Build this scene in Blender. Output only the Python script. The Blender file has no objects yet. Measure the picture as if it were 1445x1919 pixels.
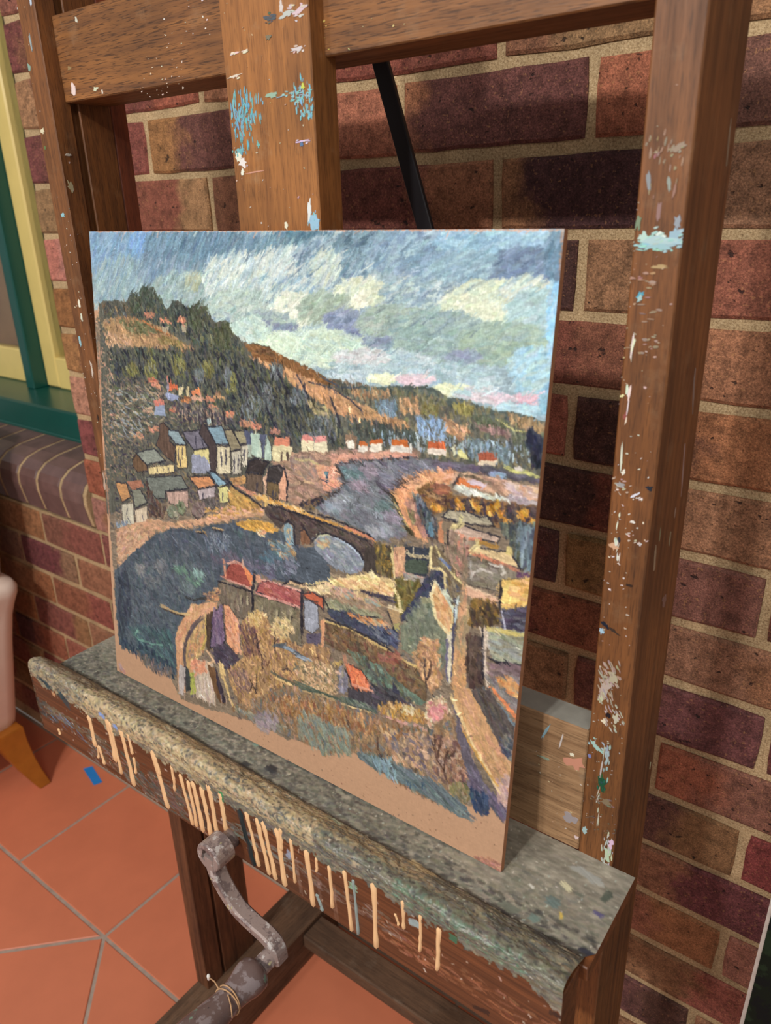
import bpy, bmesh, math, random
import numpy as np
from mathutils import Vector, Matrix

# ------------------------------------------------------------------ camera, world, lights, exposure
S = bpy.context.scene
COL = S.collection
D = 0.53            # distance of the easel's front plane from the lens
WY = 0.8215         # brick wall plane
H = 1.36            # lens height above the floor

cam_d = bpy.data.cameras.new('camera')
cam = bpy.data.objects.new('camera', cam_d)
COL.objects.link(cam)
cam_d.sensor_fit = 'HORIZONTAL'
cam_d.sensor_width = 36.0
cam_d.lens = 1413.24 / 1445.0 * 36.0
cam_d.clip_start = 0.01
cam.matrix_world = Matrix(((0.8034, -0.2029, 0.5598, 0.0),
                           (0.5948, 0.3168, -0.7389, 0.0),
                           (-0.0274, 0.9265, 0.3752, H),
                           (0, 0, 0, 1)))
cam_d.dof.use_dof = True
cam_d.dof.focus_distance = 0.80
cam_d.dof.aperture_fstop = 10.0
S.camera = cam

S.view_settings.view_transform = 'Standard'
S.view_settings.look = 'None'
S.view_settings.exposure = 0.0
S.view_settings.gamma = 1.0
S.view_settings.use_curve_mapping = False

wd = bpy.data.worlds.new('room_light')
S.world = wd
wd.use_nodes = True
wd.node_tree.nodes['Background'].inputs['Color'].default_value = (1.0, 0.975, 0.94, 1)
wd.node_tree.nodes['Background'].inputs['Strength'].default_value = 0.29


def lamp(name, loc, target, sx, sy, power, color=(1.0, 0.965, 0.92)):
    ld = bpy.data.lights.new(name, 'AREA')
    ld.shape = 'RECTANGLE'
    ld.size, ld.size_y = sx, sy
    ld.energy = power
    ld.color = color
    o = bpy.data.objects.new(name, ld)
    o.location = loc
    d = Vector(target) - Vector(loc)
    o.rotation_euler = d.to_track_quat('-Z', 'Y').to_euler()
    COL.objects.link(o)
    o['kind'] = 'helper'
    return o


lamp('ceiling_or_fill_lamp', (-0.40, -1.75, 2.62), (-0.5, 0.5, 0.8), 0.12, 0.10, 29)
lamp('ceiling_or_fill_lamp', (-0.62, -1.75, 2.62), (-0.5, 0.5, 0.8), 0.12, 0.10, 17)
lamp('ceiling_or_fill_lamp', (0.75, -0.95, 2.62), (-0.3, 0.7, 0.8), 0.6, 0.6, 11)
lamp('ceiling_or_fill_lamp', (-1.2, -1.5, 2.62), (-1.5, 0.7, 0.6), 0.3, 0.3, 13)  # added fill light, no real lamp here; brightens the left wall and window


# ------------------------------------------------------------------ helpers
def lin(c):
    return tuple(((v / 255.0) / 12.92 if v / 255.0 <= 0.04045 else ((v / 255.0 + 0.055) / 1.055) ** 2.4) for v in c[:3])


def rgba(c):
    return lin(c) + (1.0,)


def mesh_obj(name, verts, faces, mat, parent=None, smooth=False):
    me = bpy.data.meshes.new(name)
    me.from_pydata([tuple(v) for v in verts], [], faces)
    me.update()
    o = bpy.data.objects.new(name, me)
    COL.objects.link(o)
    if mat:
        me.materials.append(mat)
    if smooth:
        me.polygons.foreach_set('use_smooth', [True] * len(me.polygons))
    if parent:
        o.parent = parent
    return o


def bm_obj(name, bm, mat, parent=None, smooth=False):
    bmesh.ops.recalc_face_normals(bm, faces=bm.faces)
    me = bpy.data.meshes.new(name)
    bm.to_mesh(me)
    bm.free()
    o = bpy.data.objects.new(name, me)
    COL.objects.link(o)
    if mat:
        me.materials.append(mat)
    if smooth:
        me.polygons.foreach_set('use_smooth', [True] * len(me.polygons))
    if parent:
        o.parent = parent
    return o


def bbox(bm, x0, x1, y0, y1, z0, z1, bev=0.0, seg=1):
    vs = [bm.verts.new(p) for p in ((x0, y0, z0), (x1, y0, z0), (x1, y1, z0), (x0, y1, z0),
                                    (x0, y0, z1), (x1, y0, z1), (x1, y1, z1), (x0, y1, z1))]
    fs = [bm.faces.new([vs[i] for i in f]) for f in ((0, 3, 2, 1), (4, 5, 6, 7), (0, 1, 5, 4), (1, 2, 6, 5), (2, 3, 7, 6), (3, 0, 4, 7))]
    if bev > 0:
        es = set(e for f in fs for e in f.edges)
        bmesh.ops.bevel(bm, geom=list(es), offset=bev, segments=seg, affect='EDGES', profile=0.5)
    return vs


def box_obj(name, x0, x1, y0, y1, z0, z1, mat, parent=None, bev=0.0015, seg=1):
    bm = bmesh.new()
    bbox(bm, x0, x1, y0, y1, z0, z1, bev, seg)
    return bm_obj(name, bm, mat, parent)


def prism(bm, pts, depth_vec):
    """closed prism: polygon pts (3-D) swept by depth_vec"""
    dv = Vector(depth_vec)
    a = [bm.verts.new(p) for p in pts]
    b = [bm.verts.new(Vector(p) + dv) for p in pts]
    n = len(pts)
    bm.faces.new(a)
    bm.faces.new(b[::-1])
    for i in range(n):
        bm.faces.new((a[i], b[i], b[(i + 1) % n], a[(i + 1) % n]))


def tube(bm, pts, radii, sides=12, flat=1.0, up=None, caps=True):
    """round (or flattened) tube along pts"""
    rings = []
    pts = [Vector(p) for p in pts]
    n = len(pts)
    if not hasattr(radii, '__len__'):
        radii = [radii] * n
    prev = None
    for i, p in enumerate(pts):
        t = (pts[min(i + 1, n - 1)] - pts[max(i - 1, 0)]).normalized()
        ref = Vector(up) if up else (prev or Vector((0, 0, 1)) if abs(t.z) < 0.95 else Vector((1, 0, 0)))
        a = (ref - t * ref.dot(t))
        if a.length < 1e-6:
            a = t.orthogonal()
        a.normalize()
        b = t.cross(a)
        prev = a
        rings.append([bm.verts.new(p + (a * math.cos(k * 2 * math.pi / sides) + b * (flat * math.sin(k * 2 * math.pi / sides))) * radii[i])
                      for k in range(sides)])
    for i in range(n - 1):
        for k in range(sides):
            bm.faces.new((rings[i][k], rings[i][(k + 1) % sides], rings[i + 1][(k + 1) % sides], rings[i + 1][k]))
    if caps:
        bm.faces.new(rings[0][::-1])
        bm.faces.new(rings[-1])
    return rings


def thing(name, label, cat, loc=(0, 0, 0)):
    o = bpy.data.objects.new(name, None)
    COL.objects.link(o)
    o.empty_display_size = 0.05
    o.location = loc
    o['label'] = label
    o['category'] = cat
    return o


def tag(o, label, cat):
    o['label'] = label
    o['category'] = cat
    return o


# ------------------------------------------------------------------ materials
def new_mat(name):
    m = bpy.data.materials.new(name)
    m.use_nodes = True
    nt = m.node_tree
    return m, nt, nt.nodes['Principled BSDF']


def nd(nt, typ, **kw):
    n = nt.nodes.new(typ)
    for k, v in kw.items():
        if k.startswith('i_'):
            key = k[2:].replace('_', ' ')
            n.inputs[key].default_value = v
        else:
            setattr(n, k, v)
    return n


def ramp(nt, stops):
    r = nt.nodes.new('ShaderNodeValToRGB')
    el = r.color_ramp.elements
    el[0].position, el[0].color = stops[0][0], stops[0][1]
    el[1].position, el[1].color = stops[-1][0], stops[-1][1]
    for p, c in stops[1:-1]:
        e = el.new(p)
        e.color = c
    return r


def g(v):
    return (v, v, v, 1)


def mixc(nt, fac, a, b, mode='MIX'):
    n = nt.nodes.new('ShaderNodeMix')
    n.data_type = 'RGBA'
    n.blend_type = mode
    for sock, val in ((n.inputs['Factor'], fac), (n.inputs['A'], a), (n.inputs['B'], b)):
        if hasattr(val, 'is_linked') or hasattr(val, 'links'):
            nt.links.new(val, sock)
        elif isinstance(val, (int, float)):
            sock.default_value = val
        else:
            sock.default_value = val
    # colour sockets of the Mix node share names with the float ones: pick by type
    return n


def mix(nt, fac, a, b, mode='MIX'):
    n = nt.nodes.new('ShaderNodeMix')
    n.data_type = 'RGBA'
    n.blend_type = mode
    ins = {'f': n.inputs[0], 'a': n.inputs[6], 'b': n.inputs[7]}
    for key, val in (('f', fac), ('a', a), ('b', b)):
        if isinstance(val, bpy.types.NodeSocket):
            nt.links.new(val, ins[key])
        else:
            ins[key].default_value = val
    return n.outputs[2]


def wood_mat(name, base, dark, axis='Z', rough=0.5, wear=None, scale=1.0, pores=0.5):
    m, nt, bs = new_mat(name)
    L = nt.links.new
    tc = nd(nt, 'ShaderNodeTexCoord')
    mp = nd(nt, 'ShaderNodeMapping')
    sc = {'X': (6, 120, 120), 'Y': (120, 6, 120), 'Z': (120, 120, 6)}[axis]
    mp.inputs['Scale'].default_value = tuple(v * scale for v in sc)
    L(tc.outputs['Object'], mp.inputs['Vector'])
    n1 = nd(nt, 'ShaderNodeTexNoise', i_Scale=1.0, i_Detail=6.0, i_Roughness=0.65)
    L(mp.outputs['Vector'], n1.inputs['Vector'])
    mp2 = nd(nt, 'ShaderNodeMapping')
    sc2 = {'X': (60, 900, 900), 'Y': (900, 60, 900), 'Z': (900, 900, 60)}[axis]
    mp2.inputs['Scale'].default_value = tuple(v * scale for v in sc2)
    L(tc.outputs['Object'], mp2.inputs['Vector'])
    n2 = nd(nt, 'ShaderNodeTexNoise', i_Scale=1.0, i_Detail=2.0)
    L(mp2.outputs['Vector'], n2.inputs['Vector'])
    n3 = nd(nt, 'ShaderNodeTexNoise', i_Scale=9.0, i_Detail=4.0)
    L(tc.outputs['Object'], n3.inputs['Vector'])
    r1 = ramp(nt, [(0.3, rgba(dark)), (0.62, rgba(base)), (0.8, tuple(min(1, v * 1.25) for v in lin(base)) + (1,))])
    L(n1.outputs['Fac'], r1.inputs['Fac'])
    pr = ramp(nt, [(0.36, g(1)), (0.46, g(0))])
    L(n2.outputs['Fac'], pr.inputs['Fac'])
    pm = nd(nt, 'ShaderNodeMath', operation='MULTIPLY')
    pm.inputs[1].default_value = pores
    L(pr.outputs['Color'], pm.inputs[0])
    c = mix(nt, pm.outputs[0], r1.outputs['Color'], tuple(v * 0.45 for v in lin(dark)) + (1,))
    r3 = ramp(nt, [(0.35, g(0.72)), (0.65, g(1.12))])
    L(n3.outputs['Fac'], r3.inputs['Fac'])
    c = mix(nt, 1.0, c, r3.outputs['Color'], 'MULTIPLY')
    if wear:
        n4 = nd(nt, 'ShaderNodeTexNoise', i_Scale=30.0, i_Detail=8.0, i_Roughness=0.7)
        L(tc.outputs['Object'], n4.inputs['Vector'])
        r4 = ramp(nt, [(0.56, g(0)), (0.75, g(0.55))])
        L(n4.outputs['Fac'], r4.inputs['Fac'])
        c = mix(nt, r4.outputs['Color'], c, rgba(wear))
    L(c, bs.inputs['Base Color'])
    rr = ramp(nt, [(0.3, g(min(1, rough + 0.18))), (0.7, g(rough))])
    L(n1.outputs['Fac'], rr.inputs['Fac'])
    L(rr.outputs['Color'], bs.inputs['Roughness'])
    bp = nd(nt, 'ShaderNodeBump', i_Strength=0.25, i_Distance=0.0006)
    L(n2.outputs['Fac'], bp.inputs['Height'])
    L(bp.outputs['Normal'], bs.inputs['Normal'])
    return m


def plain_mat(name, col, rough=0.5, var=0.12, scale=40.0, metal=0.0, bump=0.1, spec=0.5):
    m, nt, bs = new_mat(name)
    L = nt.links.new
    tc = nd(nt, 'ShaderNodeTexCoord')
    n1 = nd(nt, 'ShaderNodeTexNoise', i_Scale=scale, i_Detail=5.0, i_Roughness=0.6)
    L(tc.outputs['Object'], n1.inputs['Vector'])
    r = ramp(nt, [(0.3, tuple(v * (1 - var) for v in lin(col)) + (1,)), (0.7, tuple(min(1, v * (1 + var)) for v in lin(col)) + (1,))])
    L(n1.outputs['Fac'], r.inputs['Fac'])
    L(r.outputs['Color'], bs.inputs['Base Color'])
    bs.inputs['Roughness'].default_value = rough
    bs.inputs['Metallic'].default_value = metal
    bs.inputs['Specular IOR Level'].default_value = spec
    if bump:
        bp = nd(nt, 'ShaderNodeBump', i_Strength=bump, i_Distance=0.001)
        L(n1.outputs['Fac'], bp.inputs['Height'])
        L(bp.outputs['Normal'], bs.inputs['Normal'])
    return m


def blotch_mat(name, cols, scale=60.0, rough=0.55, metal=0.0, bump=0.5, spec=0.5):
    """paint-spattered surface: several colours through noise thresholds"""
    m, nt, bs = new_mat(name)
    L = nt.links.new
    tc = nd(nt, 'ShaderNodeTexCoord')
    c = rgba(cols[0][0])
    hsum = None
    for k, (col, thr, scl) in enumerate(cols[1:]):
        mp = nd(nt, 'ShaderNodeMapping')
        mp.inputs['Location'].default_value = (k * 3.1, k * 1.7, k * 5.3)
        L(tc.outputs['Object'], mp.inputs['Vector'])
        n = nd(nt, 'ShaderNodeTexNoise', i_Scale=scl, i_Detail=6.0, i_Roughness=0.65)
        L(mp.outputs['Vector'], n.inputs['Vector'])
        r = ramp(nt, [(thr, g(0)), (thr + 0.04, g(1))])
        L(n.outputs['Fac'], r.inputs['Fac'])
        c = mix(nt, r.outputs['Color'], c, rgba(col))
        hsum = n
    L(c, bs.inputs['Base Color'])
    bs.inputs['Roughness'].default_value = rough
    bs.inputs['Metallic'].default_value = metal
    bs.inputs['Specular IOR Level'].default_value = spec
    bp = nd(nt, 'ShaderNodeBump', i_Strength=bump, i_Distance=0.001)
    L(hsum.outputs['Fac'], bp.inputs['Height'])
    L(bp.outputs['Normal'], bs.inputs['Normal'])
    return m


def brick_mat():
    m, nt, bs = new_mat('wire_cut_brick')
    L = nt.links.new
    tc = nd(nt, 'ShaderNodeTexCoord')
    a = nd(nt, 'ShaderNodeAttribute', attribute_name='tone_a', attribute_type='OBJECT')
    b = nd(nt, 'ShaderNodeAttribute', attribute_name='tone_b', attribute_type='OBJECT')
    sp = nd(nt, 'ShaderNodeAttribute', attribute_name='split', attribute_type='OBJECT')
    sd = nd(nt, 'ShaderNodeAttribute', attribute_name='seed', attribute_type='OBJECT')
    off = nd(nt, 'ShaderNodeVectorMath', operation='ADD')
    L(tc.outputs['Object'], off.inputs[0])
    L(sd.outputs['Vector'], off.inputs[1])
    sep = nd(nt, 'ShaderNodeSeparateXYZ')
    L(tc.outputs['Object'], sep.inputs[0])
    nl = nd(nt, 'ShaderNodeTexNoise', i_Scale=22.0, i_Detail=5.0, i_Roughness=0.6)
    L(off.outputs[0], nl.inputs['Vector'])
    # t = (x - split) / soft + noise
    s1 = nd(nt, 'ShaderNodeMath', operation='SUBTRACT')
    L(sep.outputs['X'], s1.inputs[0])
    L(sp.outputs['Fac'], s1.inputs[1])
    s2 = nd(nt, 'ShaderNodeMath', operation='MULTIPLY_ADD')
    L(s1.outputs[0], s2.inputs[0])
    s2.inputs[1].default_value = 24.0
    ns = nd(nt, 'ShaderNodeMath', operation='MULTIPLY_ADD')
    L(nl.outputs['Fac'], ns.inputs[0])
    ns.inputs[1].default_value = 3.2
    ns.inputs[2].default_value = -1.1
    L(ns.outputs[0], s2.inputs[2])
    rt = ramp(nt, [(0.1, g(0)), (0.9, g(1))])
    L(s2.outputs[0], rt.inputs['Fac'])
    c = mix(nt, rt.outputs['Color'], a.outputs['Color'], b.outputs['Color'])
    # sandy grain
    ng = nd(nt, 'ShaderNodeTexNoise', i_Scale=520.0, i_Detail=3.0, i_Roughness=0.7)
    L(off.outputs[0], ng.inputs['Vector'])
    rg = ramp(nt, [(0.3, g(0.5)), (0.52, g(1.1)), (0.75, g(2.0))])
    L(ng.outputs['Fac'], rg.inputs['Fac'])
    c = mix(nt, 1.0, c, rg.outputs['Color'], 'MULTIPLY')
    # medium mottling
    nm = nd(nt, 'ShaderNodeTexNoise', i_Scale=70.0, i_Detail=6.0, i_Roughness=0.7)
    L(off.outputs[0], nm.inputs['Vector'])
    rm = ramp(nt, [(0.32, g(0.55)), (0.6, g(1.28))])
    L(nm.outputs['Fac'], rm.inputs['Fac'])
    c = mix(nt, 1.0, c, rm.outputs['Color'], 'MULTIPLY')
    # tan flecks
    nf = nd(nt, 'ShaderNodeTexNoise', i_Scale=260.0, i_Detail=2.0)
    L(off.outputs[0], nf.inputs['Vector'])
    rf = ramp(nt, [(0.62, g(0)), (0.72, g(0.5))])
    L(nf.outputs['Fac'], rf.inputs['Fac'])
    c = mix(nt, rf.outputs['Color'], c, rgba((176, 128, 84)))
    # burnt pits
    mp = nd(nt, 'ShaderNodeMapping')
    mp.inputs['Scale'].default_value = (1.0, 1.0, 1.35)
    L(off.outputs[0], mp.inputs['Vector'])
    npit = nd(nt, 'ShaderNodeTexNoise', i_Scale=95.0, i_Detail=3.0, i_Roughness=0.5)
    L(mp.outputs['Vector'], npit.inputs['Vector'])
    rp = ramp(nt, [(0.675, g(0)), (0.72, g(0.85))])
    L(npit.outputs['Fac'], rp.inputs['Fac'])
    c = mix(nt, rp.outputs['Color'], c, rgba((34, 26, 26)))
    L(c, bs.inputs['Base Color'])
    bs.inputs['Roughness'].default_value = 0.82
    bs.inputs['Specular IOR Level'].default_value = 0.3
    h1 = nd(nt, 'ShaderNodeMath', operation='MULTIPLY_ADD')
    L(rp.outputs['Color'], h1.inputs[0])
    h1.inputs[1].default_value = -0.9
    L(ng.outputs['Fac'], h1.inputs[2])
    h2 = nd(nt, 'ShaderNodeMath', operation='MULTIPLY_ADD')
    L(nm.outputs['Fac'], h2.inputs[0])
    h2.inputs[1].default_value = 1.2
    L(h1.outputs[0], h2.inputs[2])
    bp = nd(nt, 'ShaderNodeBump', i_Strength=1.0, i_Distance=0.0013)
    L(h2.outputs[0], bp.inputs['Height'])
    L(bp.outputs['Normal'], bs.inputs['Normal'])
    return m


def mortar_mat():
    m, nt, bs = new_mat('sandy_mortar')
    L = nt.links.new
    tc = nd(nt, 'ShaderNodeTexCoord')
    n1 = nd(nt, 'ShaderNodeTexNoise', i_Scale=420.0, i_Detail=4.0, i_Roughness=0.7)
    L(tc.outputs['Object'], n1.inputs['Vector'])
    n2 = nd(nt, 'ShaderNodeTexNoise', i_Scale=26.0, i_Detail=5.0)
    L(tc.outputs['Object'], n2.inputs['Vector'])
    r = ramp(nt, [(0.3, rgba((140, 114, 84))), (0.5, rgba((202, 172, 130))), (0.72, rgba((236, 210, 168)))])
    L(n1.outputs['Fac'], r.inputs['Fac'])
    r2 = ramp(nt, [(0.3, g(0.75)), (0.65, g(1.1))])
    L(n2.outputs['Fac'], r2.inputs['Fac'])
    L(mix(nt, 1.0, r.outputs['Color'], r2.outputs['Color'], 'MULTIPLY'), bs.inputs['Base Color'])
    bs.inputs['Roughness'].default_value = 0.95
    bs.inputs['Specular IOR Level'].default_value = 0.2
    bp = nd(nt, 'ShaderNodeBump', i_Strength=1.0, i_Distance=0.002)
    h = nd(nt, 'ShaderNodeMath', operation='ADD')
    L(n1.outputs['Fac'], h.inputs[0])
    L(n2.outputs['Fac'], h.inputs[1])
    L(h.outputs[0], bp.inputs['Height'])
    L(bp.outputs['Normal'], bs.inputs['Normal'])
    return m


def attr_mat(name, rough=0.5, spec=0.4, under=None):
    """colour comes from the mesh's own painted colour attribute; alpha shows the wood below"""
    m, nt, bs = new_mat(name)
    L = nt.links.new
    a = nd(nt, 'ShaderNodeAttribute', attribute_name='paint', attribute_type='GEOMETRY')
    L(a.outputs['Color'], bs.inputs['Base Color'])
    bs.inputs['Roughness'].default_value = rough
    bs.inputs['Specular IOR Level'].default_value = spec
    return m


M_brick = brick_mat()
M_mortar = mortar_mat()
M_post = wood_mat('varnished_oak_upright', (140, 88, 46), (92, 55, 27), 'Z', 0.45, (142, 108, 76))
M_post2 = wood_mat('dark_stained_upright', (118, 76, 50), (78, 46, 28), 'Z', 0.5)
M_mast = wood_mat('worn_oak_mast', (172, 114, 61), (128, 80, 40), 'Z', 0.45, (172, 136, 98))
M_rail = wood_mat('varnished_oak_rail', (152, 100, 54), (102, 63, 34), 'X', 0.45, (146, 110, 78), pores=.8)
M_bare = wood_mat('bare_pine_board', (176, 138, 100), (134, 98, 66), 'X', 0.7, (150, 140, 120))
M_dusty = wood_mat('dusty_grey_brown_base_timber', (112, 84, 62), (80, 58, 42), 'X', 0.7, (120, 104, 88))
M_dustyY = wood_mat('dusty_grey_brown_runner_timber', (112, 84, 62), (80, 58, 42), 'Y', 0.7, (120, 104, 88))
M_ledgewood = wood_mat('red_brown_ledge_timber', (140, 84, 46), (100, 56, 30), 'X', 0.35)
M_paint = attr_mat('oil_paint', 0.5, 0.3)
M_splat = attr_mat('dried_paint_splash', 0.4, 0.5)

# ------------------------------------------------------------------ painter's tools (a little raster painter on arrays)
def vnoise(h, w, cy, cx, rng):
    """smooth value noise, cy x cx cells"""
    cy, cx = max(2, int(cy)), max(2, int(cx))
    gr = rng.random((cy + 2, cx + 2)).astype(np.float32)
    y = np.linspace(0, cy, h, endpoint=False)
    x = np.linspace(0, cx, w, endpoint=False)
    y0 = y.astype(int); x0 = x.astype(int)
    fy = (y - y0).astype(np.float32); fx = (x - x0).astype(np.float32)
    fy = (fy * fy * (3 - 2 * fy))[:, None]; fx = (fx * fx * (3 - 2 * fx))[None, :]
    a = gr[y0][:, x0]; b = gr[y0][:, x0 + 1]; c = gr[y0 + 1][:, x0]; d = gr[y0 + 1][:, x0 + 1]
    return (a * (1 - fx) + b * fx) * (1 - fy) + (c * (1 - fx) + d * fx) * fy


def fbm(h, w, cy, cx, rng, octv=4, gain=0.55):
    t = np.zeros((h, w), np.float32); amp = 1.0; tot = 0
    for k in range(octv):
        t += amp * vnoise(h, w, cy * 2 ** k, cx * 2 ** k, rng)
        tot += amp; amp *= gain
    return t / tot


class Canvas:
    def __init__(self, w, h, col, seed):
        self.w, self.h = w, h
        self.rng = np.random.default_rng(seed)
        self.C = np.empty((h, w, 3), np.float32); self.C[:] = np.array(col, np.float32)
        self.A = np.zeros((h, w), np.float32)
        self.Z = np.zeros((h, w), np.float32)
        r = self.rng
        self.wx = (vnoise(h, w, h / 5, w / 5, r) - .5) * 3.2 + (vnoise(h, w, h / 17, w / 17, r) - .5) * 3
        self.wy = (vnoise(h, w, h / 5, w / 5, r) - .5) * 3.2 + (vnoise(h, w, h / 17, w / 17, r) - .5) * 3
        self.grain = {0: vnoise(h, w, h / 1.6, w / 16, r) - .5, 90: vnoise(h, w, h / 16, w / 1.6, r) - .5}
        self.tone = fbm(h, w, h / 40, w / 40, r, 4) - .5

    def mask(self, pts, rag=1.0, pad=5):
        p = np.asarray(pts, np.float32)
        x0 = max(0, int(p[:, 0].min() - pad)); x1 = min(self.w, int(p[:, 0].max() + pad) + 1)
        y0 = max(0, int(p[:, 1].min() - pad)); y1 = min(self.h, int(p[:, 1].max() + pad) + 1)
        if x1 <= x0 or y1 <= y0:
            return None
        sl = (slice(y0, y1), slice(x0, x1))
        X = np.arange(x0, x1, dtype=np.float32)[None, :] + .5 + self.wx[sl] * rag
        Y = np.arange(y0, y1, dtype=np.float32)[:, None] + .5 + self.wy[sl] * rag
        m = np.zeros(X.shape, bool)
        n = len(p)
        for i in range(n):
            ax, ay = p[i]; bx, by = p[(i + 1) % n]
            if ay == by:
                continue
            c = (ay > Y) != (by > Y)
            m ^= c & (X < (bx - ax) * (Y - ay) / (by - ay) + ax)
        return sl, m

    def fill(self, pts, col, var=.10, ang=0, rag=1.0, z=0.0, alpha=1.0):
        r = self.mask(pts, rag)
        if r is None:
            return
        sl, m = r
        v = 1 + var * (2.2 * self.grain[ang][sl] + 1.2 * self.tone[sl])
        c = np.array(col, np.float32) * v[..., None]
        a = m.astype(np.float32) * alpha
        self.C[sl] = self.C[sl] * (1 - a[..., None]) + c * a[..., None]
        self.A[sl] = np.maximum(self.A[sl], a)
        self.Z[sl] = np.where(m, self.Z[sl] * .6 + z + .25 * (self.grain[ang][sl] + .5), self.Z[sl])

    def dab(self, x, y, L, W, a, col, op=1.0, zz=.6):
        R = int(math.hypot(L, W) * .5) + 2
        x0 = max(0, int(x) - R); x1 = min(self.w, int(x) + R + 1)
        y0 = max(0, int(y) - R); y1 = min(self.h, int(y) + R + 1)
        if x1 <= x0 or y1 <= y0:
            return
        ca, sa = math.cos(a), math.sin(a)
        dx = np.arange(x0, x1, dtype=np.float32)[None, :] - x
        dy = np.arange(y0, y1, dtype=np.float32)[:, None] - y
        s = dx * ca + dy * sa
        t = -dx * sa + dy * ca
        ti = np.clip(((t / W + .5) * 8), 0, 7.99).astype(np.int32)
        br = self.rng.random(8).astype(np.float32)
        e = L * .5 * (0.72 + .5 * br[ti])
        m = (np.abs(t) < W * .5) & (np.abs(s) < e)
        al = m * (op * (0.7 + .5 * br[::-1][ti])).clip(0, 1)
        al = al[..., None]
        c = np.array(col, np.float32) * (0.93 + .14 * br[ti])[..., None]
        sl = (slice(y0, y1), slice(x0, x1))
        self.C[sl] = self.C[sl] * (1 - al) + c * al
        self.A[sl] = np.maximum(self.A[sl], al[..., 0])
        self.Z[sl] = np.where(m, self.Z[sl] * .5 + zz * (.4 + br[ti]), self.Z[sl])

    def dabs(self, pts, n, cols, L, W, ang, jit=15, op=.85, cj=10, zz=.6):
        p = np.asarray(pts, np.float32)
        r = self.mask(pts, .5, 0)
        if r is None:
            return
        sl, m = r
        ys, xs = np.nonzero(m)
        if len(ys) == 0:
            return
        rng = self.rng
        idx = rng.integers(0, len(ys), n)
        cols = np.array(cols, np.float32)
        ci = rng.integers(0, len(cols), n)
        nj = rng.normal(0, cj, (n, 1)) + rng.normal(0, cj * .4, (n, 3))
        Ls = L * rng.uniform(.55, 1.4, n); Ws = W * rng.uniform(.6, 1.4, n)
        an = np.radians(ang + rng.normal(0, jit, n))
        for k in range(n):
            self.dab(xs[idx[k]] + sl[1].start, ys[idx[k]] + sl[0].start, Ls[k], Ws[k], an[k], cols[ci[k]] + nj[k], op, zz)

    def line(self, pts, w, col, op=.9, jit=.5, cj=6, zz=.7):
        p = np.asarray(pts, np.float32)
        for a, b in zip(p[:-1], p[1:]):
            d = b - a
            n = float(np.hypot(*d))
            st = max(3.0, w * 2.2)
            k = max(1, int(n / st))
            an = math.atan2(d[1], d[0])
            for i in range(k):
                q = a + d * ((i + .5) / k) + self.rng.normal(0, jit, 2)
                c = np.array(col, np.float32) + self.rng.normal(0, cj)
                self.dab(q[0], q[1], n / k * 1.5 + 1, w * self.rng.uniform(.7, 1.3), an + self.rng.normal(0, .06), c, op, zz)

    def finish(self):
        c = np.clip(self.C, 0, 255) / 255.0
        return np.where(c <= .04045, c / 12.92, ((c + .055) / 1.055) ** 2.4)


def grid_mesh(name, P, C, mat, parent=None):
    """P: (h,w,3) points, C: (h,w,3) linear colours -> one painted grid mesh (normal along d/dv x d/du order given by caller)"""
    h, w = P.shape[:2]
    me = bpy.data.meshes.new(name)
    nv = h * w
    nf = (h - 1) * (w - 1)
    me.vertices.add(nv)
    me.vertices.foreach_set('co', P.reshape(-1).astype(np.float32))
    idx = np.arange(nv, dtype=np.int32).reshape(h, w)
    q = np.stack([idx[:-1, :-1], idx[1:, :-1], idx[1:, 1:], idx[:-1, 1:]], -1).reshape(-1)
    me.loops.add(nf * 4)
    me.loops.foreach_set('vertex_index', q)
    me.polygons.add(nf)
    me.polygons.foreach_set('loop_start', np.arange(0, nf * 4, 4, dtype=np.int32))
    me.polygons.foreach_set('use_smooth', np.ones(nf, bool))
    me.update(calc_edges=True)
    at = me.color_attributes.new('paint', 'FLOAT_COLOR', 'POINT')
    cc = np.ones((nv, 4), np.float32)
    cc[:, :3] = C.reshape(-1, 3)
    at.data.foreach_set('color', cc.reshape(-1))
    me.materials.append(mat)
    o = bpy.data.objects.new(name, me)
    COL.objects.link(o)
    if parent:
        o.parent = parent
    return o


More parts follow.
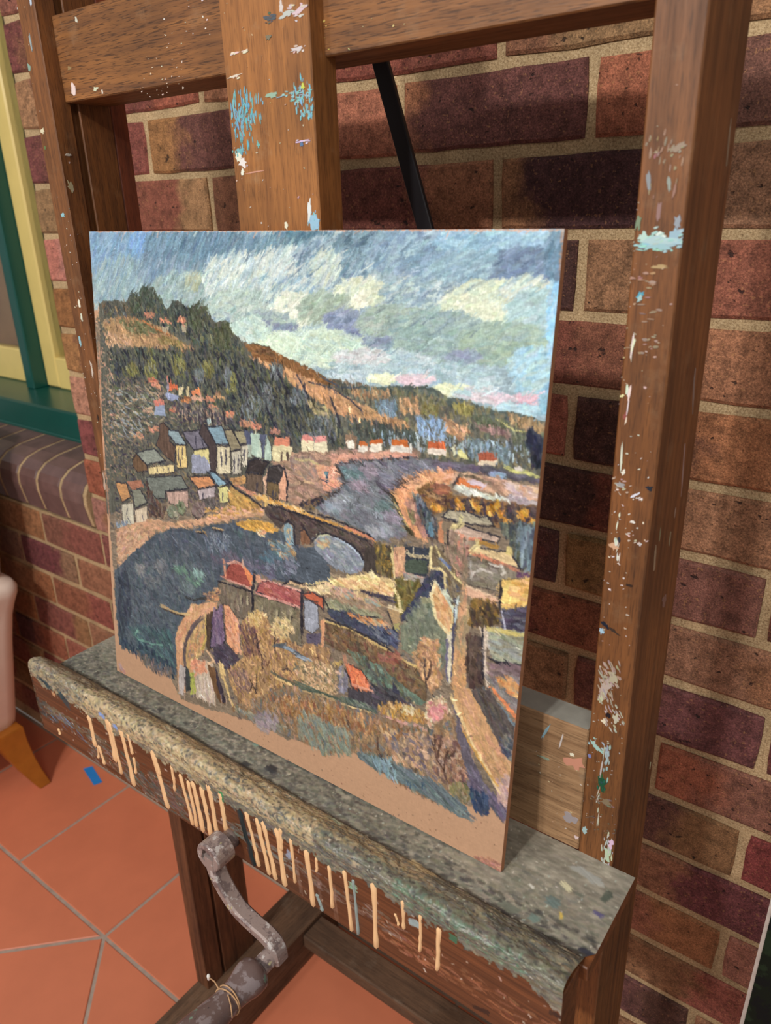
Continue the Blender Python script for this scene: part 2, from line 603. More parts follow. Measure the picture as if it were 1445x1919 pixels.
def flakes(name, items, org, U, V, N, parent, seed=1, mat=None, stuff=True, ulim=None):
    """dried paint flakes lying on a flat face.  items: (u, v, length, width, angle_deg, jag, colour[, n])"""
    rng = random.Random(seed)
    org, U, V, N = Vector(org), Vector(U), Vector(V), Vector(N)
    verts, faces, cols = [], [], []
    for it in items:
        u, v, L, W, ang, jag, col = it[:7]
        n = it[7] if len(it) > 7 else 1
        for k in range(abs(n)):
            if n < 0:
                rr, th = math.sqrt(rng.random()) * .5, rng.random() * 6.283
                uu = u + rr * L * math.cos(th); vv = v + rr * W * math.sin(th)
                ll = max(L, W) * rng.uniform(.08, .28); ww = rng.uniform(.0010, .0026); aa = ang + rng.gauss(0, 6)
            elif n > 1:
                uu = u + rng.uniform(-.5, .5) * L; vv = v + rng.uniform(-.5, .5) * W
                ll = min(.009, max(L, W)) * rng.uniform(.10, .5) ** 1.3; ww = ll * rng.uniform(.25, .8); aa = ang + rng.gauss(0, 25)
            else:
                uu, vv, ll, ww, aa = u, v, L, W, ang
            m = 15 if n == 1 else 7
            ca, sa = math.cos(math.radians(aa)), math.sin(math.radians(aa))
            ring = []
            for j in range(m):
                th = 2 * math.pi * j / m
                rr = 1 - jag * 1.25 * rng.random()
                a = math.cos(th) * ll * .5 * rr
                b = math.sin(th) * ww * .5 * rr
                ring.append((uu + a * ca - b * sa, vv + a * sa + b * ca))
            if ulim:
                ring = [(min(max(a, ulim[0]), ulim[1]), b) for a, b in ring]
                if max(a for a, b in ring) - min(a for a, b in ring) < .0003:
                    continue
            h = rng.uniform(.0002, .0006)
            b0 = len(verts)
            for (a, b) in ring:
                verts.append(org + U * a + V * b - N * .0003)
            cx = sum(p[0] for p in ring) / m; cy = sum(p[1] for p in ring) / m
            for (a, b) in ring:
                verts.append(org + U * (cx + (a - cx) * .93) + V * (cy + (b - cy) * .93) + N * h)
            faces.append([b0 + m + j for j in range(m)])
            for j in range(m):
                faces.append([b0 + j, b0 + (j + 1) % m, b0 + m + (j + 1) % m, b0 + m + j])
            c = [max(0, min(255, x + rng.gauss(0, 7))) for x in col]
            cols += [c] * (2 * m)
    o = mesh_obj(name, verts, faces, mat or M_splat, parent)
    at = o.data.color_attributes.new('paint', 'FLOAT_COLOR', 'POINT')
    at.data.foreach_set('color', np.array([rgba(c) for c in cols], np.float32).reshape(-1))
    bm = bmesh.new(); bm.from_mesh(o.data)
    bmesh.ops.recalc_face_normals(bm, faces=bm.faces)
    bm.to_mesh(o.data); bm.free()
    if stuff:
        o['kind'] = 'stuff'
    return o

# measured tables
DRIPS = [(-0.7627, -0.5735, -0.7605, -0.6137, 0.00744, 'c'), (-0.7208, -0.5595, -0.718, -0.6161, 0.00896, 'c'), (-0.7162, -0.5622, -0.7112, -0.6331, 0.00495, 'c'), (-0.6945, -0.5634, -0.6876, -0.6384, 0.00768, 'c'), (-0.6811, -0.5619, -0.6781, -0.5875, 0.00471, 'c'), (-0.678, -0.5953, -0.6786, -0.6169, 0.0038, 'c'), (-0.6368, -0.568, -0.6248, -0.6384, 0.00795, 'c'), (-0.6331, -0.573, -0.6291, -0.5938, 0.00528, 'c'), (-0.6037, -0.5714, -0.6039, -0.6039, 0.00421, 'c'), (-0.5901, -0.5766, -0.5806, -0.6405, 0.00495, 'c'), (-0.5775, -0.5795, -0.573, -0.6389, 0.00486, 'c'), (-0.5689, -0.5777, -0.5633, -0.6396, 0.00719, 'c'), (-0.5548, -0.577, -0.5499, -0.6389, 0.00702, 'c'), (-0.5419, -0.5672, -0.5382, -0.6314, 0.00761, 'c'), (-0.5237, -0.5681, -0.5222, -0.6161, 0.00665, 'c'), (-0.7549, -0.6139, -0.7585, -0.6326, 0.0032, 'c'), (-0.7528, -0.613, -0.747, -0.6363, 0.00426, 'c'), (-0.8479, -0.6293, -0.8462, -0.6355, 0.00365, 'c'), (-0.4851, -0.5729, -0.4747, -0.6372, 0.00555, 'c'), (-0.4697, -0.5735, -0.4596, -0.6387, 0.00608, 'c'), (-0.4605, -0.5725, -0.451, -0.6401, 0.00598, 'c'), (-0.4411, -0.5719, -0.4381, -0.64, 0.00771, 'c'), (-0.4362, -0.5677, -0.4374, -0.5921, 0.00572, 'c'), (-0.423, -0.5717, -0.422, -0.6267, 0.00373, 'c'), (-0.4032, -0.5758, -0.399, -0.6427, 0.00601, 'c'), (-0.39, -0.5766, -0.3904, -0.5925, 0.00293, 'c'), (-0.374, -0.5775, -0.3729, -0.6277, 0.00455, 'c'), (-0.355, -0.5717, -0.3498, -0.6424, 0.00438, 'c'), (-0.3447, -0.5757, -0.3415, -0.6415, 0.00269, 'b'), (-0.3208, -0.5662, -0.3208, -0.6427, 0.00612, 'c'), (-0.2883, -0.5648, -0.2879, -0.5956, 0.00382, 'c'), (-0.2698, -0.5691, -0.2703, -0.6114, 0.00368, 'c'), (-0.2509, -0.5718, -0.2523, -0.6208, 0.00442, 'c'), (-0.496, -0.5774, -0.4831, -0.6401, 0.00779, 'k'), (-0.297, -0.5855, -0.2931, -0.5954, 0.00197, 'c'), (-0.3934, -0.626, -0.387, -0.6418, 0.00363, 'b')]
CRANK_ARM = [(-0.9657, -1.1693), (-0.9632, -1.2096), (-0.9443, -1.2457), (-0.9098, -1.2799), (-0.8667, -1.293), (-0.8299, -1.3009), (-0.812, -1.3178), (-0.8108, -1.3446)]
GRIP_XZ = (-0.8196, -1.3349)
TAPE = [(-1.6256, 0.7851), (-1.6147, 0.8052), (-1.5388, 0.7845), (-1.5469, 0.7648)]
LEDGE_CRUST = [(4.8, 0.673), (68.5, 0.702), (169.4, 0.712), (263.2, 0.706), (354.6, 0.714), (449.7, 0.728), (526.5, 0.732), (598.0, 0.718), (672.4, 0.727), (757.7, 0.713), (834.6, 0.701), (870.2, 0.695), (904.4, 0.714), (943.1, 0.699), (974.2, 0.712), (999.0, 0.756)]
LEDGE_MARKS = [(937.8, 0.171, 14, 7, 20, (214, 208, 172)), (904.4, 0.239, 8, 3, 10, (225, 222, 210)), (473.9, 0.373, 16, 9, 0, (52, 54, 56)), (510.4, 0.33, 18, 11, 0, (50, 52, 56)), (453.1, 0.255, 10, 8, 0, (130, 150, 136)), (262.2, 0.34, 10, 5, 0, (64, 64, 64)), (84.6, 0.331, 9, 8, 0, (76, 74, 70)), (658.7, 0.427, 22, 10, 0, (150, 160, 136)), (579.1, 0.413, 14, 9, 0, (112, 122, 110)), (955.0, 0.409, 30, 12, 10, (74, 74, 72)), (997.3, 0.366, 22, 6, 5, (50, 52, 62)), (981.1, 0.132, 8, 16, 10, (86, 94, 84)), (934.2, 0.256, 16, 12, 0, (108, 124, 120)), (926.2, 0.349, 12, 8, 0, (112, 130, 122)), (949.1, 0.289, 8, 3, 60, (214, 184, 92)), (982.4, 0.212, 12, 5, 0, (96, 92, 128)), (951.8, 0.084, 40, 9, 5, (168, 170, 164)), (897.7, 0.359, 20, 8, 0, (108, 112, 100)), (793.4, 0.409, 40, 12, 10, (176, 156, 118)), (490.4, 0.702, 6, 18, 0, (52, 132, 84)), (216.0, 0.64, 16, 10, 10, (140, 162, 210)), (247.4, 0.667, 10, 9, 10, (136, 160, 214)), (101.7, 0.695, 30, 16, 30, (46, 66, 72)), (47.6, 0.656, 40, 7, 12, (40, 62, 70)), (68.5, 0.702, 10, 7, 0, (200, 150, 110)), (999.2, 0.767, 6, 26, 80, (50, 36, 30)), (906.3, 0.962, 5, 22, 70, (44, 30, 24)), (868.9, 0.71, 10, 9, 0, (60, 110, 84)), (815.8, 0.75, 14, 10, -20, (150, 168, 170)), (723.9, 0.757, 14, 10, 0, (140, 176, 150)), (614.5, 0.798, 8, 14, 20, (150, 160, 180))]

# ------------------------------------------------------------------ the setting: brick wall, window, sill, floor
def Zc(z):          # height relative to the lens -> world
    return z + H


RB = random.Random(5)
TAN, RED, PUR, DRK, MAR, PNK, ORG = (148, 106, 76), (134, 82, 68), (108, 66, 61), (84, 55, 50), (118, 66, 57), (174, 126, 100), (150, 96, 70)
# (row, joint column) -> (tone on the left, tone on the right, split 0..1)
TONES = {(-3, -6): (RED, TAN, .6), (-2, -2): (TAN, MAR, .12), (-2, -3): (ORG, TAN, .5), (-2, -4): (ORG, PUR, .3), (-2, -5): (TAN, RED, .5), (-2, -1): (TAN, PUR, .28),
         (-1, -2): (MAR, TAN, .62), (-1, -1): (TAN, DRK, .14), (-1, -4): (RED, TAN, .7), (-1, -3): (RED, PUR, .4), (-1, 0): (TAN, RED, .4),
         (0, -2): (PUR, DRK, .8), (0, -1): (TAN, RED, .35), (0, 0): (PUR, RED, .6), (1, -1): (MAR, RED, .5), (1, 0): (TAN, ORG, .5),
         (2, -2): (PUR, TAN, .85), (2, -1): (DRK, TAN, .6), (2, 0): (MAR, TAN, .4), (3, -1): (DRK, MAR, .6), (3, 0): (TAN, MAR, .45),
         (4, -2): (MAR, DRK, .85), (4, -1): (TAN, RED, .3), (4, 0): (MAR, RED, .5), (5, -1): (MAR, RED, .3), (5, 0): (TAN, RED, .45),
         (6, -2): (RED, TAN, .4), (6, -1): (RED, PUR, .45), (6, 0): (PUR, TAN, .75), (7, -1): (TAN, TAN, .5), (7, 0): (ORG, RED, .3),
         (8, -1): (PUR, ORG, .68), (8, 0): (MAR, DRK, .5), (9, 0): (TAN, PUR, .25), (10, -1): (ORG, TAN, .6), (10, 0): (TAN, MAR, .3),
         (11, 0): (TAN, RED, .4), (12, -1): (PUR, DRK, .7), (12, 0): (TAN, DRK, .2),
         (-4, -7): (PUR, RED, .5), (-3, -7): (TAN, PUR, .3), (-2, -7): (PUR, PUR, .4), (-1, -7): (TAN, RED, .4), (0, -7): (PNK, PNK, .5),
         (1, -7): (ORG, RED, .5), (2, -7): (TAN, PUR, .7), (3, -7): (PNK, TAN, .5), (4, -7): (RED, MAR, .4), (5, -7): (ORG, PUR, .5), (6, -7): (PNK, TAN, .5)}


def rag_brick(w, h, depth, r, amp=.0006):
    """brick with an uneven rim, centred on its front face; front faces -Y"""
    rim = []
    nx = max(2, int(w / .035)); nz = 3
    for i in range(nx):
        rim.append((-w / 2 + w * i / nx, -h / 2))
    for i in range(nz):
        rim.append((w / 2, -h / 2 + h * i / nz))
    for i in range(nx):
        rim.append((w / 2 - w * i / nx, h / 2))
    for i in range(nz):
        rim.append((-w / 2, h / 2 - h * i / nz))
    rim2 = []
    for (a, b) in rim:
        corner = abs(abs(a) - w / 2) < 1e-6 and abs(abs(b) - h / 2) < 1e-6
        k = (1 - .0016 / (w / 2) * r.random(), 1 - .0016 / (h / 2) * r.random()) if corner else (1, 1)
        rim2.append((a * k[0] + r.gauss(0, amp), b * k[1] + r.gauss(0, amp)))
    n = len(rim2)
    dy = r.gauss(0, .0008)
    vs = [((a * (1 - .0035 / (w / 2))), dy, b * (1 - .0035 / (h / 2))) for a, b in rim2]
    vs += [(a, dy + .0028, b) for a, b in rim2]
    vs += [(a, depth, b) for a, b in rim2]
    fs = [list(range(n))]
    for k in (0, 1):
        for i in range(n):
            j = (i + 1) % n
            fs.append([k * n + j, k * n + i, (k + 1) * n + i, (k + 1) * n + j])
    return vs, fs


def put_brick(name, parent, x0, x1, z0, z1, y, depth, ta, tb, split, r, mat=None):
    w, h = x1 - x0, z1 - z0
    vs, fs = rag_brick(w, h, depth, r)
    o = mesh_obj(name, vs, fs, mat or M_brick, parent)
    o.location = ((x0 + x1) / 2, y, (z0 + z1) / 2)
    jit = lambda c: tuple(max(0, v * (1 + r.gauss(0, .05))) for v in c)
    o['tone_a'] = [float(v) for v in lin(jit(ta))]
    o['tone_b'] = [float(v) for v in lin(jit(tb))]
    o['split'] = float(-w / 2 + w * split)
    o['seed'] = [r.random() * 40, r.random() * 40, r.random() * 40]
    return o


SILLZ = -.636
bm = bmesh.new()
bbox(bm, -1.408, .42, WY + .0045, WY + .11, 0, Zc(.72))
bbox(bm, -2.75, -1.4085, WY + .0045, WY + .11, 0, Zc(SILLZ))
wall = bm_obj('wall_back', bm, M_mortar)
wall['kind'] = 'structure'
GAP = .011
for row in range(-8, 15):
    zt = -.0338 - .086 * row
    zb = zt - .086
    if Zc(zb) < 0:
        zb = -H + .002
    even = row % 2 == 0
    base = -.345 if even else -.452
    base += {6: .024, 8: .02, 10: .02, 7: .011, 0: 0.0}.get(row, 0)
    k = -10
    while True:
        a = base + .24 * k
        b = a + .24
        k += 1
        if a > .40:
            break
        col = k - 1          # joint column on the left of the brick
        left_end = -1.4095
        if row >= 7:
            left_end = -2.74
        if b < left_end + .03:
            continue
        x0 = max(a, left_end) + (GAP / 2 if a > left_end else 0)
        x1 = min(b, .415) - GAP / 2
        if x1 - x0 < .03:
            continue
        deep = .1085 if a <= left_end + .01 and row < 7 else .03
        key = (row, -7) if (row < 7 and a <= left_end + .012) else (row, col - 1)
        if key in TONES:
            ta, tb, sp = TONES[key]
        else:
            pal = (TAN, RED, PUR, MAR, RED, ORG, PUR)
            ta, tb, sp = RB.choice(pal), RB.choice(pal), RB.uniform(.2, .8)
            if row >= 7 and x1 < -1.3:
                ta, tb = RB.choice((RED, TAN, PUR)), RB.choice((ORG, RED, TAN))
        put_brick('brick', wall, x0, x1, Zc(zb) + GAP / 2 * RB.uniform(.8, 1.25), Zc(zt) - GAP / 2 * RB.uniform(.8, 1.25), WY, deep, ta, tb, sp, RB)

# bullnose brick sill under the window
M_sillbrick = plain_mat('glazed_plum_brown_sill_brick', (112, 84, 80), 0.32, .22, 30, bump=.35)
sill_prof = [(WY, -.628), (.8165, -.60), (.812, -.574), (.8135, -.550), (.822, -.534), (.842, -.5185), (.875, -.5085), (.925, -.503), (.965, -.4985), (.965, -.628)]
bm = bmesh.new()
prism(bm, [(-2.74, y + (.0022 if y < .9 else 0), Zc(z) - (.002 if z > -.62 else -.001)) for y, z in sill_prof], (2.74 - 1.4145, 0, 0))
trim = bm_obj('trim_1', bm, M_mortar)
trim['kind'] = 'structure'
xs = [-1.421, -1.5116, -1.606, -1.6846] + [-1.6846 - .0885 * k for k in range(1, 12)]
for a, b in zip(xs[1:], xs[:-1]):
    bm = bmesh.new()
    prism(bm, [(a + .0055, y, Zc(z)) for y, z in sill_prof], (b - a - .011, 0, 0))
    es = [e for e in bm.edges if e.calc_length() < .06 and abs(e.verts[0].co.x - e.verts[1].co.x) < 1e-5]
    bmesh.ops.bevel(bm, geom=es, offset=.0018, segments=1, affect='EDGES')
    bm_obj('sill_brick', bm, M_sillbrick, trim)

# window: green outer frame, yellow casements, panes
M_green = plain_mat('gloss_bottle_green_paint', (20, 84, 76), 0.3, .06, 12, bump=.03)
M_yellow = plain_mat('gloss_butter_yellow_paint', (246, 218, 136), 0.35, .05, 12, bump=.03)
bm = bmesh.new()
prism(bm, [(-2.74, y, Zc(z)) for y, z in ((.956, -.512), (.948, -.505), (.950, -.4366), (.958, -.4335), (1.10, -.4320), (1.10, -.512))], (2.74 - 1.4115, 0, 0))
win = bm_obj('window_1', bm, M_green)
win['kind'] = 'structure'
bm = bmesh.new()
bbox(bm, -2.74, -1.4115, .944, .95, Zc(-.503), Zc(-.494), .002)
bm_obj('sill_bead', bm, M_green, win)
box_obj('mullion', -2.012, -1.974, 1.048, 1.095, Zc(-.4335), Zc(.72), M_green, win, .003)
bm = bmesh.new()
bbox(bm, -1.974, -1.915, 1.088, 1.125, Zc(-.43), Zc(.72), .004)
bbox(bm, -1.915, -1.37, 1.088, 1.125, Zc(-.432), Zc(-.348), .004)
bm_obj('casement', bm, M_yellow, win)
bm = bmesh.new()
bbox(bm, -2.74, -2.012, 1.088, 1.125, Zc(-.432), Zc(-.340), .004)
bbox(bm, -2.75, -2.69, 1.087, 1.126, Zc(-.432), Zc(.72), .004)
bm_obj('casement', bm, M_yellow, win)
M_glass, nt, bs = new_mat('window_glass')
bs.inputs['Base Color'].default_value = (.9, .92, .9, 1)
bs.inputs['Roughness'].default_value = 0.03
bs.inputs['Transmission Weight'].default_value = 1.0
bs.inputs['IOR'].default_value = 1.2
box_obj('pane', -1.916, -1.37, 1.104, 1.108, Zc(-.35), Zc(.72), M_glass, win, 0)
box_obj('pane', -2.70, -2.012, 1.104, 1.108, Zc(-.342), Zc(.72), M_glass, win, 0)
M_backingL = plain_mat('brown_pane_backing', (176, 140, 112), .8, .1, 6)  # added backing panels, brown and grey stand in for the room behind the glass
M_backingR = plain_mat('grey_pane_backing', (112, 112, 106), .8, .06, 6)
box_obj('pane_backing', -2.74, -2.0, 1.15, 1.153, Zc(-.45), Zc(.72), M_backingL, win, 0)
box_obj('pane_backing', -1.99, -1.3, 1.15, 1.153, Zc(-.45), Zc(.72), M_backingR, win, 0)

# floor: grout bed and terracotta tiles, square-laid along the wall, diagonal in front
M_tile = plain_mat('terracotta_tile', (216, 128, 94), 0.42, .07, 7, bump=.05)
M_grout = plain_mat('grey_grout', (172, 156, 142), .9, .15, 60)
bm = bmesh.new()
bbox(bm, -2.75, .42, -.62, WY + .0045, -.03, -.0022)
floor = bm_obj('floor', bm, M_grout)
floor['kind'] = 'structure'
BX, BY, TS = -1.1436, .5194, .330
HD = TS * math.sqrt(2) / 2


def clip_half(poly, a, b, c):      # keep a*x+b*y<=c
    out = []
    for i in range(len(poly)):
        p, q = poly[i], poly[(i + 1) % len(poly)]
        dp, dq = a * p[0] + b * p[1] - c, a * q[0] + b * q[1] - c
        if dp <= 0:
            out.append(p)
        if (dp < 0) != (dq < 0) and dp != dq:
            t = dp / (dp - dq)
            out.append((p[0] + (q[0] - p[0]) * t, p[1] + (q[1] - p[1]) * t))
    return out


def inset(poly, d):
    n = len(poly)
    res = list(poly)
    area = sum(poly[i][0] * poly[(i + 1) % n][1] - poly[(i + 1) % n][0] * poly[i][1] for i in range(n))
    sg = 1 if area > 0 else -1
    for i in range(n):
        p, q = poly[i], poly[(i + 1) % n]
        ex, ey = q[0] - p[0], q[1] - p[1]
        l = math.hypot(ex, ey)
        if l < 1e-6:
            continue
        nx, ny = ey / l * sg, -ex / l * sg      # outward
        res = clip_half(res, nx, ny, nx * p[0] + ny * p[1] - d)
        if len(res) < 3:
            return []
    return res


def tile(poly):
    for (a, b, c) in ((1, 0, .42), (-1, 0, 2.75), (0, 1, WY - .002), (0, -1, .62)):
        poly = clip_half(poly, a, b, c)
        if len(poly) < 3:
            return
    top = inset(poly, .0036 + .0015)
    low = inset(poly, .0036)
    if len(top) < 3 or len(low) != len(top):
        return
    n = len(top)
    cx = sum(p[0] for p in low) / n; cy = sum(p[1] for p in low) / n
    vs = [(x - cx, y - cy, 0) for x, y in top] + [(x - cx, y - cy, -.0015) for x, y in low] + [(x - cx, y - cy, -.012) for x, y in low]
    fs = [list(range(n))]
    for k in (0, 1):
        for i in range(n):
            fs.append([k * n + i, (k + 1) * n + i, (k + 1) * n + (i + 1) % n, k * n + (i + 1) % n])
    bm = bmesh.new()
    bv = [bm.verts.new(v) for v in vs]
    for f in fs:
        bm.faces.new([bv[i] for i in f])
    o = bm_obj('floor_tile', bm, M_tile, floor)
    o.location = (cx, cy, 0)


for i in range(-6, 6):
    x0 = BX + .3285 * i
    tile([(x0, BY), (x0 + .3285, BY), (x0 + .3285, WY), (x0, WY)])
for j in range(0, 6):
    for i in range(-9, 9):
        if (i + j) % 2 == 0:
            continue
        cx, cy = BX + i * HD, BY - j * HD
        p = [(cx - HD, cy), (cx, cy - HD), (cx + HD, cy), (cx, cy + HD)]
        if j == 0:
            p = p[:3]
        tile(p)

# ------------------------------------------------------------------ the easel
def E(x, y, z):       # easel-plane units -> easel-local metres (Empty stands on the floor under the mast)
    return (x * D + .97 * D, (y - 1.0) * D, z * D + H)


easel = thing('easel', 'tall paint-spattered wooden studio easel with a crank, standing before the brick wall', 'easel', (-.97 * D, D, 0))


def ebox(name, x0, x1, y0, y1, z0, z1, mat, parent=None, bev=.0012):
    a, b = E(x0, y0, z0), E(x1, y1, z1)
    return box_obj(name, a[0], b[0], a[1], b[1], a[2], b[2], mat, parent or easel, bev)


# left upright: front strip, grooved core, rear strip
bm = bmesh.new()
for (x0, x1, y0, y1) in ((-1.648, -1.588, 1.0, 1.046), (-1.648, -1.603, 1.040, 1.07), (-1.648, -1.588, 1.063, 1.142)):
    a, b = E(x0, y0, -1.2), E(x1, y1, .72)
    bbox(bm, a[0], b[0], a[1], b[1], a[2], b[2], .0012)
left_post = bm_obj('upright', bm, M_post, easel)
ebox('upright_backing', -1.648, -1.5885, 1.1425, 1.183, -1.2, .72, wood_mat('red_brown_upright_backing', (150, 78, 48), (104, 52, 32), 'Z', .5))
right_post = ebox('upright', -.3515, -.2905, 1.0, 1.182, -2.4, .72, M_post)
# legs under the ledge on the left
bm = bmesh.new()
for (x0, x1, y0, y1) in ((-1.612, -1.556, 1.0, 1.066), (-1.612, -1.570, 1.06, 1.082), (-1.612, -1.556, 1.076, 1.21)):
    a, b = E(x0, y0, -2.4), E(x1, y1, -1.15)
    bbox(bm, a[0], b[0], a[1], b[1], a[2], b[2], .0012)
bm_obj('leg', bm, M_post2, easel)
mast = ebox('mast', -1.0663, -.8744, 1.0, 1.0605, -1.3, 1.0, M_mast)
rail = ebox('top_rail', -1.5885, -.3515, 1.034, 1.138, .2180, .373, M_rail)
# low board standing at the back of the ledge, grey dust on its top edge
M_dust = plain_mat('pale_grey_dust', (150, 148, 138), .95, .12, 60)
bb = ebox('back_board', -1.585, -.3525, 1.001, 1.056, -1.067, -.8085, M_bare)
bb.data.materials.append(M_dust)
for p in bb.data.polygons:
    if p.normal.z > .9:
        p.material_index = 1
# base: two runners and a cross timber
for (x0, x1) in ((-1.612, -1.447), (-.52, -.30)):
    ebox('runner', x0, x1, .30, 1.535, -H / D + .001, -2.4, M_dustyY, None, .002)
ebox('base_crossbar', -1.447, -.52, 1.342, 1.446, -2.475, -2.418, M_dusty, None, .0025)
# thin black steel brace behind the rail
M_black = plain_mat('black_steel', (24, 22, 26), .45, .1, 30, bump=.02)
bm = bmesh.new()
off = Vector((.97 * D, -D, 0))
p0 = Vector((-.525, .655, Zc(.235))) + off
p1 = Vector((-.362, .715, Zc(-.37))) + off
ax = (p1 - p0).normalized()
side = Vector((0, 1, 0)).cross(ax).normalized() * .0088
dep = Vector((0, .006, 0))
prism(bm, [p0 - side, p0 + side, p1 + side, p1 - side], dep)
bmesh.ops.bevel(bm, geom=list(bm.edges), offset=.001, segments=1, affect='EDGES')
bm_obj('brace', bm, M_black, easel)

# ------------------------------------------------------------------ ledge: shelf and lip under years of paint
ledge = thing_part = bm_obj('ledge', (lambda bm: (bbox(bm, *[v for pr in zip(E(-1.68, .80, -1.098), E(-.2502, .999, -1.0695)) for v in pr], .001),
                                                  bbox(bm, *[v for pr in zip(E(-1.68, .7385, -1.217), E(-.2625, .800, -1.0705)) for v in pr], .001), bm)[-1])(bmesh.new()), M_ledgewood, easel)
LW, LH = 940, 300
prof = [(1.0, -1.067), (.90, -1.067), (.84, -1.0672), (.822, -1.0685), (.812, -1.068), (.804, -1.060), (.792, -1.046), (.778, -1.033), (.764, -1.022), (.752, -1.0165), (.742, -1.0168), (.736, -1.022), (.7335, -1.034), (.734, -1.06), (.7342, -1.12), (.7345, -1.218)]
pp = np.array(prof)
sl_ = np.concatenate([[0], np.cumsum(np.hypot(*np.diff(pp, axis=0).T))])
ss = np.linspace(0, sl_[-1], LH)
PY = np.interp(ss, sl_, pp[:, 0]); PZ = np.interp(ss, sl_, pp[:, 1])
SG = sl_ / sl_[-1] * LH           # canvas rows of the profile's corner points
lc = Canvas(LW, LH, (138, 134, 120), 11)
r = lc.rng
gflat, gcrest, gfront = SG[4], SG[9], SG[12]
def band(x0, x1, s0, s1):
    return [(x0, s0), (x1, s0), (x1, s1), (x0, s1)]
# flat shelf: grey dust, green-grey, dark stains
lc.C[:] = np.array((150, 144, 130), np.float32) * (1 + .5 * (fbm(LH, LW, 20, 46, r, 5) - .5) + .25 * (vnoise(LH, LW, LH / 1.5, LW / 7, r) - .5))[..., None]
lc.dabs(band(0, LW, 0, gflat), 1500, [(128, 124, 112), (118, 116, 104), (146, 140, 126), (124, 126, 112)], 12, 3, 0, 10, .4, 5, .2)
lc.dabs(band(0, 690, gflat * .35, gflat), 3000, [(100, 101, 92), (86, 86, 80), (120, 122, 110), (134, 132, 118), (108, 112, 102)], 8, 3, 0, 18, .5, 7, .3)
lc.dabs(band(0, 760, gflat * .62, gflat), 2200, [(82, 82, 77), (96, 98, 91), (126, 126, 112), (70, 70, 68)], 7, 3, 0, 18, .5, 7, .3)
lc.dabs(band(620, LW, gflat * .45, gflat), 1100, [(136, 132, 116), (124, 124, 110), (114, 114, 104), (154, 146, 130)], 9, 3, 0, 14, .5, 6, .3)
lc.dabs(band(600, LW, gflat * .8, gflat + 14), 420, [(64, 64, 64), (78, 76, 72), (112, 110, 98)], 9, 3, 0, 10, .55, 7, .4)
lc.dabs(band(0, LW, gflat - 3, gflat + 6), 900, [(62, 60, 55), (78, 75, 66), (54, 52, 49)], 9, 2.6, 0, 6, .6, 6, 0)
# lip top: sandy cream crust broken by greys and greens
lc.dabs(band(0, LW, gflat + 4, gfront + 34), 8200, [(164, 146, 114), (146, 132, 104), (124, 116, 98), (104, 99, 88), (180, 160, 126)], 11, 3, 0, 16, .7, 9, .8)
lc.dabs(band(430, LW, gflat + 6, gfront + 36), 4200, [(108, 106, 98), (92, 93, 90), (126, 120, 102), (112, 116, 102), (80, 80, 78), (140, 130, 108)], 11, 3, 0, 14, .7, 8, .8)
lc.dabs(band(150, 620, gflat + 10, gfront + 16), 2200, [(192, 170, 132), (178, 156, 120), (202, 180, 142)], 8, 3, 0, 25, .7, 9, .9)
lc.dabs(band(560, 760, gflat + 8, gcrest), 500, [(178, 158, 122), (160, 142, 110)], 8, 3, 0, 25, .7, 9, .9)
lc.dabs(band(0, 130, gflat + 4, gcrest + 6), 900, [(146, 132, 108), (122, 114, 98), (162, 146, 120)], 11, 3, 0, 16, .7, 8, .8)
lc.dabs(band(700, LW, gcrest - 4, gfront + 26), 2000, [(114, 110, 96), (100, 99, 90), (130, 124, 104), (84, 83, 78), (120, 122, 106)], 11, 3, 0, 16, .7, 9, .9)
lc.dabs(band(740, 900, gcrest + 4, gfront + 22), 160, [(96, 120, 100), (112, 136, 114)], 6, 3, 0, 35, .7, 9, .9)
lc.dabs(band(0, LW, gflat, gfront + 12), 1100, [(60, 58, 58), (74, 72, 71)], 3.6, 2, 0, 50, .7, 6, .3)
lc.dabs(band(0, LW, 0, gfront + 14), 1000, [(226, 222, 206), (206, 196, 172), (180, 196, 184)], 1.9, 1.3, 0, 90, .85, 8, 1.0)
# fascia: wood shows; crust hangs over its upper edge, smears below
top = gfront
fas0, fas1 = gfront, LH
wood_base = fbm(LH, LW, 100, 5, r, 4); wood_fine = vnoise(LH, LW, LH, LW / 24, r)
edge = []
for (xx, dd) in LEDGE_CRUST:
    edge.append((xx, dd))
ex = np.array([e[0] for e in edge]) / 1000 * LW; ed = np.array([e[1] for e in edge]) * LH
lim = np.interp(np.arange(LW), ex, ed) + 20 * (fbm(1, LW, 2, LW / 26, r, 3)[0] - .5)
rows = np.arange(LH, dtype=np.float32)[:, None]
woodmask = rows > lim[None, :] + 16 * (fbm(LH, LW, LH / 5, LW / 5, r, 2) - .5)
wcol = np.array((106, 63, 38), np.float32) * (.62 + .62 * wood_base + .16 * (wood_fine - .5))[..., None]
lc.C = np.where(woodmask[..., None], wcol, lc.C)
lc.Z = np.where(woodmask, 0, lc.Z)
def fx(xf):
    return xf / 1000 * LW
sm = [(0, 60, .80, .90, (52, 76, 80), 70, 0), (30, 210, .80, .86, (126, 120, 100), 160, 0), (150, 420, .80, .97, (96, 110, 104), 210, 12), (140, 440, .84, .99, (150, 140, 138), 120, 10),
      (250, 400, .86, .99, (72, 88, 82), 120, 10), (40, 150, .82, .90, (112, 150, 200), 26, 20), (330, 440, .86, .96, (120, 96, 92), 80, 0),
      (420, 470, .80, .99, (40, 50, 52), 60, 80), (480, 800, .80, .88, (150, 130, 120), 130, 0), (500, 640, .80, .88, (128, 140, 134), 60, 0), (760, 1000, .82, .93, (176, 116, 84), 140, 0)]
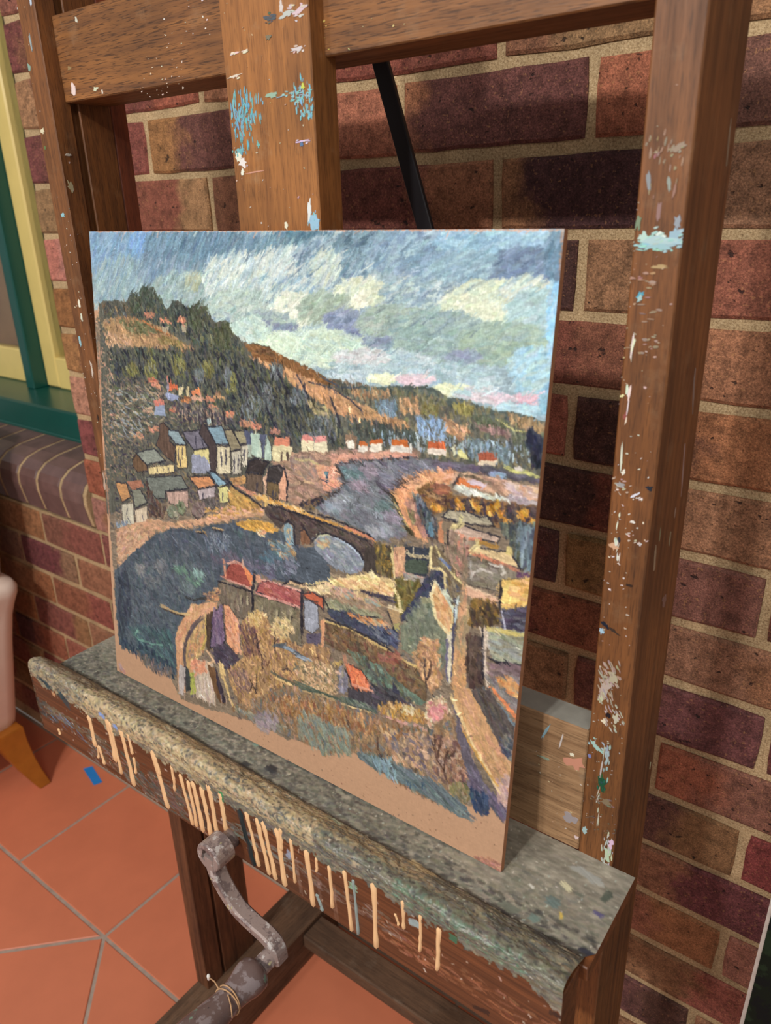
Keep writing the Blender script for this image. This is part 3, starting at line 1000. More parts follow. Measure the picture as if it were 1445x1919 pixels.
for (a, b, s0, s1, c, n, ang) in sm:
    lc.dabs(band(fx(a), fx(b), s0 * LH, s1 * LH), n, [c, tuple(v * .8 for v in c)], 13, 3, ang, 12, .5, 10, .5)
lc.dabs(band(0, LW, gfront, LH), 130, [(220, 206, 190), (196, 170, 150)], 4, 2, 70, 40, .7, 8, .4)
for (a, s0, s1, c, w) in ((690, .83, .99, (150, 118, 104), 6), (628, .82, .96, (160, 132, 120), 5), (722, .86, .98, (144, 108, 92), 8), (664, .84, .94, (140, 108, 96), 7)):
    lc.line([(fx(a), s0 * LH), (fx(a) + 3, s1 * LH)], w, c, .35)
for (x, s, L, W, ang, c) in LEDGE_MARKS:
    lc.dab(fx(x), s * LH, L, W, math.radians(ang), c, .95, .9)
    lc.dab(fx(x) + 1, s * LH + 1, L * .7, W * .8, math.radians(ang + 20), c, .95, 1.2)
bl = lc.C.copy()
bl[1:-1] = (lc.C[:-2] + lc.C[1:-1] + lc.C[2:]) / 3
bl[:, 1:-1] = (bl[:, :-2] + bl[:, 1:-1] + bl[:, 2:]) / 3
lc.C[:] = np.where(woodmask[..., None], lc.C, (lc.C * .45 + bl * .55) * 1.03)
lin_c = lc.finish()
nz = fbm(LH, LW, LH / 5, LW / 5, lc.rng, 4) - .5
amp = np.where(rows < gflat, .0004, .0014) * np.where(woodmask, 0, 1)
soft = np.clip((lc.Z * .3 + nz * 1.3), -.6, 1.2) * amp
lump = (fbm(LH, LW, LH / 26, LW / 34, lc.rng, 3) - .5) * .0075 * np.clip((PZ[:, None] + 1.064) / .03, 0, 1) * (rows < lim[None, :])
soft = soft + lump
fade = np.clip(np.minimum(np.arange(LW), LW - 1 - np.arange(LW)) / 6.0, 0, 1)[None, :]
soft = soft * fade
dPY = np.gradient(PY); dPZ = np.gradient(PZ)
nl = np.hypot(dPY, dPZ)
ny, nz_ = dPZ / nl, -dPY / nl       # outward normal in the profile plane (up on the shelf, forward on the fascia)
u = np.linspace(0, 1, LW)
xr = np.where(ss < SG[3] / LH * sl_[-1], -.2496, -.2615)
xr = np.convolve(np.pad(xr, 4, mode='edge'), np.ones(9) / 9, 'valid')
X = (-1.682 + (xr[:, None] + 1.682) * u[None, :])
# the lip is worn lower towards the right-hand end
worn = np.interp(u, [0, .35, .6, .8, 1], [0, .006, .013, .02, .027])[None, :] * np.clip((PZ[:, None] + 1.067) / .05, 0, 1)
# rounded left corner of the lip
P = np.empty((LH, LW, 3), np.float32)
P[..., 0] = X * D + .97 * D
P[..., 1] = (PY[:, None] - 1.0) * D + ny[:, None] * soft
P[..., 2] = (PZ[:, None] - worn) * D + H + nz_[:, None] * soft + .0006 * (rows < gfront)
M_crust = attr_mat('crusted_studio_paint', .42, .5)
crust = grid_mesh('paint_crust', P, lin_c, M_crust, ledge)
# closed left end of the lip
endp = [tuple(P[i, 0]) for i in range(int(SG[3]), LH, 4)] + [tuple(P[LH - 1, 0])]
a = E(-1.682, .81, -1.217)
bm = bmesh.new()
prism(bm, endp + [(endp[0][0], endp[0][1], a[2])], (.004, 0, 0))
bm_obj('lip_end', bm, blotch_mat('paint_smeared_end_grain', [((150, 128, 100), 0, 0), ((96, 78, 62), .5, 90), ((124, 76, 44), .56, 40)]), ledge)
# cream paint runs down the fascia, each its own run
M_drip = {'c': plain_mat('peach_cream_paint_run', (244, 198, 148), .4, .04, 90, bump=.05), 'b': plain_mat('blue_grey_paint_run', (150, 164, 160), .4, .06, 90), 'k': plain_mat('black_green_paint_run', (34, 46, 48), .35, .1, 90)}
rd = random.Random(3)
for (x0, z0, x1, z1, w, kind) in DRIPS:
    n = 9
    vs, fs = [], []
    for i in range(n):
        t = i / (n - 1)
        cx = x0 + (x1 - x0) * t + rd.gauss(0, w * .05)
        cz = z0 + (z1 - z0) * t
        ww = w * (.5 + (.12 if 0 < i < n - 1 else 0) * rd.uniform(-1, 1)) * (1.15 - .3 * t if t < .8 else .9)
        if i == 0:
            ww = w * .7
        th = .0007 + .0009 * (t > .75) + .0004 * rd.random()
        y = -.2665 * D
        for (a, b) in ((-1, .0012), (-.6, -th), (.6, -th), (1, .0012)):
            vs.append((cx + a * ww + .97 * D, y + b, cz + H))
    for i in range(n - 1):
        for k in range(3):
            fs.append([i * 4 + k, (i + 1) * 4 + k, (i + 1) * 4 + k + 1, i * 4 + k + 1])
    e = len(vs)
    vs.append(((vs[-4][0] + vs[-1][0]) / 2, -.2665 * D - .0004, z1 + H - w * .6))
    for k in range(3):
        fs.append([e - 4 + k, e, e - 3 + k])
    vs.append(((vs[0][0] + vs[3][0]) / 2, -.2665 * D - .0002, z0 + H + w * .6))
    for k in range(3):
        fs.append([k, k + 1, e + 1])
    mesh_obj('paint_run', vs, fs, M_drip[kind], ledge, True)

# ------------------------------------------------------------------ paint splashes left on the easel's timbers
SPLASH = {
    'right_front': [(0.344, 1.332, 0.0345, 0.0092, 0, 0.4, (160, 200, 204), -40), (0.3454, 1.338, 0.0322, 0.0115, 20, 0.4, (176, 206, 206), -16), (0.3396, 0.9839, 0.0161, 0.046, -60, 0.4, (178, 162, 148), -50), (0.3439, 0.9976, 0.0161, 0.0276, -60, 0.4, (166, 148, 136), -24), (0.3477, 0.9549, 0.0184, 0.0276, -50, 0.4, (190, 178, 166), -24), (0.3363, 0.9218, 0.0184, 0.0138, -30, 0.4, (170, 196, 190), -14), (0.3462, 0.9064, 0.0069, 0.046, 88, 0.4, (160, 180, 180), -12), (0.3554, 0.8109, 0.0138, 0.0391, 88, 0.4, (196, 196, 184), -34), (0.3434, 0.8827, 0.0103, 0.023, 80, 0.4, (36, 88, 66), -20), (0.3459, 0.8647, 0.0253, 0.0138, 0, 0.4, (130, 116, 98), -14), (0.3481, 0.8383, 0.0299, 0.023, 40, 0.4, (112, 90, 72), -16), (0.3438, 1.3901, 0.0276, 0.023, 80, 0.4, (150, 124, 104), -14), (0.3479, 1.3884, 0.0115, 0.0092, 20, 0.4, (160, 150, 126), -8), (0.3423, 1.3733, 0.0299, 0.046, 85, 0.4, (152, 124, 104), -10), (0.3416, 1.2971, 0.023, 0.0345, 0, 0.4, (164, 136, 116), -12), (0.3383, 1.3109, 0.0276, 0.0092, 0, 0.4, (170, 140, 120), -8), (0.339, 1.2683, 0.0276, 0.0161, 0, 0.4, (164, 140, 120), -12), (0.3336, 1.1607, 0.023, 0.0115, 20, 0.4, (190, 170, 156), -12), (0.3485, 1.153, 0.0138, 0.0034, 40, 0.4, (236, 232, 228), -6), (0.3375, 1.1177, 0.0069, 0.046, 85, 0.4, (226, 220, 210), -10), (0.3517, 1.1212, 0.0184, 0.0115, 30, 0.4, (200, 184, 170), -10), (0.3426, 0.8751, 0.0034, 0.1035, 88, 0.4, (190, 186, 176), -8), (0.3339, 1.2222, 0.0034, 0.1035, 88, 0.4, (226, 220, 206), -10), (0.3458, 1.334, 0.0345, 0.008, 0, 0.45, (170, 206, 204)), (0.334, 1.3363, 0.0103, 0.0103, 0, 0.5, (186, 222, 206)), (0.3549, 1.3363, 0.0103, 0.0138, 0, 0.5, (150, 190, 210)), (0.3444, 1.338, 0.0115, 0.0057, -20, 0.5, (216, 236, 222)), (0.3455, 1.3307, 0.0345, 0.0046, -4, 0.5, (148, 198, 206)), (0.3298, 1.3463, 0.0057, 0.0138, 0, 0.5, (128, 140, 110)), (0.3555, 1.346, 0.0057, 0.0138, 10, 0.5, (150, 160, 170)), (0.3358, 1.2997, 0.008, 0.0057, 40, 0.5, (96, 160, 180)), (0.3358, 1.2969, 0.008, 0.0046, 60, 0.5, (168, 206, 196)), (0.3428, 1.3526, 0.0046, 0.0161, 0, 0.4, (150, 122, 104)), (0.3343, 1.3704, 0.0034, 0.0161, 10, 0.3, (150, 150, 150)), (0.3475, 1.3684, 0.0029, 0.0115, 10, 0.3, (150, 150, 160)), (0.352, 1.3896, 0.0115, 0.0057, 20, 0.5, (150, 140, 116)), (0.3465, 1.318, 0.0161, 0.0034, 0, 0.5, (176, 150, 126)), (0.3298, 1.2288, 0.0069, 0.0029, 30, 0.5, (236, 224, 176)), (0.3335, 1.2143, 0.0046, 0.0103, 0, 0.5, (160, 80, 76)), (0.3463, 1.1556, 0.0103, 0.0034, 45, 0.5, (240, 240, 240)), (0.3562, 1.163, 0.0069, 0.0057, 0, 0.5, (40, 40, 50)), (0.3358, 1.1717, 0.0069, 0.0034, 70, 0.5, (230, 228, 222)), (0.3355, 1.1619, 0.0092, 0.0057, 0, 0.5, (170, 160, 160)), (0.3339, 1.1105, 0.0115, 0.0069, -20, 0.5, (214, 178, 130)), (0.3533, 1.1175, 0.0046, 0.0029, 0, 0.4, (240, 240, 240)), (0.3463, 1.134, 0.0057, 0.0034, 0, 0.4, (236, 236, 232)), (0.3494, 1.0809, 0.008, 0.0029, 0, 0.4, (40, 36, 34)), (0.3375, 1.1173, 0.0034, 0.0057, 0, 0.4, (50, 40, 56)), (0.3335, 1.0398, 0.0115, 0.0046, -35, 0.5, (34, 36, 36)), (0.3308, 1.0339, 0.0057, 0.008, 0, 0.5, (168, 196, 216)), (0.3404, 1.0371, 0.0161, 0.0034, -30, 0.5, (50, 46, 42)), (0.3385, 0.9808, 0.0103, 0.0253, -15, 0.45, (186, 172, 160)), (0.336, 0.9717, 0.0069, 0.0161, -20, 0.5, (196, 186, 172)), (0.3442, 0.9936, 0.0115, 0.0184, 10, 0.5, (176, 160, 150)), (0.343, 0.9556, 0.0057, 0.0069, 0, 0.4, (30, 24, 20)), (0.3399, 0.9476, 0.0069, 0.008, 0, 0.5, (226, 216, 180)), (0.35, 0.9543, 0.0092, 0.0138, 0, 0.5, (196, 186, 176)), (0.3356, 0.9186, 0.0207, 0.0057, -30, 0.5, (176, 202, 196)), (0.3455, 0.9147, 0.0046, 0.023, 5, 0.5, (170, 190, 190)), (0.3302, 0.9063, 0.0046, 0.0057, 0, 0.4, (120, 140, 190)), (0.3434, 0.8833, 0.0103, 0.023, 5, 0.45, (28, 84, 60)), (0.3488, 0.8651, 0.0138, 0.0092, 0, 0.5, (128, 118, 96)), (0.3547, 0.8073, 0.0103, 0.0253, 0, 0.5, (196, 198, 184)), (0.357, 0.8214, 0.0057, 0.0161, 0, 0.5, (214, 210, 196)), (0.3321, 0.8228, 0.0057, 0.0103, 0, 0.5, (170, 190, 186)), (0.3255, 0.835, 0.0046, 0.0184, 0, 0.5, (110, 110, 104)), (0.3338, 1.4044, 0.0345, 0.069, 0, 0.5, (176, 150, 128), 7), (0.3398, 1.2971, 0.0345, 0.069, 0, 0.5, (190, 166, 142), 20), (0.3374, 1.2458, 0.0322, 0.069, 0, 0.5, (200, 180, 160), 15), (0.3412, 1.1664, 0.0322, 0.0805, 0, 0.5, (222, 214, 204), 22), (0.3412, 1.1004, 0.0322, 0.1035, 0, 0.5, (226, 218, 206), 30), (0.3394, 0.997, 0.0322, 0.1035, 0, 0.5, (206, 190, 176), 30), (0.3411, 0.8922, 0.0322, 0.1265, 0, 0.5, (190, 186, 176), 30), (0.3287, 1.3245, 0.0023, 0.069, 0, 0.5, (230, 226, 216), 7), (0.333, 1.1211, 0.0034, 0.1035, 0, 0.5, (232, 228, 218), 9)],
    'right_side': [(0.0805, 1.3938, 0.0034, 0.0391, 8, 0.4, (150, 120, 104)), (0.0717, 1.2226, 0.004, 0.0529, 14, 0.4, (150, 124, 110)), (0.0703, 1.1578, 0.0046, 0.0575, 10, 0.4, (164, 138, 122)), (0.0214, 1.0968, 0.0046, 0.0345, 8, 0.4, (160, 134, 116)), (0.0566, 1.1019, 0.0034, 0.0184, 0, 0.4, (156, 130, 112)), (0.0639, 1.0418, 0.0115, 0.0184, 30, 0.5, (140, 110, 92)), (0.0871, 0.8488, 0.0023, 0.0115, 0, 0.3, (196, 178, 150)), (0.0273, 1.1175, 0.0023, 0.0161, 0, 0.4, (158, 130, 112)), (0.0626, 1.1234, 0.0023, 0.0115, 0, 0.4, (158, 130, 112))],
    'mast': [(-0.0327, 1.4359, 0.0297, 0.0486, 90, 0.4, (116, 176, 190), -70), (-0.0251, 1.442, 0.0459, 0.0189, 90, 0.4, (126, 184, 196), -46), (-0.0392, 1.4288, 0.0135, 0.0297, 90, 0.4, (120, 178, 192), -24), (-0.0405, 1.4099, 0.0189, 0.0081, 90, 0.4, (120, 170, 180), -10), (0.0408, 1.4451, 0.027, 0.0324, 90, 0.4, (128, 188, 200), -60), (0.0327, 1.4482, 0.0405, 0.0108, 0, 0.4, (150, 190, 190), -26), (0.0447, 1.4365, 0.0108, 0.027, 90, 0.4, (130, 180, 196), -14), (0.0433, 1.3493, 0.0162, 0.0189, 90, 0.4, (150, 200, 216), -22), (0.008, 1.5062, 0.0189, 0.0081, 0, 0.4, (92, 88, 84), -8), (0.0405, 1.5053, 0.0324, 0.0135, 0, 0.4, (206, 196, 190), -16), (0.0358, 1.4808, 0.0216, 0.0054, 0, 0.4, (214, 206, 198), -8), (-0.0296, 1.4864, 0.027, 0.0027, 5, 0.4, (224, 214, 196), -6), (-0.0348, 1.4689, 0.0216, 0.0027, 5, 0.4, (224, 210, 190), -5), (0.0354, 1.4128, 0.0243, 0.0041, 0, 0.4, (206, 196, 206), -8), (0.0404, 1.4536, 0.0067, 0.0067, 0, 0.5, (206, 206, 90)), (-0.0384, 1.4005, 0.0135, 0.0162, 30, 0.5, (226, 222, 212)), (-0.0434, 1.4047, 0.0108, 0.0108, 0, 0.5, (232, 228, 214)), (-0.0395, 1.393, 0.0054, 0.0081, 0, 0.4, (226, 222, 212)), (-0.0405, 1.4103, 0.0162, 0.0067, 0, 0.5, (120, 170, 180)), (0.0046, 1.4508, 0.0189, 0.0054, 0, 0.5, (150, 170, 168)), (-0.0168, 1.4144, 0.0054, 0.0081, 0, 0.5, (120, 186, 176)), (0.008, 1.5062, 0.0189, 0.0067, 0, 0.5, (92, 88, 84)), (0.0058, 1.4929, 0.0095, 0.0067, 0, 0.5, (120, 112, 106)), (0.0407, 1.5067, 0.0189, 0.0081, 20, 0.5, (206, 196, 190)), (0.0278, 1.5064, 0.0216, 0.0054, 10, 0.5, (206, 196, 190)), (0.0219, 1.5123, 0.0067, 0.0108, 0, 0.5, (210, 204, 196)), (0.0358, 1.4808, 0.0216, 0.0054, 0, 0.5, (214, 206, 198)), (-0.0356, 1.4863, 0.0162, 0.002, 5, 0.4, (224, 214, 196)), (-0.0231, 1.4856, 0.0108, 0.002, 5, 0.4, (224, 214, 196)), (-0.0387, 1.4693, 0.0216, 0.002, 6, 0.4, (224, 210, 190)), (0.0391, 1.3585, 0.0054, 0.0243, -10, 0.4, (226, 222, 226)), (0.0445, 1.3484, 0.0162, 0.0162, 0, 0.5, (150, 206, 226)), (0.0104, 1.3465, 0.0054, 0.0095, 0, 0.4, (226, 222, 212)), (0.0354, 1.4132, 0.0216, 0.002, 4, 0.4, (214, 204, 214)), (0.0352, 1.4112, 0.0054, 0.0054, 0, 0.5, (90, 120, 180)), (-0.0223, 1.3923, 0.0351, 0.0016, 4, 0.4, (196, 160, 130)), (0.002, 1.4818, 0.108, 0.1215, 0, 0.5, (200, 170, 140), 25), (0.0061, 1.4088, 0.108, 0.108, 0, 0.5, (190, 176, 164), 30), (-0.0308, 1.3802, 0.054, 0.081, 0, 0.5, (206, 190, 176), 12)],
    'rail': [(-0.3091, 1.4869, 0.0115, 0.0149, 0, 0.5, (228, 224, 206)), (-0.2677, 1.4838, 0.0138, 0.0057, 5, 0.5, (214, 206, 190)), (-0.2574, 1.4799, 0.0034, 0.0057, 0, 0.4, (226, 222, 212)), (-0.2837, 1.5481, 0.0046, 0.008, 20, 0.4, (206, 196, 186)), (-0.3097, 1.5071, 0.0115, 0.0057, 20, 0.5, (166, 116, 90)), (-0.1611, 1.4853, 0.069, 0.0345, 14, 0.5, (232, 214, 190), 35), (-0.1359, 1.5099, 0.023, 0.046, 0, 0.5, (232, 224, 210), 11), (-0.0988, 1.5262, 0.0345, 0.0345, 0, 0.5, (226, 220, 210), 10), (0.0478, 1.489, 0.0184, 0.0276, 0, 0.5, (226, 206, 120), 13), (0.1011, 1.4865, 0.069, 0.023, 0, 0.5, (206, 190, 140), 7)],
    'left_front': [(-0.3414, 1.3612, 0.0092, 0.0069, 0, 0.4, (150, 190, 206)), (-0.3523, 1.4491, 0.0092, 0.0092, 0, 0.5, (226, 212, 176)), (-0.3524, 1.2161, 0.0069, 0.0161, 0, 0.4, (150, 196, 196)), (-0.3394, 1.2615, 0.0057, 0.0138, 0, 0.4, (226, 222, 212)), (-0.3398, 1.2458, 0.0046, 0.0138, 0, 0.4, (226, 220, 210)), (-0.3318, 1.5679, 0.0046, 0.0092, 0, 0.4, (190, 206, 214)), (-0.3449, 1.533, 0.0046, 0.0253, 0, 0.4, (166, 160, 170)), (-0.3572, 1.512, 0.008, 0.0103, 0, 0.4, (150, 150, 150)), (-0.353, 1.4319, 0.0057, 0.0057, 0, 0.4, (96, 116, 70)), (-0.3419, 1.1208, 0.0046, 0.0115, 0, 0.4, (50, 34, 24)), (-0.337, 1.1846, 0.0057, 0.0345, 0, 0.5, (206, 190, 176)), (-0.3524, 1.0307, 0.0092, 0.046, 0, 0.5, (206, 170, 150)), (-0.3356, 1.3456, 0.0299, 0.0805, 0, 0.5, (222, 212, 200), 12), (-0.3483, 1.2293, 0.0299, 0.161, 0, 0.5, (222, 210, 196), 25), (-0.3479, 1.136, 0.0299, 0.138, 0, 0.5, (216, 196, 180), 20), (-0.3556, 1.4991, 0.023, 0.184, 0, 0.5, (216, 200, 190), 8)],
    'left_side': [(0.0075, 1.3907, 0.0092, 0.0161, 20, 0.5, (176, 166, 150)), (0.0109, 1.4237, 0.0115, 0.0034, 0, 0.4, (196, 186, 176)), (0.006, 1.2171, 0.0034, 0.069, 0, 0.5, (206, 196, 186), 7), (0.0054, 1.3739, 0.0184, 0.1035, 0, 0.5, (190, 178, 166), 8)],
    'back_board': [(0.2875, 0.913, 0.0034, 0.0299, -20, 0.4, (150, 176, 194)), (0.3177, 0.8926, 0.0253, 0.0207, 10, 0.5, (214, 146, 118)), (0.3028, 0.9093, 0.0023, 0.0207, -10, 0.3, (214, 206, 190)), (0.3142, 0.8998, 0.0057, 0.0046, 0, 0.4, (226, 220, 206)), (0.287, 0.8838, 0.0161, 0.0034, 0, 0.4, (156, 160, 150)), (0.3181, 0.8278, 0.0184, 0.0161, 0, 0.5, (166, 158, 152)), (0.3065, 0.8438, 0.0575, 0.1035, 0, 0.5, (206, 190, 166), 20), (0.3247, 0.8089, 0.0069, 0.0057, 0, 0.4, (216, 214, 200))]}

yF = 0.0
PARTS = {'right_front': (right_post, (0, yF, 0), (1, 0, 0), (0, -1, 0)), 'right_side': (right_post, ((-.2905 + .97) * D, 0, 0), (0, 1, 0), (1, 0, 0)),
         'mast': (mast, (0, yF, 0), (1, 0, 0), (0, -1, 0)), 'rail': (rail, (0, .034 * D, 0), (1, 0, 0), (0, -1, 0)),
         'left_front': (left_post, (0, yF, 0), (1, 0, 0), (0, -1, 0)), 'left_side': (left_post, ((-1.588 + .97) * D, 0, 0), (0, 1, 0), (1, 0, 0)),
         'back_board': (bb, (0, .001 * D, 0), (1, 0, 0), (0, -1, 0))}
LIMITS = {'right_front': (.6190 * D, .6790 * D), 'left_front': (-.6775 * D, -.6185 * D), 'mast': (-.0958 * D, .0951 * D), 'right_side': (.001 * D, .181 * D),
          'left_side': (.0008 * D, .045 * D), 'rail': (-.618 * D, .618 * D), 'back_board': (-.61 * D, .6170 * D)}
for k, items in SPLASH.items():
    par, org, U, N = PARTS[k]
    flakes('paint_splash', items, org, U, (0, 0, 1), N, par, seed=len(k), ulim=LIMITS.get(k))


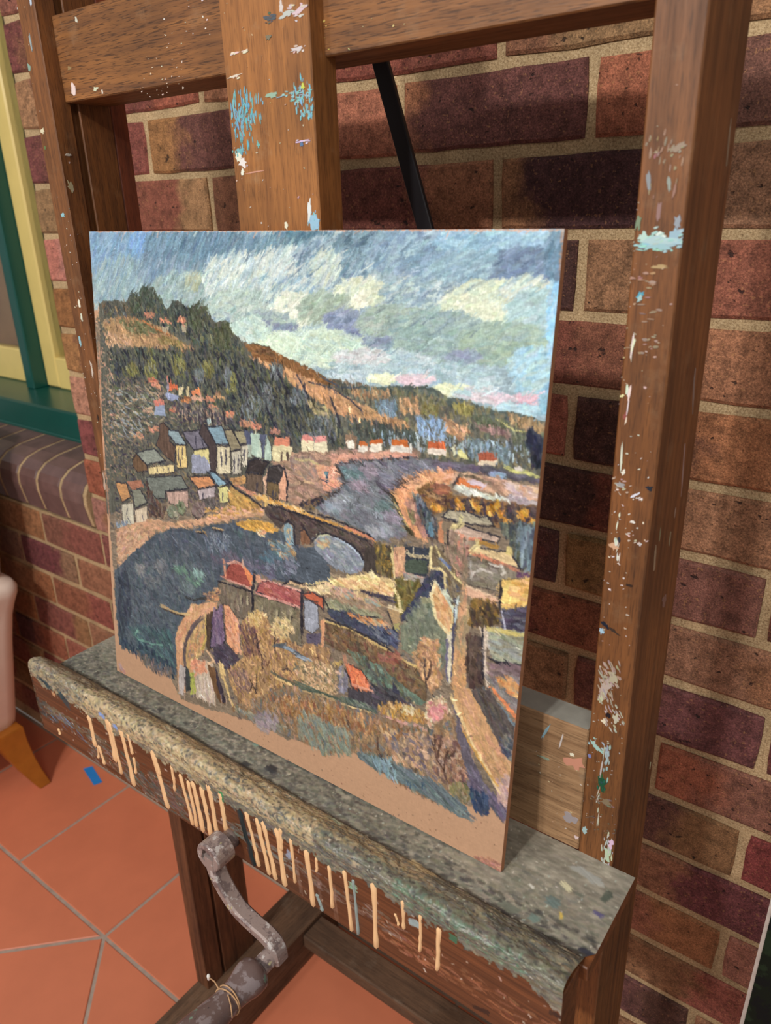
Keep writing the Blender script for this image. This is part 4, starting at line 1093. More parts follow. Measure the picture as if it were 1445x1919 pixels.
# ------------------------------------------------------------------ brushwork of the picture: fills, dabs and drawn lines in board units (0..760)
BRUSHWORK = [
('F',[-2,-11,769,-4,774,194,461,212,17,134],(158,180,190),0.05,0,0,1.0),
('D',[779,65,734,124,579,179,322,209,41,186,-80,105,57,16,326,-28,568,-23,723,13],1500,[(158,180,188),(170,190,194),(148,170,184),(178,196,194)],20,7,-40,25,0.75,7),
('D',[135,27,120,49,81,64,33,66,-7,52,-20,29,-2,5,40,-9,87,-8,123,5],260,[(134,164,192),(146,174,196),(124,156,186)],24,6,-60,10,0.75,7),
('D',[150,12,145,22,131,28,115,28,102,22,97,12,103,3,117,-3,133,-3,146,3],40,[(120,160,212),(140,176,216)],18,5,-65,8,0.75,7),
('D',[229,11,224,18,212,23,197,23,185,18,180,11,185,3,198,-1,213,-1,225,3],36,[(122,164,214),(142,182,220)],16,5,-65,8,0.75,7),
('D',[144,72,128,93,90,108,42,111,2,99,-12,77,7,55,48,41,96,40,131,52],220,[(150,174,182),(160,182,182),(140,166,180)],22,6,-60,14,0.75,7),
('D',[273,46,258,68,220,82,171,84,130,72,115,50,133,28,175,14,223,14,260,26],260,[(128,152,172),(142,164,180),(116,144,166)],24,6,-55,14,0.75,7),
('D',[361,15,342,26,287,33,216,35,154,28,130,16,155,4,218,-3,288,-3,342,4],260,[(112,142,164),(128,158,178),(100,132,156)],26,5,-58,12,0.75,7),
('D',[473,10,464,18,440,23,408,24,381,19,371,10,381,2,407,-3,439,-3,464,2],110,[(78,116,138),(96,132,152),(110,140,160)],20,5,-48,14,0.75,7),
('D',[432,24,424,35,402,43,375,43,351,36,343,25,352,13,375,6,402,6,424,13],110,[(104,140,160),(150,176,186),(120,150,168)],22,4,-48,12,0.75,7),
('D',[292,77,278,93,241,104,192,107,152,99,137,84,154,67,195,56,243,55,279,63],170,[(160,182,184),(170,190,186),(150,172,170)],20,6,-30,16,0.75,7),
('D',[252,65,249,71,240,76,229,76,221,72,218,66,221,59,230,54,241,54,249,58],16,[(168,176,152),(176,182,160)],16,5,-60,12,0.75,7),
('D',[389,57,376,77,343,91,301,93,265,82,251,61,266,40,302,27,344,27,377,38],320,[(186,204,206),(204,216,210),(168,190,200),(212,220,206)],16,5,-42,20,0.75,7),
('D',[380,90,369,103,340,112,303,114,272,109,261,96,273,83,304,74,341,73,369,79],150,[(170,190,188),(190,206,196)],18,6,-20,16,0.75,7),
('D',[483,54,472,73,443,86,405,88,373,77,361,58,374,38,405,26,442,25,471,36],330,[(192,208,208),(206,216,208),(164,188,200),(140,168,186)],18,4,-46,12,0.75,7),
('D',[456,92,449,104,431,113,406,115,386,108,379,96,386,83,406,74,430,73,449,80],150,[(216,222,206),(208,216,200),(224,226,210)],14,6,-35,30,0.75,7),
('D',[441,36,433,46,411,53,384,54,361,48,352,38,361,28,384,21,411,21,433,27],110,[(206,214,206),(186,204,208)],18,4,-50,10,0.75,7),
('D',[558,28,546,42,512,52,468,53,430,45,415,30,430,16,467,6,511,6,545,15],330,[(128,154,172),(150,174,188),(112,140,162),(170,190,198)],20,5,-42,14,0.75,7),
('D',[586,14,577,23,552,28,520,29,492,23,482,14,492,5,519,0,551,0,576,5],150,[(96,124,142),(120,148,166),(140,166,182)],18,5,-30,20,0.75,7),
('D',[490,42,486,52,474,60,459,60,446,54,441,43,446,31,458,25,473,24,485,31],60,[(206,214,196),(190,206,204)],18,4,-50,12,0.75,7),
('D',[560,66,553,76,535,82,511,84,491,79,483,70,490,60,510,53,534,53,553,58],150,[(206,214,190),(214,220,198),(190,204,194)],14,6,-25,25,0.75,7),
('D',[531,80,528,84,518,87,505,88,495,86,491,82,495,78,505,76,517,75,527,77],30,[(226,228,208)],12,5,20,15,0.75,7),
('D',[677,21,666,36,631,46,585,47,545,39,528,23,543,7,582,-2,628,-2,663,7],430,[(134,160,182),(150,176,192),(166,192,204),(124,150,174)],20,6,-25,18,0.75,7),
('D',[751,10,741,18,710,22,669,23,634,19,619,11,633,3,667,-1,708,-1,739,3],260,[(150,184,206),(166,198,214),(140,176,200)],20,6,-20,16,0.75,7),
('D',[756,36,751,46,733,53,710,54,691,48,682,37,689,26,707,20,730,20,748,26],220,[(118,140,166),(132,154,178),(110,134,162)],16,6,-20,20,0.75,7),
('D',[691,37,685,45,667,51,643,52,623,47,615,39,622,30,641,25,664,24,683,29],150,[(136,164,182),(156,184,196)],18,5,-25,15,0.75,7),
('D',[649,63,641,71,618,77,588,79,563,75,553,67,562,58,587,52,616,51,640,55],190,[(156,180,190),(190,208,206),(140,164,180)],18,5,-25,16,0.75,7),
('D',[741,70,732,82,707,92,672,94,643,88,630,75,641,61,669,52,703,51,730,58],330,[(204,214,188),(214,220,196),(190,206,196)],16,6,-22,18,0.75,7),
('D',[701,82,695,90,676,95,653,97,633,94,624,87,632,79,651,73,675,72,693,76],130,[(220,224,202),(206,216,192)],14,6,-15,20,0.75,7),
('D',[750,56,746,63,734,68,718,68,705,65,699,58,704,51,716,46,732,46,745,50],90,[(206,214,200),(170,196,204)],16,5,-30,18,0.75,7),
('D',[765,87,762,105,749,118,731,120,715,109,708,90,712,71,725,59,743,58,758,69],220,[(170,198,206),(164,190,190),(180,206,210)],18,6,-25,18,0.75,7),
('D',[508,87,500,98,480,107,455,108,433,103,425,91,433,80,454,72,479,71,500,77],140,[(160,176,164),(168,184,170)],18,6,-25,14,0.75,7),
('D',[535,104,529,114,512,121,490,123,472,118,464,109,471,98,489,91,511,90,528,95],130,[(146,158,182),(136,148,178),(156,168,186)],16,6,-20,16,0.75,7),
('D',[526,119,523,124,514,127,504,128,495,126,491,122,494,117,503,113,514,113,523,115],36,[(122,134,172),(134,146,176)],14,5,-15,15,0.75,7),
('D',[618,96,610,107,585,115,554,117,527,112,516,102,526,91,552,83,584,81,608,86],190,[(162,180,168),(170,188,178),(154,172,170)],18,6,-18,14,0.75,7),
('D',[613,117,604,121,579,126,547,128,520,128,509,125,519,121,546,117,578,114,603,114],70,[(140,156,176),(150,166,180)],18,5,-8,10,0.75,7),
('D',[684,103,675,117,646,127,608,131,576,125,562,111,574,96,605,86,643,84,672,90],300,[(152,174,172),(160,182,176),(144,166,172)],20,6,-18,14,0.75,7),
('D',[750,109,743,122,720,132,690,135,664,129,653,116,662,102,687,93,717,91,740,97],280,[(160,182,168),(170,190,174),(152,176,172)],20,6,-16,14,0.75,7),
('D',[680,128,677,132,667,135,655,136,645,134,641,131,645,128,654,125,666,124,676,125],40,[(144,156,178),(150,166,184)],16,5,-15,12,0.75,7),
('D',[425,115,415,127,387,136,352,139,323,134,312,122,323,109,353,100,387,98,415,103],150,[(160,180,180),(176,194,186),(150,168,176)],18,6,-10,18,0.75,7),
('D',[377,115,373,118,362,121,349,122,339,121,335,118,339,114,349,112,362,111,373,112],26,[(128,140,166),(136,148,170)],16,5,8,12,0.75,7),
('D',[425,118,420,123,406,126,389,127,375,126,370,122,375,118,389,114,406,113,420,115],32,[(134,146,172),(142,156,178)],16,5,-10,14,0.75,7),
('D',[533,132,520,147,484,159,436,163,395,158,379,145,395,129,436,118,483,114,519,120],280,[(190,210,196),(206,222,200),(178,202,196)],18,6,5,18,0.75,7),
('D',[434,134,426,142,403,149,374,152,350,149,341,141,351,132,374,125,403,123,425,127],100,[(206,226,206),(214,230,206)],16,6,25,14,0.75,7),
('D',[379,121,372,130,353,137,329,139,309,135,301,126,309,117,329,110,353,108,372,113],90,[(196,216,204),(180,204,200)],16,6,20,16,0.75,7),
('D',[621,143,610,153,578,162,536,167,500,164,485,156,499,145,535,135,576,132,609,135],240,[(176,198,204),(190,206,208),(166,190,200)],18,6,-6,16,0.75,7),
('D',[564,139,557,145,538,150,513,152,493,151,485,146,493,140,513,135,537,133,556,134],70,[(206,204,206),(196,206,208)],16,5,-5,12,0.75,7),
('D',[707,149,697,158,669,166,632,170,600,169,587,161,599,151,630,143,667,140,696,142],220,[(170,196,206),(186,206,208),(164,190,196)],18,6,2,14,0.75,7),
('D',[627,158,622,162,610,165,594,167,580,166,575,163,580,159,593,155,609,154,622,155],50,[(222,200,208),(210,196,206)],14,5,-5,10,0.75,7),
('D',[571,164,568,167,560,170,549,171,541,170,537,167,540,164,549,161,559,160,568,161],30,[(224,230,190),(220,226,196)],14,5,0,10,0.75,7),
('D',[530,168,525,172,511,175,494,177,480,177,474,174,480,170,494,167,511,165,524,166],40,[(190,212,222),(200,216,222)],14,5,5,10,0.75,7),
('D',[673,165,669,169,658,172,644,174,632,173,627,170,632,166,643,163,657,161,668,162],50,[(222,228,190),(214,222,196)],14,5,8,10,0.75,7),
('D',[711,165,706,171,693,175,675,177,661,176,655,172,660,166,674,162,691,160,705,161],70,[(178,202,210),(206,206,208)],16,5,10,10,0.75,7),
('D',[755,164,753,168,747,171,738,172,731,171,727,167,730,163,737,160,745,159,752,160],46,[(224,188,200),(216,180,196)],12,5,0,14,0.75,7),
('D',[724,168,720,171,708,175,692,177,679,176,674,174,679,170,691,167,707,165,719,165],40,[(218,196,206),(206,200,208)],14,5,10,10,0.75,7),
('D',[757,176,752,181,738,185,719,188,704,188,697,184,703,179,718,175,737,173,751,173],60,[(170,206,222),(186,214,222)],14,5,10,10,0.75,7),
('D',[767,134,763,148,752,159,736,160,722,153,716,139,719,124,732,115,747,113,761,121],150,[(156,196,216),(170,206,222),(180,206,206)],16,6,-30,16,0.75,7),
('D',[770,86,772,117,770,137,765,137,759,118,754,87,753,57,755,38,759,38,765,56],150,[(150,202,236),(166,212,236),(176,206,224)],14,5,-60,14,0.75,7),
('D',[762,25,761,38,758,47,752,47,747,39,744,26,745,13,748,5,753,5,759,12],80,[(110,142,168),(126,156,178),(96,128,150)],14,5,-75,16,0.75,7),
('D',[771,164,770,173,766,180,761,181,756,175,753,166,754,156,758,149,763,149,768,154],40,[(140,182,206),(160,200,216)],12,5,-50,16,0.75,7),
('L',[533,29,539,26],1.6,(98,118,140),0.5),
('L',[567,34,575,29],1.6,(98,118,140),0.5),
('L',[634,66,645,58],1.6,(98,118,140),0.5),
('L',[656,63,668,54],1.6,(98,118,140),0.5),
('L',[652,67,662,60],1.6,(98,118,140),0.5),
('L',[628,69,638,62],1.6,(98,118,140),0.5),
('L',[604,70,615,62],1.6,(98,118,140),0.5),
('L',[560,78,568,72],1.6,(98,118,140),0.5),
('L',[534,130,546,121],1.6,(98,118,140),0.5),
('L',[548,138,563,128],1.6,(98,118,140),0.5),
('L',[605,101,618,91],1.6,(98,118,140),0.5),
('L',[565,136,576,128],1.6,(98,118,140),0.5),
('L',[482,46,498,37],1.6,(98,118,140),0.5),
('L',[476,65,490,56],1.6,(98,118,140),0.5),
('L',[448,48,468,36],1.6,(98,118,140),0.5),
('L',[433,31,456,17],1.6,(98,118,140),0.5),
('L',[334,36,351,27],1.6,(98,118,140),0.5),
('L',[331,33,344,25],1.6,(98,118,140),0.5),
('L',[358,35,373,27],1.6,(98,118,140),0.5),
('L',[403,48,419,39],1.6,(98,118,140),0.5),
('L',[381,78,396,69],1.6,(98,118,140),0.5),
('L',[370,88,385,79],1.6,(98,118,140),0.5),
('L',[413,54,428,45],1.6,(98,118,140),0.5),
('L',[496,23,514,12],1.6,(98,118,140),0.5),
('L',[454,22,477,9],1.6,(98,118,140),0.5),
('L',[591,102,604,92],1.6,(98,118,140),0.5),
('L',[626,105,638,96],1.6,(98,118,140),0.5),
('L',[666,108,677,99],1.6,(98,118,140),0.5),
('L',[731,36,737,31],1.6,(98,118,140),0.5),
('L',[376,25,401,11],1.6,(98,118,140),0.5),
('L',[149,41,178,27],1.6,(98,118,140),0.5),
('L',[130,35,164,19],1.6,(98,118,140),0.5),
('L',[246,92,255,87],1.6,(98,118,140),0.5),
('L',[396,75,417,64],1.6,(222,228,216),0.6),
('L',[412,50,436,37],1.6,(222,228,216),0.6),
('L',[431,61,451,50],1.6,(222,228,216),0.6),
('L',[456,29,475,18],1.6,(222,228,216),0.6),
('L',[368,63,390,51],1.6,(222,228,216),0.6),
('L',[622,77,638,67],1.6,(222,228,216),0.6),
('L',[666,70,683,59],1.6,(222,228,216),0.6),
('L',[698,63,711,53],1.6,(222,228,216),0.6),
('L',[520,46,538,35],1.6,(222,228,216),0.6),
('L',[479,32,501,20],1.6,(222,228,216),0.6),
('L',[572,56,589,46],1.6,(222,228,216),0.6),
('L',[649,82,664,71],1.6,(222,228,216),0.6),
('F',[0,135,461,172,764,187,762,344,765,466,762,579,756,657,725,680,616,678,510,688,411,723,334,723,251,739,174,750,148,719,10,685,5,399],(140,124,106),0.12,0,1.2,1.0),
('D',[0,135,461,172,764,187,762,344,765,466,762,579,756,657,725,680,616,678,510,688,411,723,334,723,251,739,174,750,148,719,10,685,5,399],900,[(150,130,108),(128,116,104),(164,140,112),(116,108,104),(104,100,104),(170,146,120)],10,5,30,60,0.7,8),
('F',[14,106,54,99,86,100,95,88,106,86,115,91,125,77,141,75,153,81,160,91,174,105,185,99,198,93,213,97,223,107,231,96,250,95,262,107,275,120,285,114,296,115,311,131,328,141,346,140,370,142,398,152,425,159,452,167,478,173,503,177,521,179,561,173,603,172,614,167,625,168,645,176,674,179,710,183,743,184,764,187,765,252,546,267,-1,457],(104,104,94),0.12,90,1.2,1.0),
('F',[494,177,521,179,561,173,614,167,625,168,645,176,674,179,710,183,743,184,764,187,765,195,685,190,631,183,558,185],(92,104,100),0.12,0,0.8,1.0),
('D',[494,180,616,172,762,191,763,241,621,248,496,235],420,[(128,128,112),(112,118,106),(150,138,112),(104,108,104),(140,132,96)],9,4,80,18,0.8,8),
('F',[331,142,370,143,425,160,478,174,494,181,461,180,407,170,349,160],(146,104,66),0.1,0,1,1.0),
('D',[331,142,370,143,425,160,478,174,494,181,461,180,407,170,349,160],70,[(146,104,66),(163,116,73),(125,89,56)],8,3,30,16,0.8,8),
('F',[336,157,407,170,461,180,503,193,536,204,564,215,537,225,496,218,452,200,398,182],(194,150,112),0.1,0,1,1.0),
('D',[336,157,407,170,461,180,503,193,536,204,564,215,537,225,496,218,452,200,398,182],150,[(194,150,112),(217,168,125),(166,129,96)],12,4,28,16,0.8,8),
('F',[341,152,389,157,375,145],(122,90,64),0.1,0,1,1.0),
('D',[341,152,389,157,375,145],20,[(122,90,64),(136,100,71),(104,77,55)],7,3,25,16,0.8,8),
('F',[487,194,536,202,590,211,598,220,560,222,520,214],(186,146,108),0.1,0,1,1.0),
('D',[487,194,536,202,590,211,598,220,560,222,520,214],70,[(186,146,108),(208,163,120),(159,125,92)],12,4,24,16,0.8,8),
('L',[443,181,478,184,511,196,528,207],2.5,(70,70,84),0.9),
('L',[461,172,495,182,520,180],2.5,(78,88,104),0.9),
('D',[504,184,566,178,570,185,527,192],40,[(176,140,104),(197,156,116),(151,120,89)],7,3,80,16,0.8,8),
('D',[569,179,617,177,645,182,642,189,589,191],60,[(120,118,92),(134,132,103),(103,101,79)],7,3,80,16,0.8,8),
('D',[581,185,607,182,608,199,583,201],36,[(196,156,118),(219,174,132),(168,134,101)],7,4,70,16,0.8,8),
('D',[543,192,577,189,576,207,553,207],50,[(122,146,164),(136,163,183),(104,125,141)],8,3,85,16,0.8,8),
('D',[614,187,638,186,632,199,611,200],40,[(134,128,84),(150,143,94),(115,110,72)],6,4,70,16,0.8,8),
('D',[640,200,674,208,668,224,645,213],40,[(200,156,120),(224,174,134),(172,134,103)],9,4,35,16,0.8,8),
('D',[604,203,642,200,646,222,613,227],60,[(142,170,206),(159,190,230),(122,146,177)],9,3,85,16,0.8,8),
('D',[651,183,678,182,674,193,656,193],40,[(150,142,84),(168,159,94),(129,122,72)],6,4,60,16,0.8,8),
('D',[679,196,718,202,725,210,686,207],40,[(158,128,124),(176,143,138),(135,110,106)],10,4,22,16,0.8,8),
('D',[716,184,762,191,761,204,723,195],70,[(176,148,112),(197,165,125),(151,127,96)],7,3,80,16,0.8,8),
('D',[724,201,761,202,761,224,729,224],90,[(104,112,96),(116,125,107),(89,96,82)],8,3,85,16,0.8,8),
('D',[668,218,726,221,724,239,676,239],110,[(120,140,150),(134,156,168),(103,120,129)],8,3,85,16,0.8,8),
('D',[504,217,598,220,620,235,513,242],130,[(84,92,88),(94,103,98),(72,79,75)],10,4,80,16,0.8,8),
('D',[672,191,723,195,718,202,679,199],60,[(106,114,92),(118,127,103),(91,98,79)],7,3,70,16,0.8,8),
('L',[704,192,727,201,751,200],1.8,(196,190,130),0.9),
('D',[545,228,758,213,757,232,561,245],120,[(150,172,196),(170,190,206),(86,92,92)],7,2.5,88,10,0.8,8),
('D',[739,202,761,202,762,235,751,234],30,[(52,60,84),(60,66,80)],16,6,88,6,0.8,8),
('F',[24,131,85,120,158,131,209,152,237,158,203,166,119,165,27,166],(172,138,102),0.1,0,1,1.0),
('D',[24,131,85,120,158,131,209,152,237,158,203,166,119,165,27,166],160,[(172,138,102),(192,154,114),(147,118,87)],12,4,18,16,0.8,8),
('D',[58,128,134,126,157,140,95,149],60,[(112,114,84),(125,127,94),(96,98,72)],10,4,20,16,0.8,8),
('D',[29,149,95,151,87,169,30,173],40,[(196,160,130),(219,179,145),(168,137,111)],12,4,10,16,0.8,8),
('D',[157,145,215,151,203,160,156,156],40,[(150,132,84),(168,147,94),(129,113,72)],8,4,20,16,0.8,8),
('L',[82,121,116,125,148,135,181,142],2.5,(190,120,74),0.9),
('L',[25,118,72,120,112,120],3,(84,82,88),0.9),
('D',[20,105,99,98,159,117,146,125,31,126],120,[(112,104,84),(88,94,90),(140,116,84),(74,82,88)],8,4,70,25,0.8,8),
('D',[93,89,161,86,177,108,223,102,265,111,270,125,311,133,331,149,326,186,269,162,215,144,146,125,97,121],460,[(70,82,80),(88,98,90),(104,110,90),(58,66,76),(120,118,88)],10,4,65,28,0.8,8),
('D',[154,90,149,101,137,107,122,108,110,103,106,93,111,82,124,76,139,75,151,81],60,[(84,96,84),(94,107,94),(72,82,72)],8,4,75,16,0.8,8),
('D',[120,100,117,107,109,112,99,113,92,108,90,101,93,94,101,89,111,88,118,93],40,[(92,100,84),(103,112,94),(79,86,72)],8,4,75,16,0.8,8),
('D',[268,111,263,122,251,130,236,131,224,124,220,113,225,102,237,94,252,93,263,100],70,[(92,98,78),(103,109,87),(79,84,67)],9,4,75,16,0.8,8),
('D',[218,106,214,114,205,120,194,120,185,116,182,108,185,100,195,94,206,94,215,98],50,[(82,90,84),(91,100,94),(70,77,72)],8,4,70,16,0.8,8),
('D',[309,133,306,145,296,153,285,154,275,147,272,136,276,123,286,115,297,115,306,121],70,[(92,98,74),(103,109,82),(79,84,63)],9,4,75,16,0.8,8),
('D',[34,174,214,159,331,156,426,189,496,228,505,254,408,270,298,264,152,220,35,233],1500,[(72,78,82),(94,98,82),(116,116,84),(62,66,80),(84,92,92),(104,108,98),(56,60,66)],12,4,68,22,0.8,8),
('D',[150,196,147,207,139,214,129,215,122,209,120,199,124,188,132,181,141,180,148,186],34,[(136,134,84),(152,150,94),(116,115,72)],9,4,75,16,0.8,8),
('D',[317,198,315,208,308,215,301,216,295,211,292,200,295,189,301,182,309,182,315,187],34,[(136,134,84),(152,150,94),(116,115,72)],9,4,75,16,0.8,8),
('D',[212,182,209,191,200,198,190,199,182,194,180,185,183,176,192,169,202,168,209,173],34,[(136,134,84),(152,150,94),(116,115,72)],9,4,75,16,0.8,8),
('D',[104,201,101,208,94,213,86,213,80,210,78,203,81,196,88,191,96,190,102,194],34,[(136,134,84),(152,150,94),(116,115,72)],9,4,75,16,0.8,8),
('D',[271,184,268,192,261,198,253,199,247,194,244,186,247,178,254,173,262,172,268,176],34,[(136,134,84),(152,150,94),(116,115,72)],9,4,75,16,0.8,8),
('D',[308,191,306,200,302,206,297,206,293,202,292,193,293,184,298,178,303,178,307,183],34,[(116,124,128),(129,138,143),(99,106,110)],9,3,78,16,0.8,8),
('D',[402,171,399,177,393,182,385,183,378,180,376,173,378,166,385,162,393,161,399,164],34,[(116,124,128),(129,138,143),(99,106,110)],9,3,78,16,0.8,8),
('D',[444,201,440,207,431,211,420,213,411,210,408,205,411,199,420,194,431,193,440,195],34,[(116,124,128),(129,138,143),(99,106,110)],9,3,78,16,0.8,8),
('D',[496,228,491,236,479,242,463,245,449,242,444,235,449,227,462,221,478,219,491,221],34,[(116,124,128),(129,138,143),(99,106,110)],9,3,78,16,0.8,8),
('D',[385,208,382,219,374,227,365,228,357,222,354,212,357,200,365,192,375,191,382,197],34,[(116,124,128),(129,138,143),(99,106,110)],9,3,78,16,0.8,8),
('D',[496,245,490,250,473,255,451,259,433,259,426,256,433,250,451,245,473,242,490,242],34,[(116,124,128),(129,138,143),(99,106,110)],9,3,78,16,0.8,8),
('D',[360,225,356,239,346,248,334,250,323,243,320,231,324,217,334,208,346,206,356,213],34,[(116,124,128),(129,138,143),(99,106,110)],9,3,78,16,0.8,8),
('D',[252,193,249,201,244,206,237,207,231,203,230,196,232,188,238,183,245,182,250,186],34,[(116,124,128),(129,138,143),(99,106,110)],9,3,78,16,0.8,8),
('D',[439,205,472,211,483,223,453,220],30,[(170,158,118),(190,176,132),(146,135,101)],8,4,30,16,0.8,8),
('L',[389,172,412,204],4,(56,56,72),0.8),
('L',[425,175,444,201],4,(56,56,72),0.8),
('L',[341,184,360,211],4,(56,56,72),0.8),
('L',[478,196,496,228],4,(56,56,72),0.8),
('L',[370,224,389,251],4,(56,56,72),0.8),
('L',[311,173,322,201],4,(56,56,72),0.8),
('D',[22,217,153,212,288,250,339,281,242,304,148,286,80,340,23,359],1000,[(98,98,92),(120,114,92),(140,124,104),(84,84,90),(160,140,118),(106,112,98),(72,72,84)],11,3.5,12,28,0.8,8),
('D',[28,234,152,220,149,269,22,341],200,[(152,160,166),(190,166,138),(112,120,94),(86,88,84)],14,3,15,18,0.8,8),
('D',[149,214,146,217,140,219,133,220,127,219,125,216,128,213,134,211,141,210,147,211],9,[(206,132,104),(185,118,93)],9,4,8,14,0.9,8),
('D',[155,219,153,222,147,224,140,225,134,224,132,221,134,218,140,216,147,215,153,216],9,[(214,150,126),(192,135,113)],9,4,8,14,0.9,8),
('D',[160,244,158,247,152,249,145,250,139,249,137,247,139,244,145,241,153,241,158,241],9,[(214,142,120),(192,127,108)],9,4,8,14,0.9,8),
('D',[245,218,243,221,238,223,231,224,226,223,224,221,226,218,232,216,238,215,243,216],9,[(222,138,96),(199,124,86)],9,4,8,14,0.9,8),
('D',[246,227,244,229,239,232,232,232,227,231,225,229,227,226,233,224,239,223,245,224],9,[(214,170,146),(192,153,131)],9,4,8,14,0.9,8),
('D',[221,233,219,236,214,238,207,239,201,238,199,236,202,233,207,230,214,230,219,231],9,[(196,128,84),(176,115,75)],9,4,8,14,0.9,8),
('D',[278,238,276,240,271,243,264,243,259,242,257,240,259,237,265,235,271,234,276,235],9,[(214,152,124),(192,136,111)],9,4,8,14,0.9,8),
('D',[195,251,192,254,187,256,180,257,174,256,172,254,174,251,180,248,187,247,193,248],9,[(214,136,110),(192,122,99)],9,4,8,14,0.9,8),
('D',[311,240,309,243,305,245,298,246,293,245,292,243,294,240,299,238,305,237,310,238],9,[(224,150,116),(201,135,104)],9,4,8,14,0.9,8),
('D',[352,250,350,253,346,255,340,256,335,255,333,253,335,250,340,248,346,247,350,248],9,[(206,150,124),(185,135,111)],9,4,8,14,0.9,8),
('D',[363,251,361,253,357,256,351,256,346,256,344,253,346,251,351,249,357,248,361,249],9,[(206,140,116),(185,126,104)],9,4,8,14,0.9,8),
('D',[395,252,393,255,389,257,383,258,379,257,377,255,379,252,383,250,389,249,393,250],9,[(206,150,130),(185,135,117)],9,4,8,14,0.9,8),
('D',[148,116,146,118,140,120,133,121,127,119,125,117,128,114,134,112,141,112,146,113],9,[(206,140,112),(185,126,100)],9,4,8,14,0.9,8),
('D',[184,122,182,125,176,126,169,127,164,126,162,123,164,121,170,119,176,118,182,120],9,[(222,150,120),(199,135,108)],9,4,8,14,0.9,8),
('D',[219,119,216,121,211,123,204,124,199,122,197,120,199,117,205,116,211,115,217,116],9,[(214,140,112),(192,126,100)],9,4,8,14,0.9,8),
('D',[292,218,290,221,285,223,278,223,273,223,271,220,273,218,279,215,285,215,290,216],9,[(196,150,110),(176,135,99)],9,4,8,14,0.9,8),
('D',[272,226,270,228,265,230,259,231,253,230,252,228,254,225,259,223,265,222,270,223],9,[(206,140,112),(185,126,100)],9,4,8,14,0.9,8),
('D',[341,250,339,253,334,255,328,256,324,255,322,253,324,250,329,248,334,247,339,248],9,[(206,150,120),(185,135,108)],9,4,8,14,0.9,8),
('D',[135,258,133,262,127,264,119,265,114,264,111,262,114,259,120,256,128,255,133,256],9,[(196,166,140),(176,149,126)],9,4,8,14,0.9,8),
('D',[147,287,145,290,139,292,132,294,126,293,124,290,126,287,132,285,140,284,145,284],9,[(214,150,124),(192,135,111)],9,4,8,14,0.9,8),
('D',[111,303,109,306,102,309,95,310,89,309,86,307,89,303,95,301,103,300,109,300],9,[(214,160,134),(192,144,120)],9,4,8,14,0.9,8),
('F',[172,213,192,212,194,220,174,224],(222,116,76),0.06,0,1.0,1.0),
('F',[197,216,206,215,204,226,194,228],(222,208,166),0.06,0,1.0,1.0),
('F',[165,229,194,228,193,236,169,239],(150,158,186),0.06,0,1.0,1.0),
('F',[169,204,173,203,174,223,169,224],(150,140,150),0.06,0,1.0,1.0),
('L',[171,204,172,212],3,(214,120,92),0.9),
('F',[140,248,162,244,163,265,140,267],(150,162,186),0.08,0,1.0,1.0),
('F',[140,242,161,240,162,248,138,251],(206,130,116),0.06,0,1.0,1.0),
('F',[213,212,219,213,217,227,212,228],(206,190,150),0.06,0,1.0,1.0),
('F',[166,130,179,130,178,138,165,139],(176,166,142),0.08,90,1.0,1.0),
('F',[208,126,217,125,217,135,207,136],(176,166,142),0.08,90,1.0,1.0),
('D',[182,242,277,237,320,252,245,262,188,264],130,[(70,66,82),(84,80,92),(190,160,130),(110,104,108),(150,140,120)],11,4,60,40,0.8,8),
('L',[237,246,238,266],4,(70,64,72),0.9),
('L',[214,249,216,269],4,(70,64,72),0.9),
('L',[288,239,290,258],4,(70,64,72),0.9),
('L',[323,235,325,253],4,(70,64,72),0.9),
('L',[251,244,252,264],4,(70,64,72),0.9),
('L',[264,242,266,262],4,(70,64,72),0.9),
('D',[2,122,37,124,42,215,40,356,4,437,3,272],170,[(112,108,92),(150,130,104),(88,90,88),(170,140,112),(124,116,98),(196,150,128)],9,3.5,30,40,0.8,8),
('D',[26,315,135,311,197,354,112,436,28,455,22,387],360,[(104,100,92),(84,84,92),(150,132,104),(120,112,96),(72,70,82)],10,4,20,35,0.8,8),
('D',[132,357,299,330,298,382,155,408],260,[(84,80,92),(104,96,96),(120,108,96),(140,120,92)],9,4,60,35,0.8,8),
('F',[138,313,147,294,150,278,157,274,171,282,171,301,183,308,180,335,160,327],(110,88,76),0.1,90,0.7,1.0),
('L',[138,313,147,294,150,278,157,274,171,282,171,301,183,308,180,335,160,327,138,313],1.7600000000000002,(56,55,66),0.9),
('F',[184,306,207,301,209,336,185,342],(214,190,132),0.09,90,0.7,1.0),
('F',[169,284,191,282,209,301,185,304,168,291],(142,160,166),0.09,0,0.7,1.0),
('L',[190,312,189,327],3,(74,72,88),0.9),
('L',[199,309,198,324],3,(74,72,88),0.9),
('L',[193,328,193,337],3,(74,72,88),0.9),
('L',[184,306,207,301,209,336,185,342,184,306],1.54,(74,67,68),0.75),
('L',[169,284,191,282,209,301,185,304,168,291,169,284],2.2,(56,55,66),0.9),
('F',[224,307,258,297,259,334,221,343],(206,196,140),0.09,90,0.7,1.0),
('F',[200,282,237,274,259,296,224,306,208,293],(122,118,132),0.09,0,0.7,1.0),
('L',[228,286,229,301],3,(74,72,88),0.9),
('L',[241,288,245,296],3,(74,72,88),0.9),
('L',[224,307,258,297,259,334,221,343,224,307],1.54,(74,67,68),0.75),
('L',[200,282,237,274,259,296,224,306,208,293,200,282],2.2,(56,55,66),0.9),
('F',[220,315,237,313,239,314,248,313,258,323,257,335,219,343],(150,154,172),0.08,90,1.0,1.0),
('F',[244,260,252,267,272,289,272,331,259,332,256,296,237,280],(88,76,76),0.1,90,0.7,1.0),
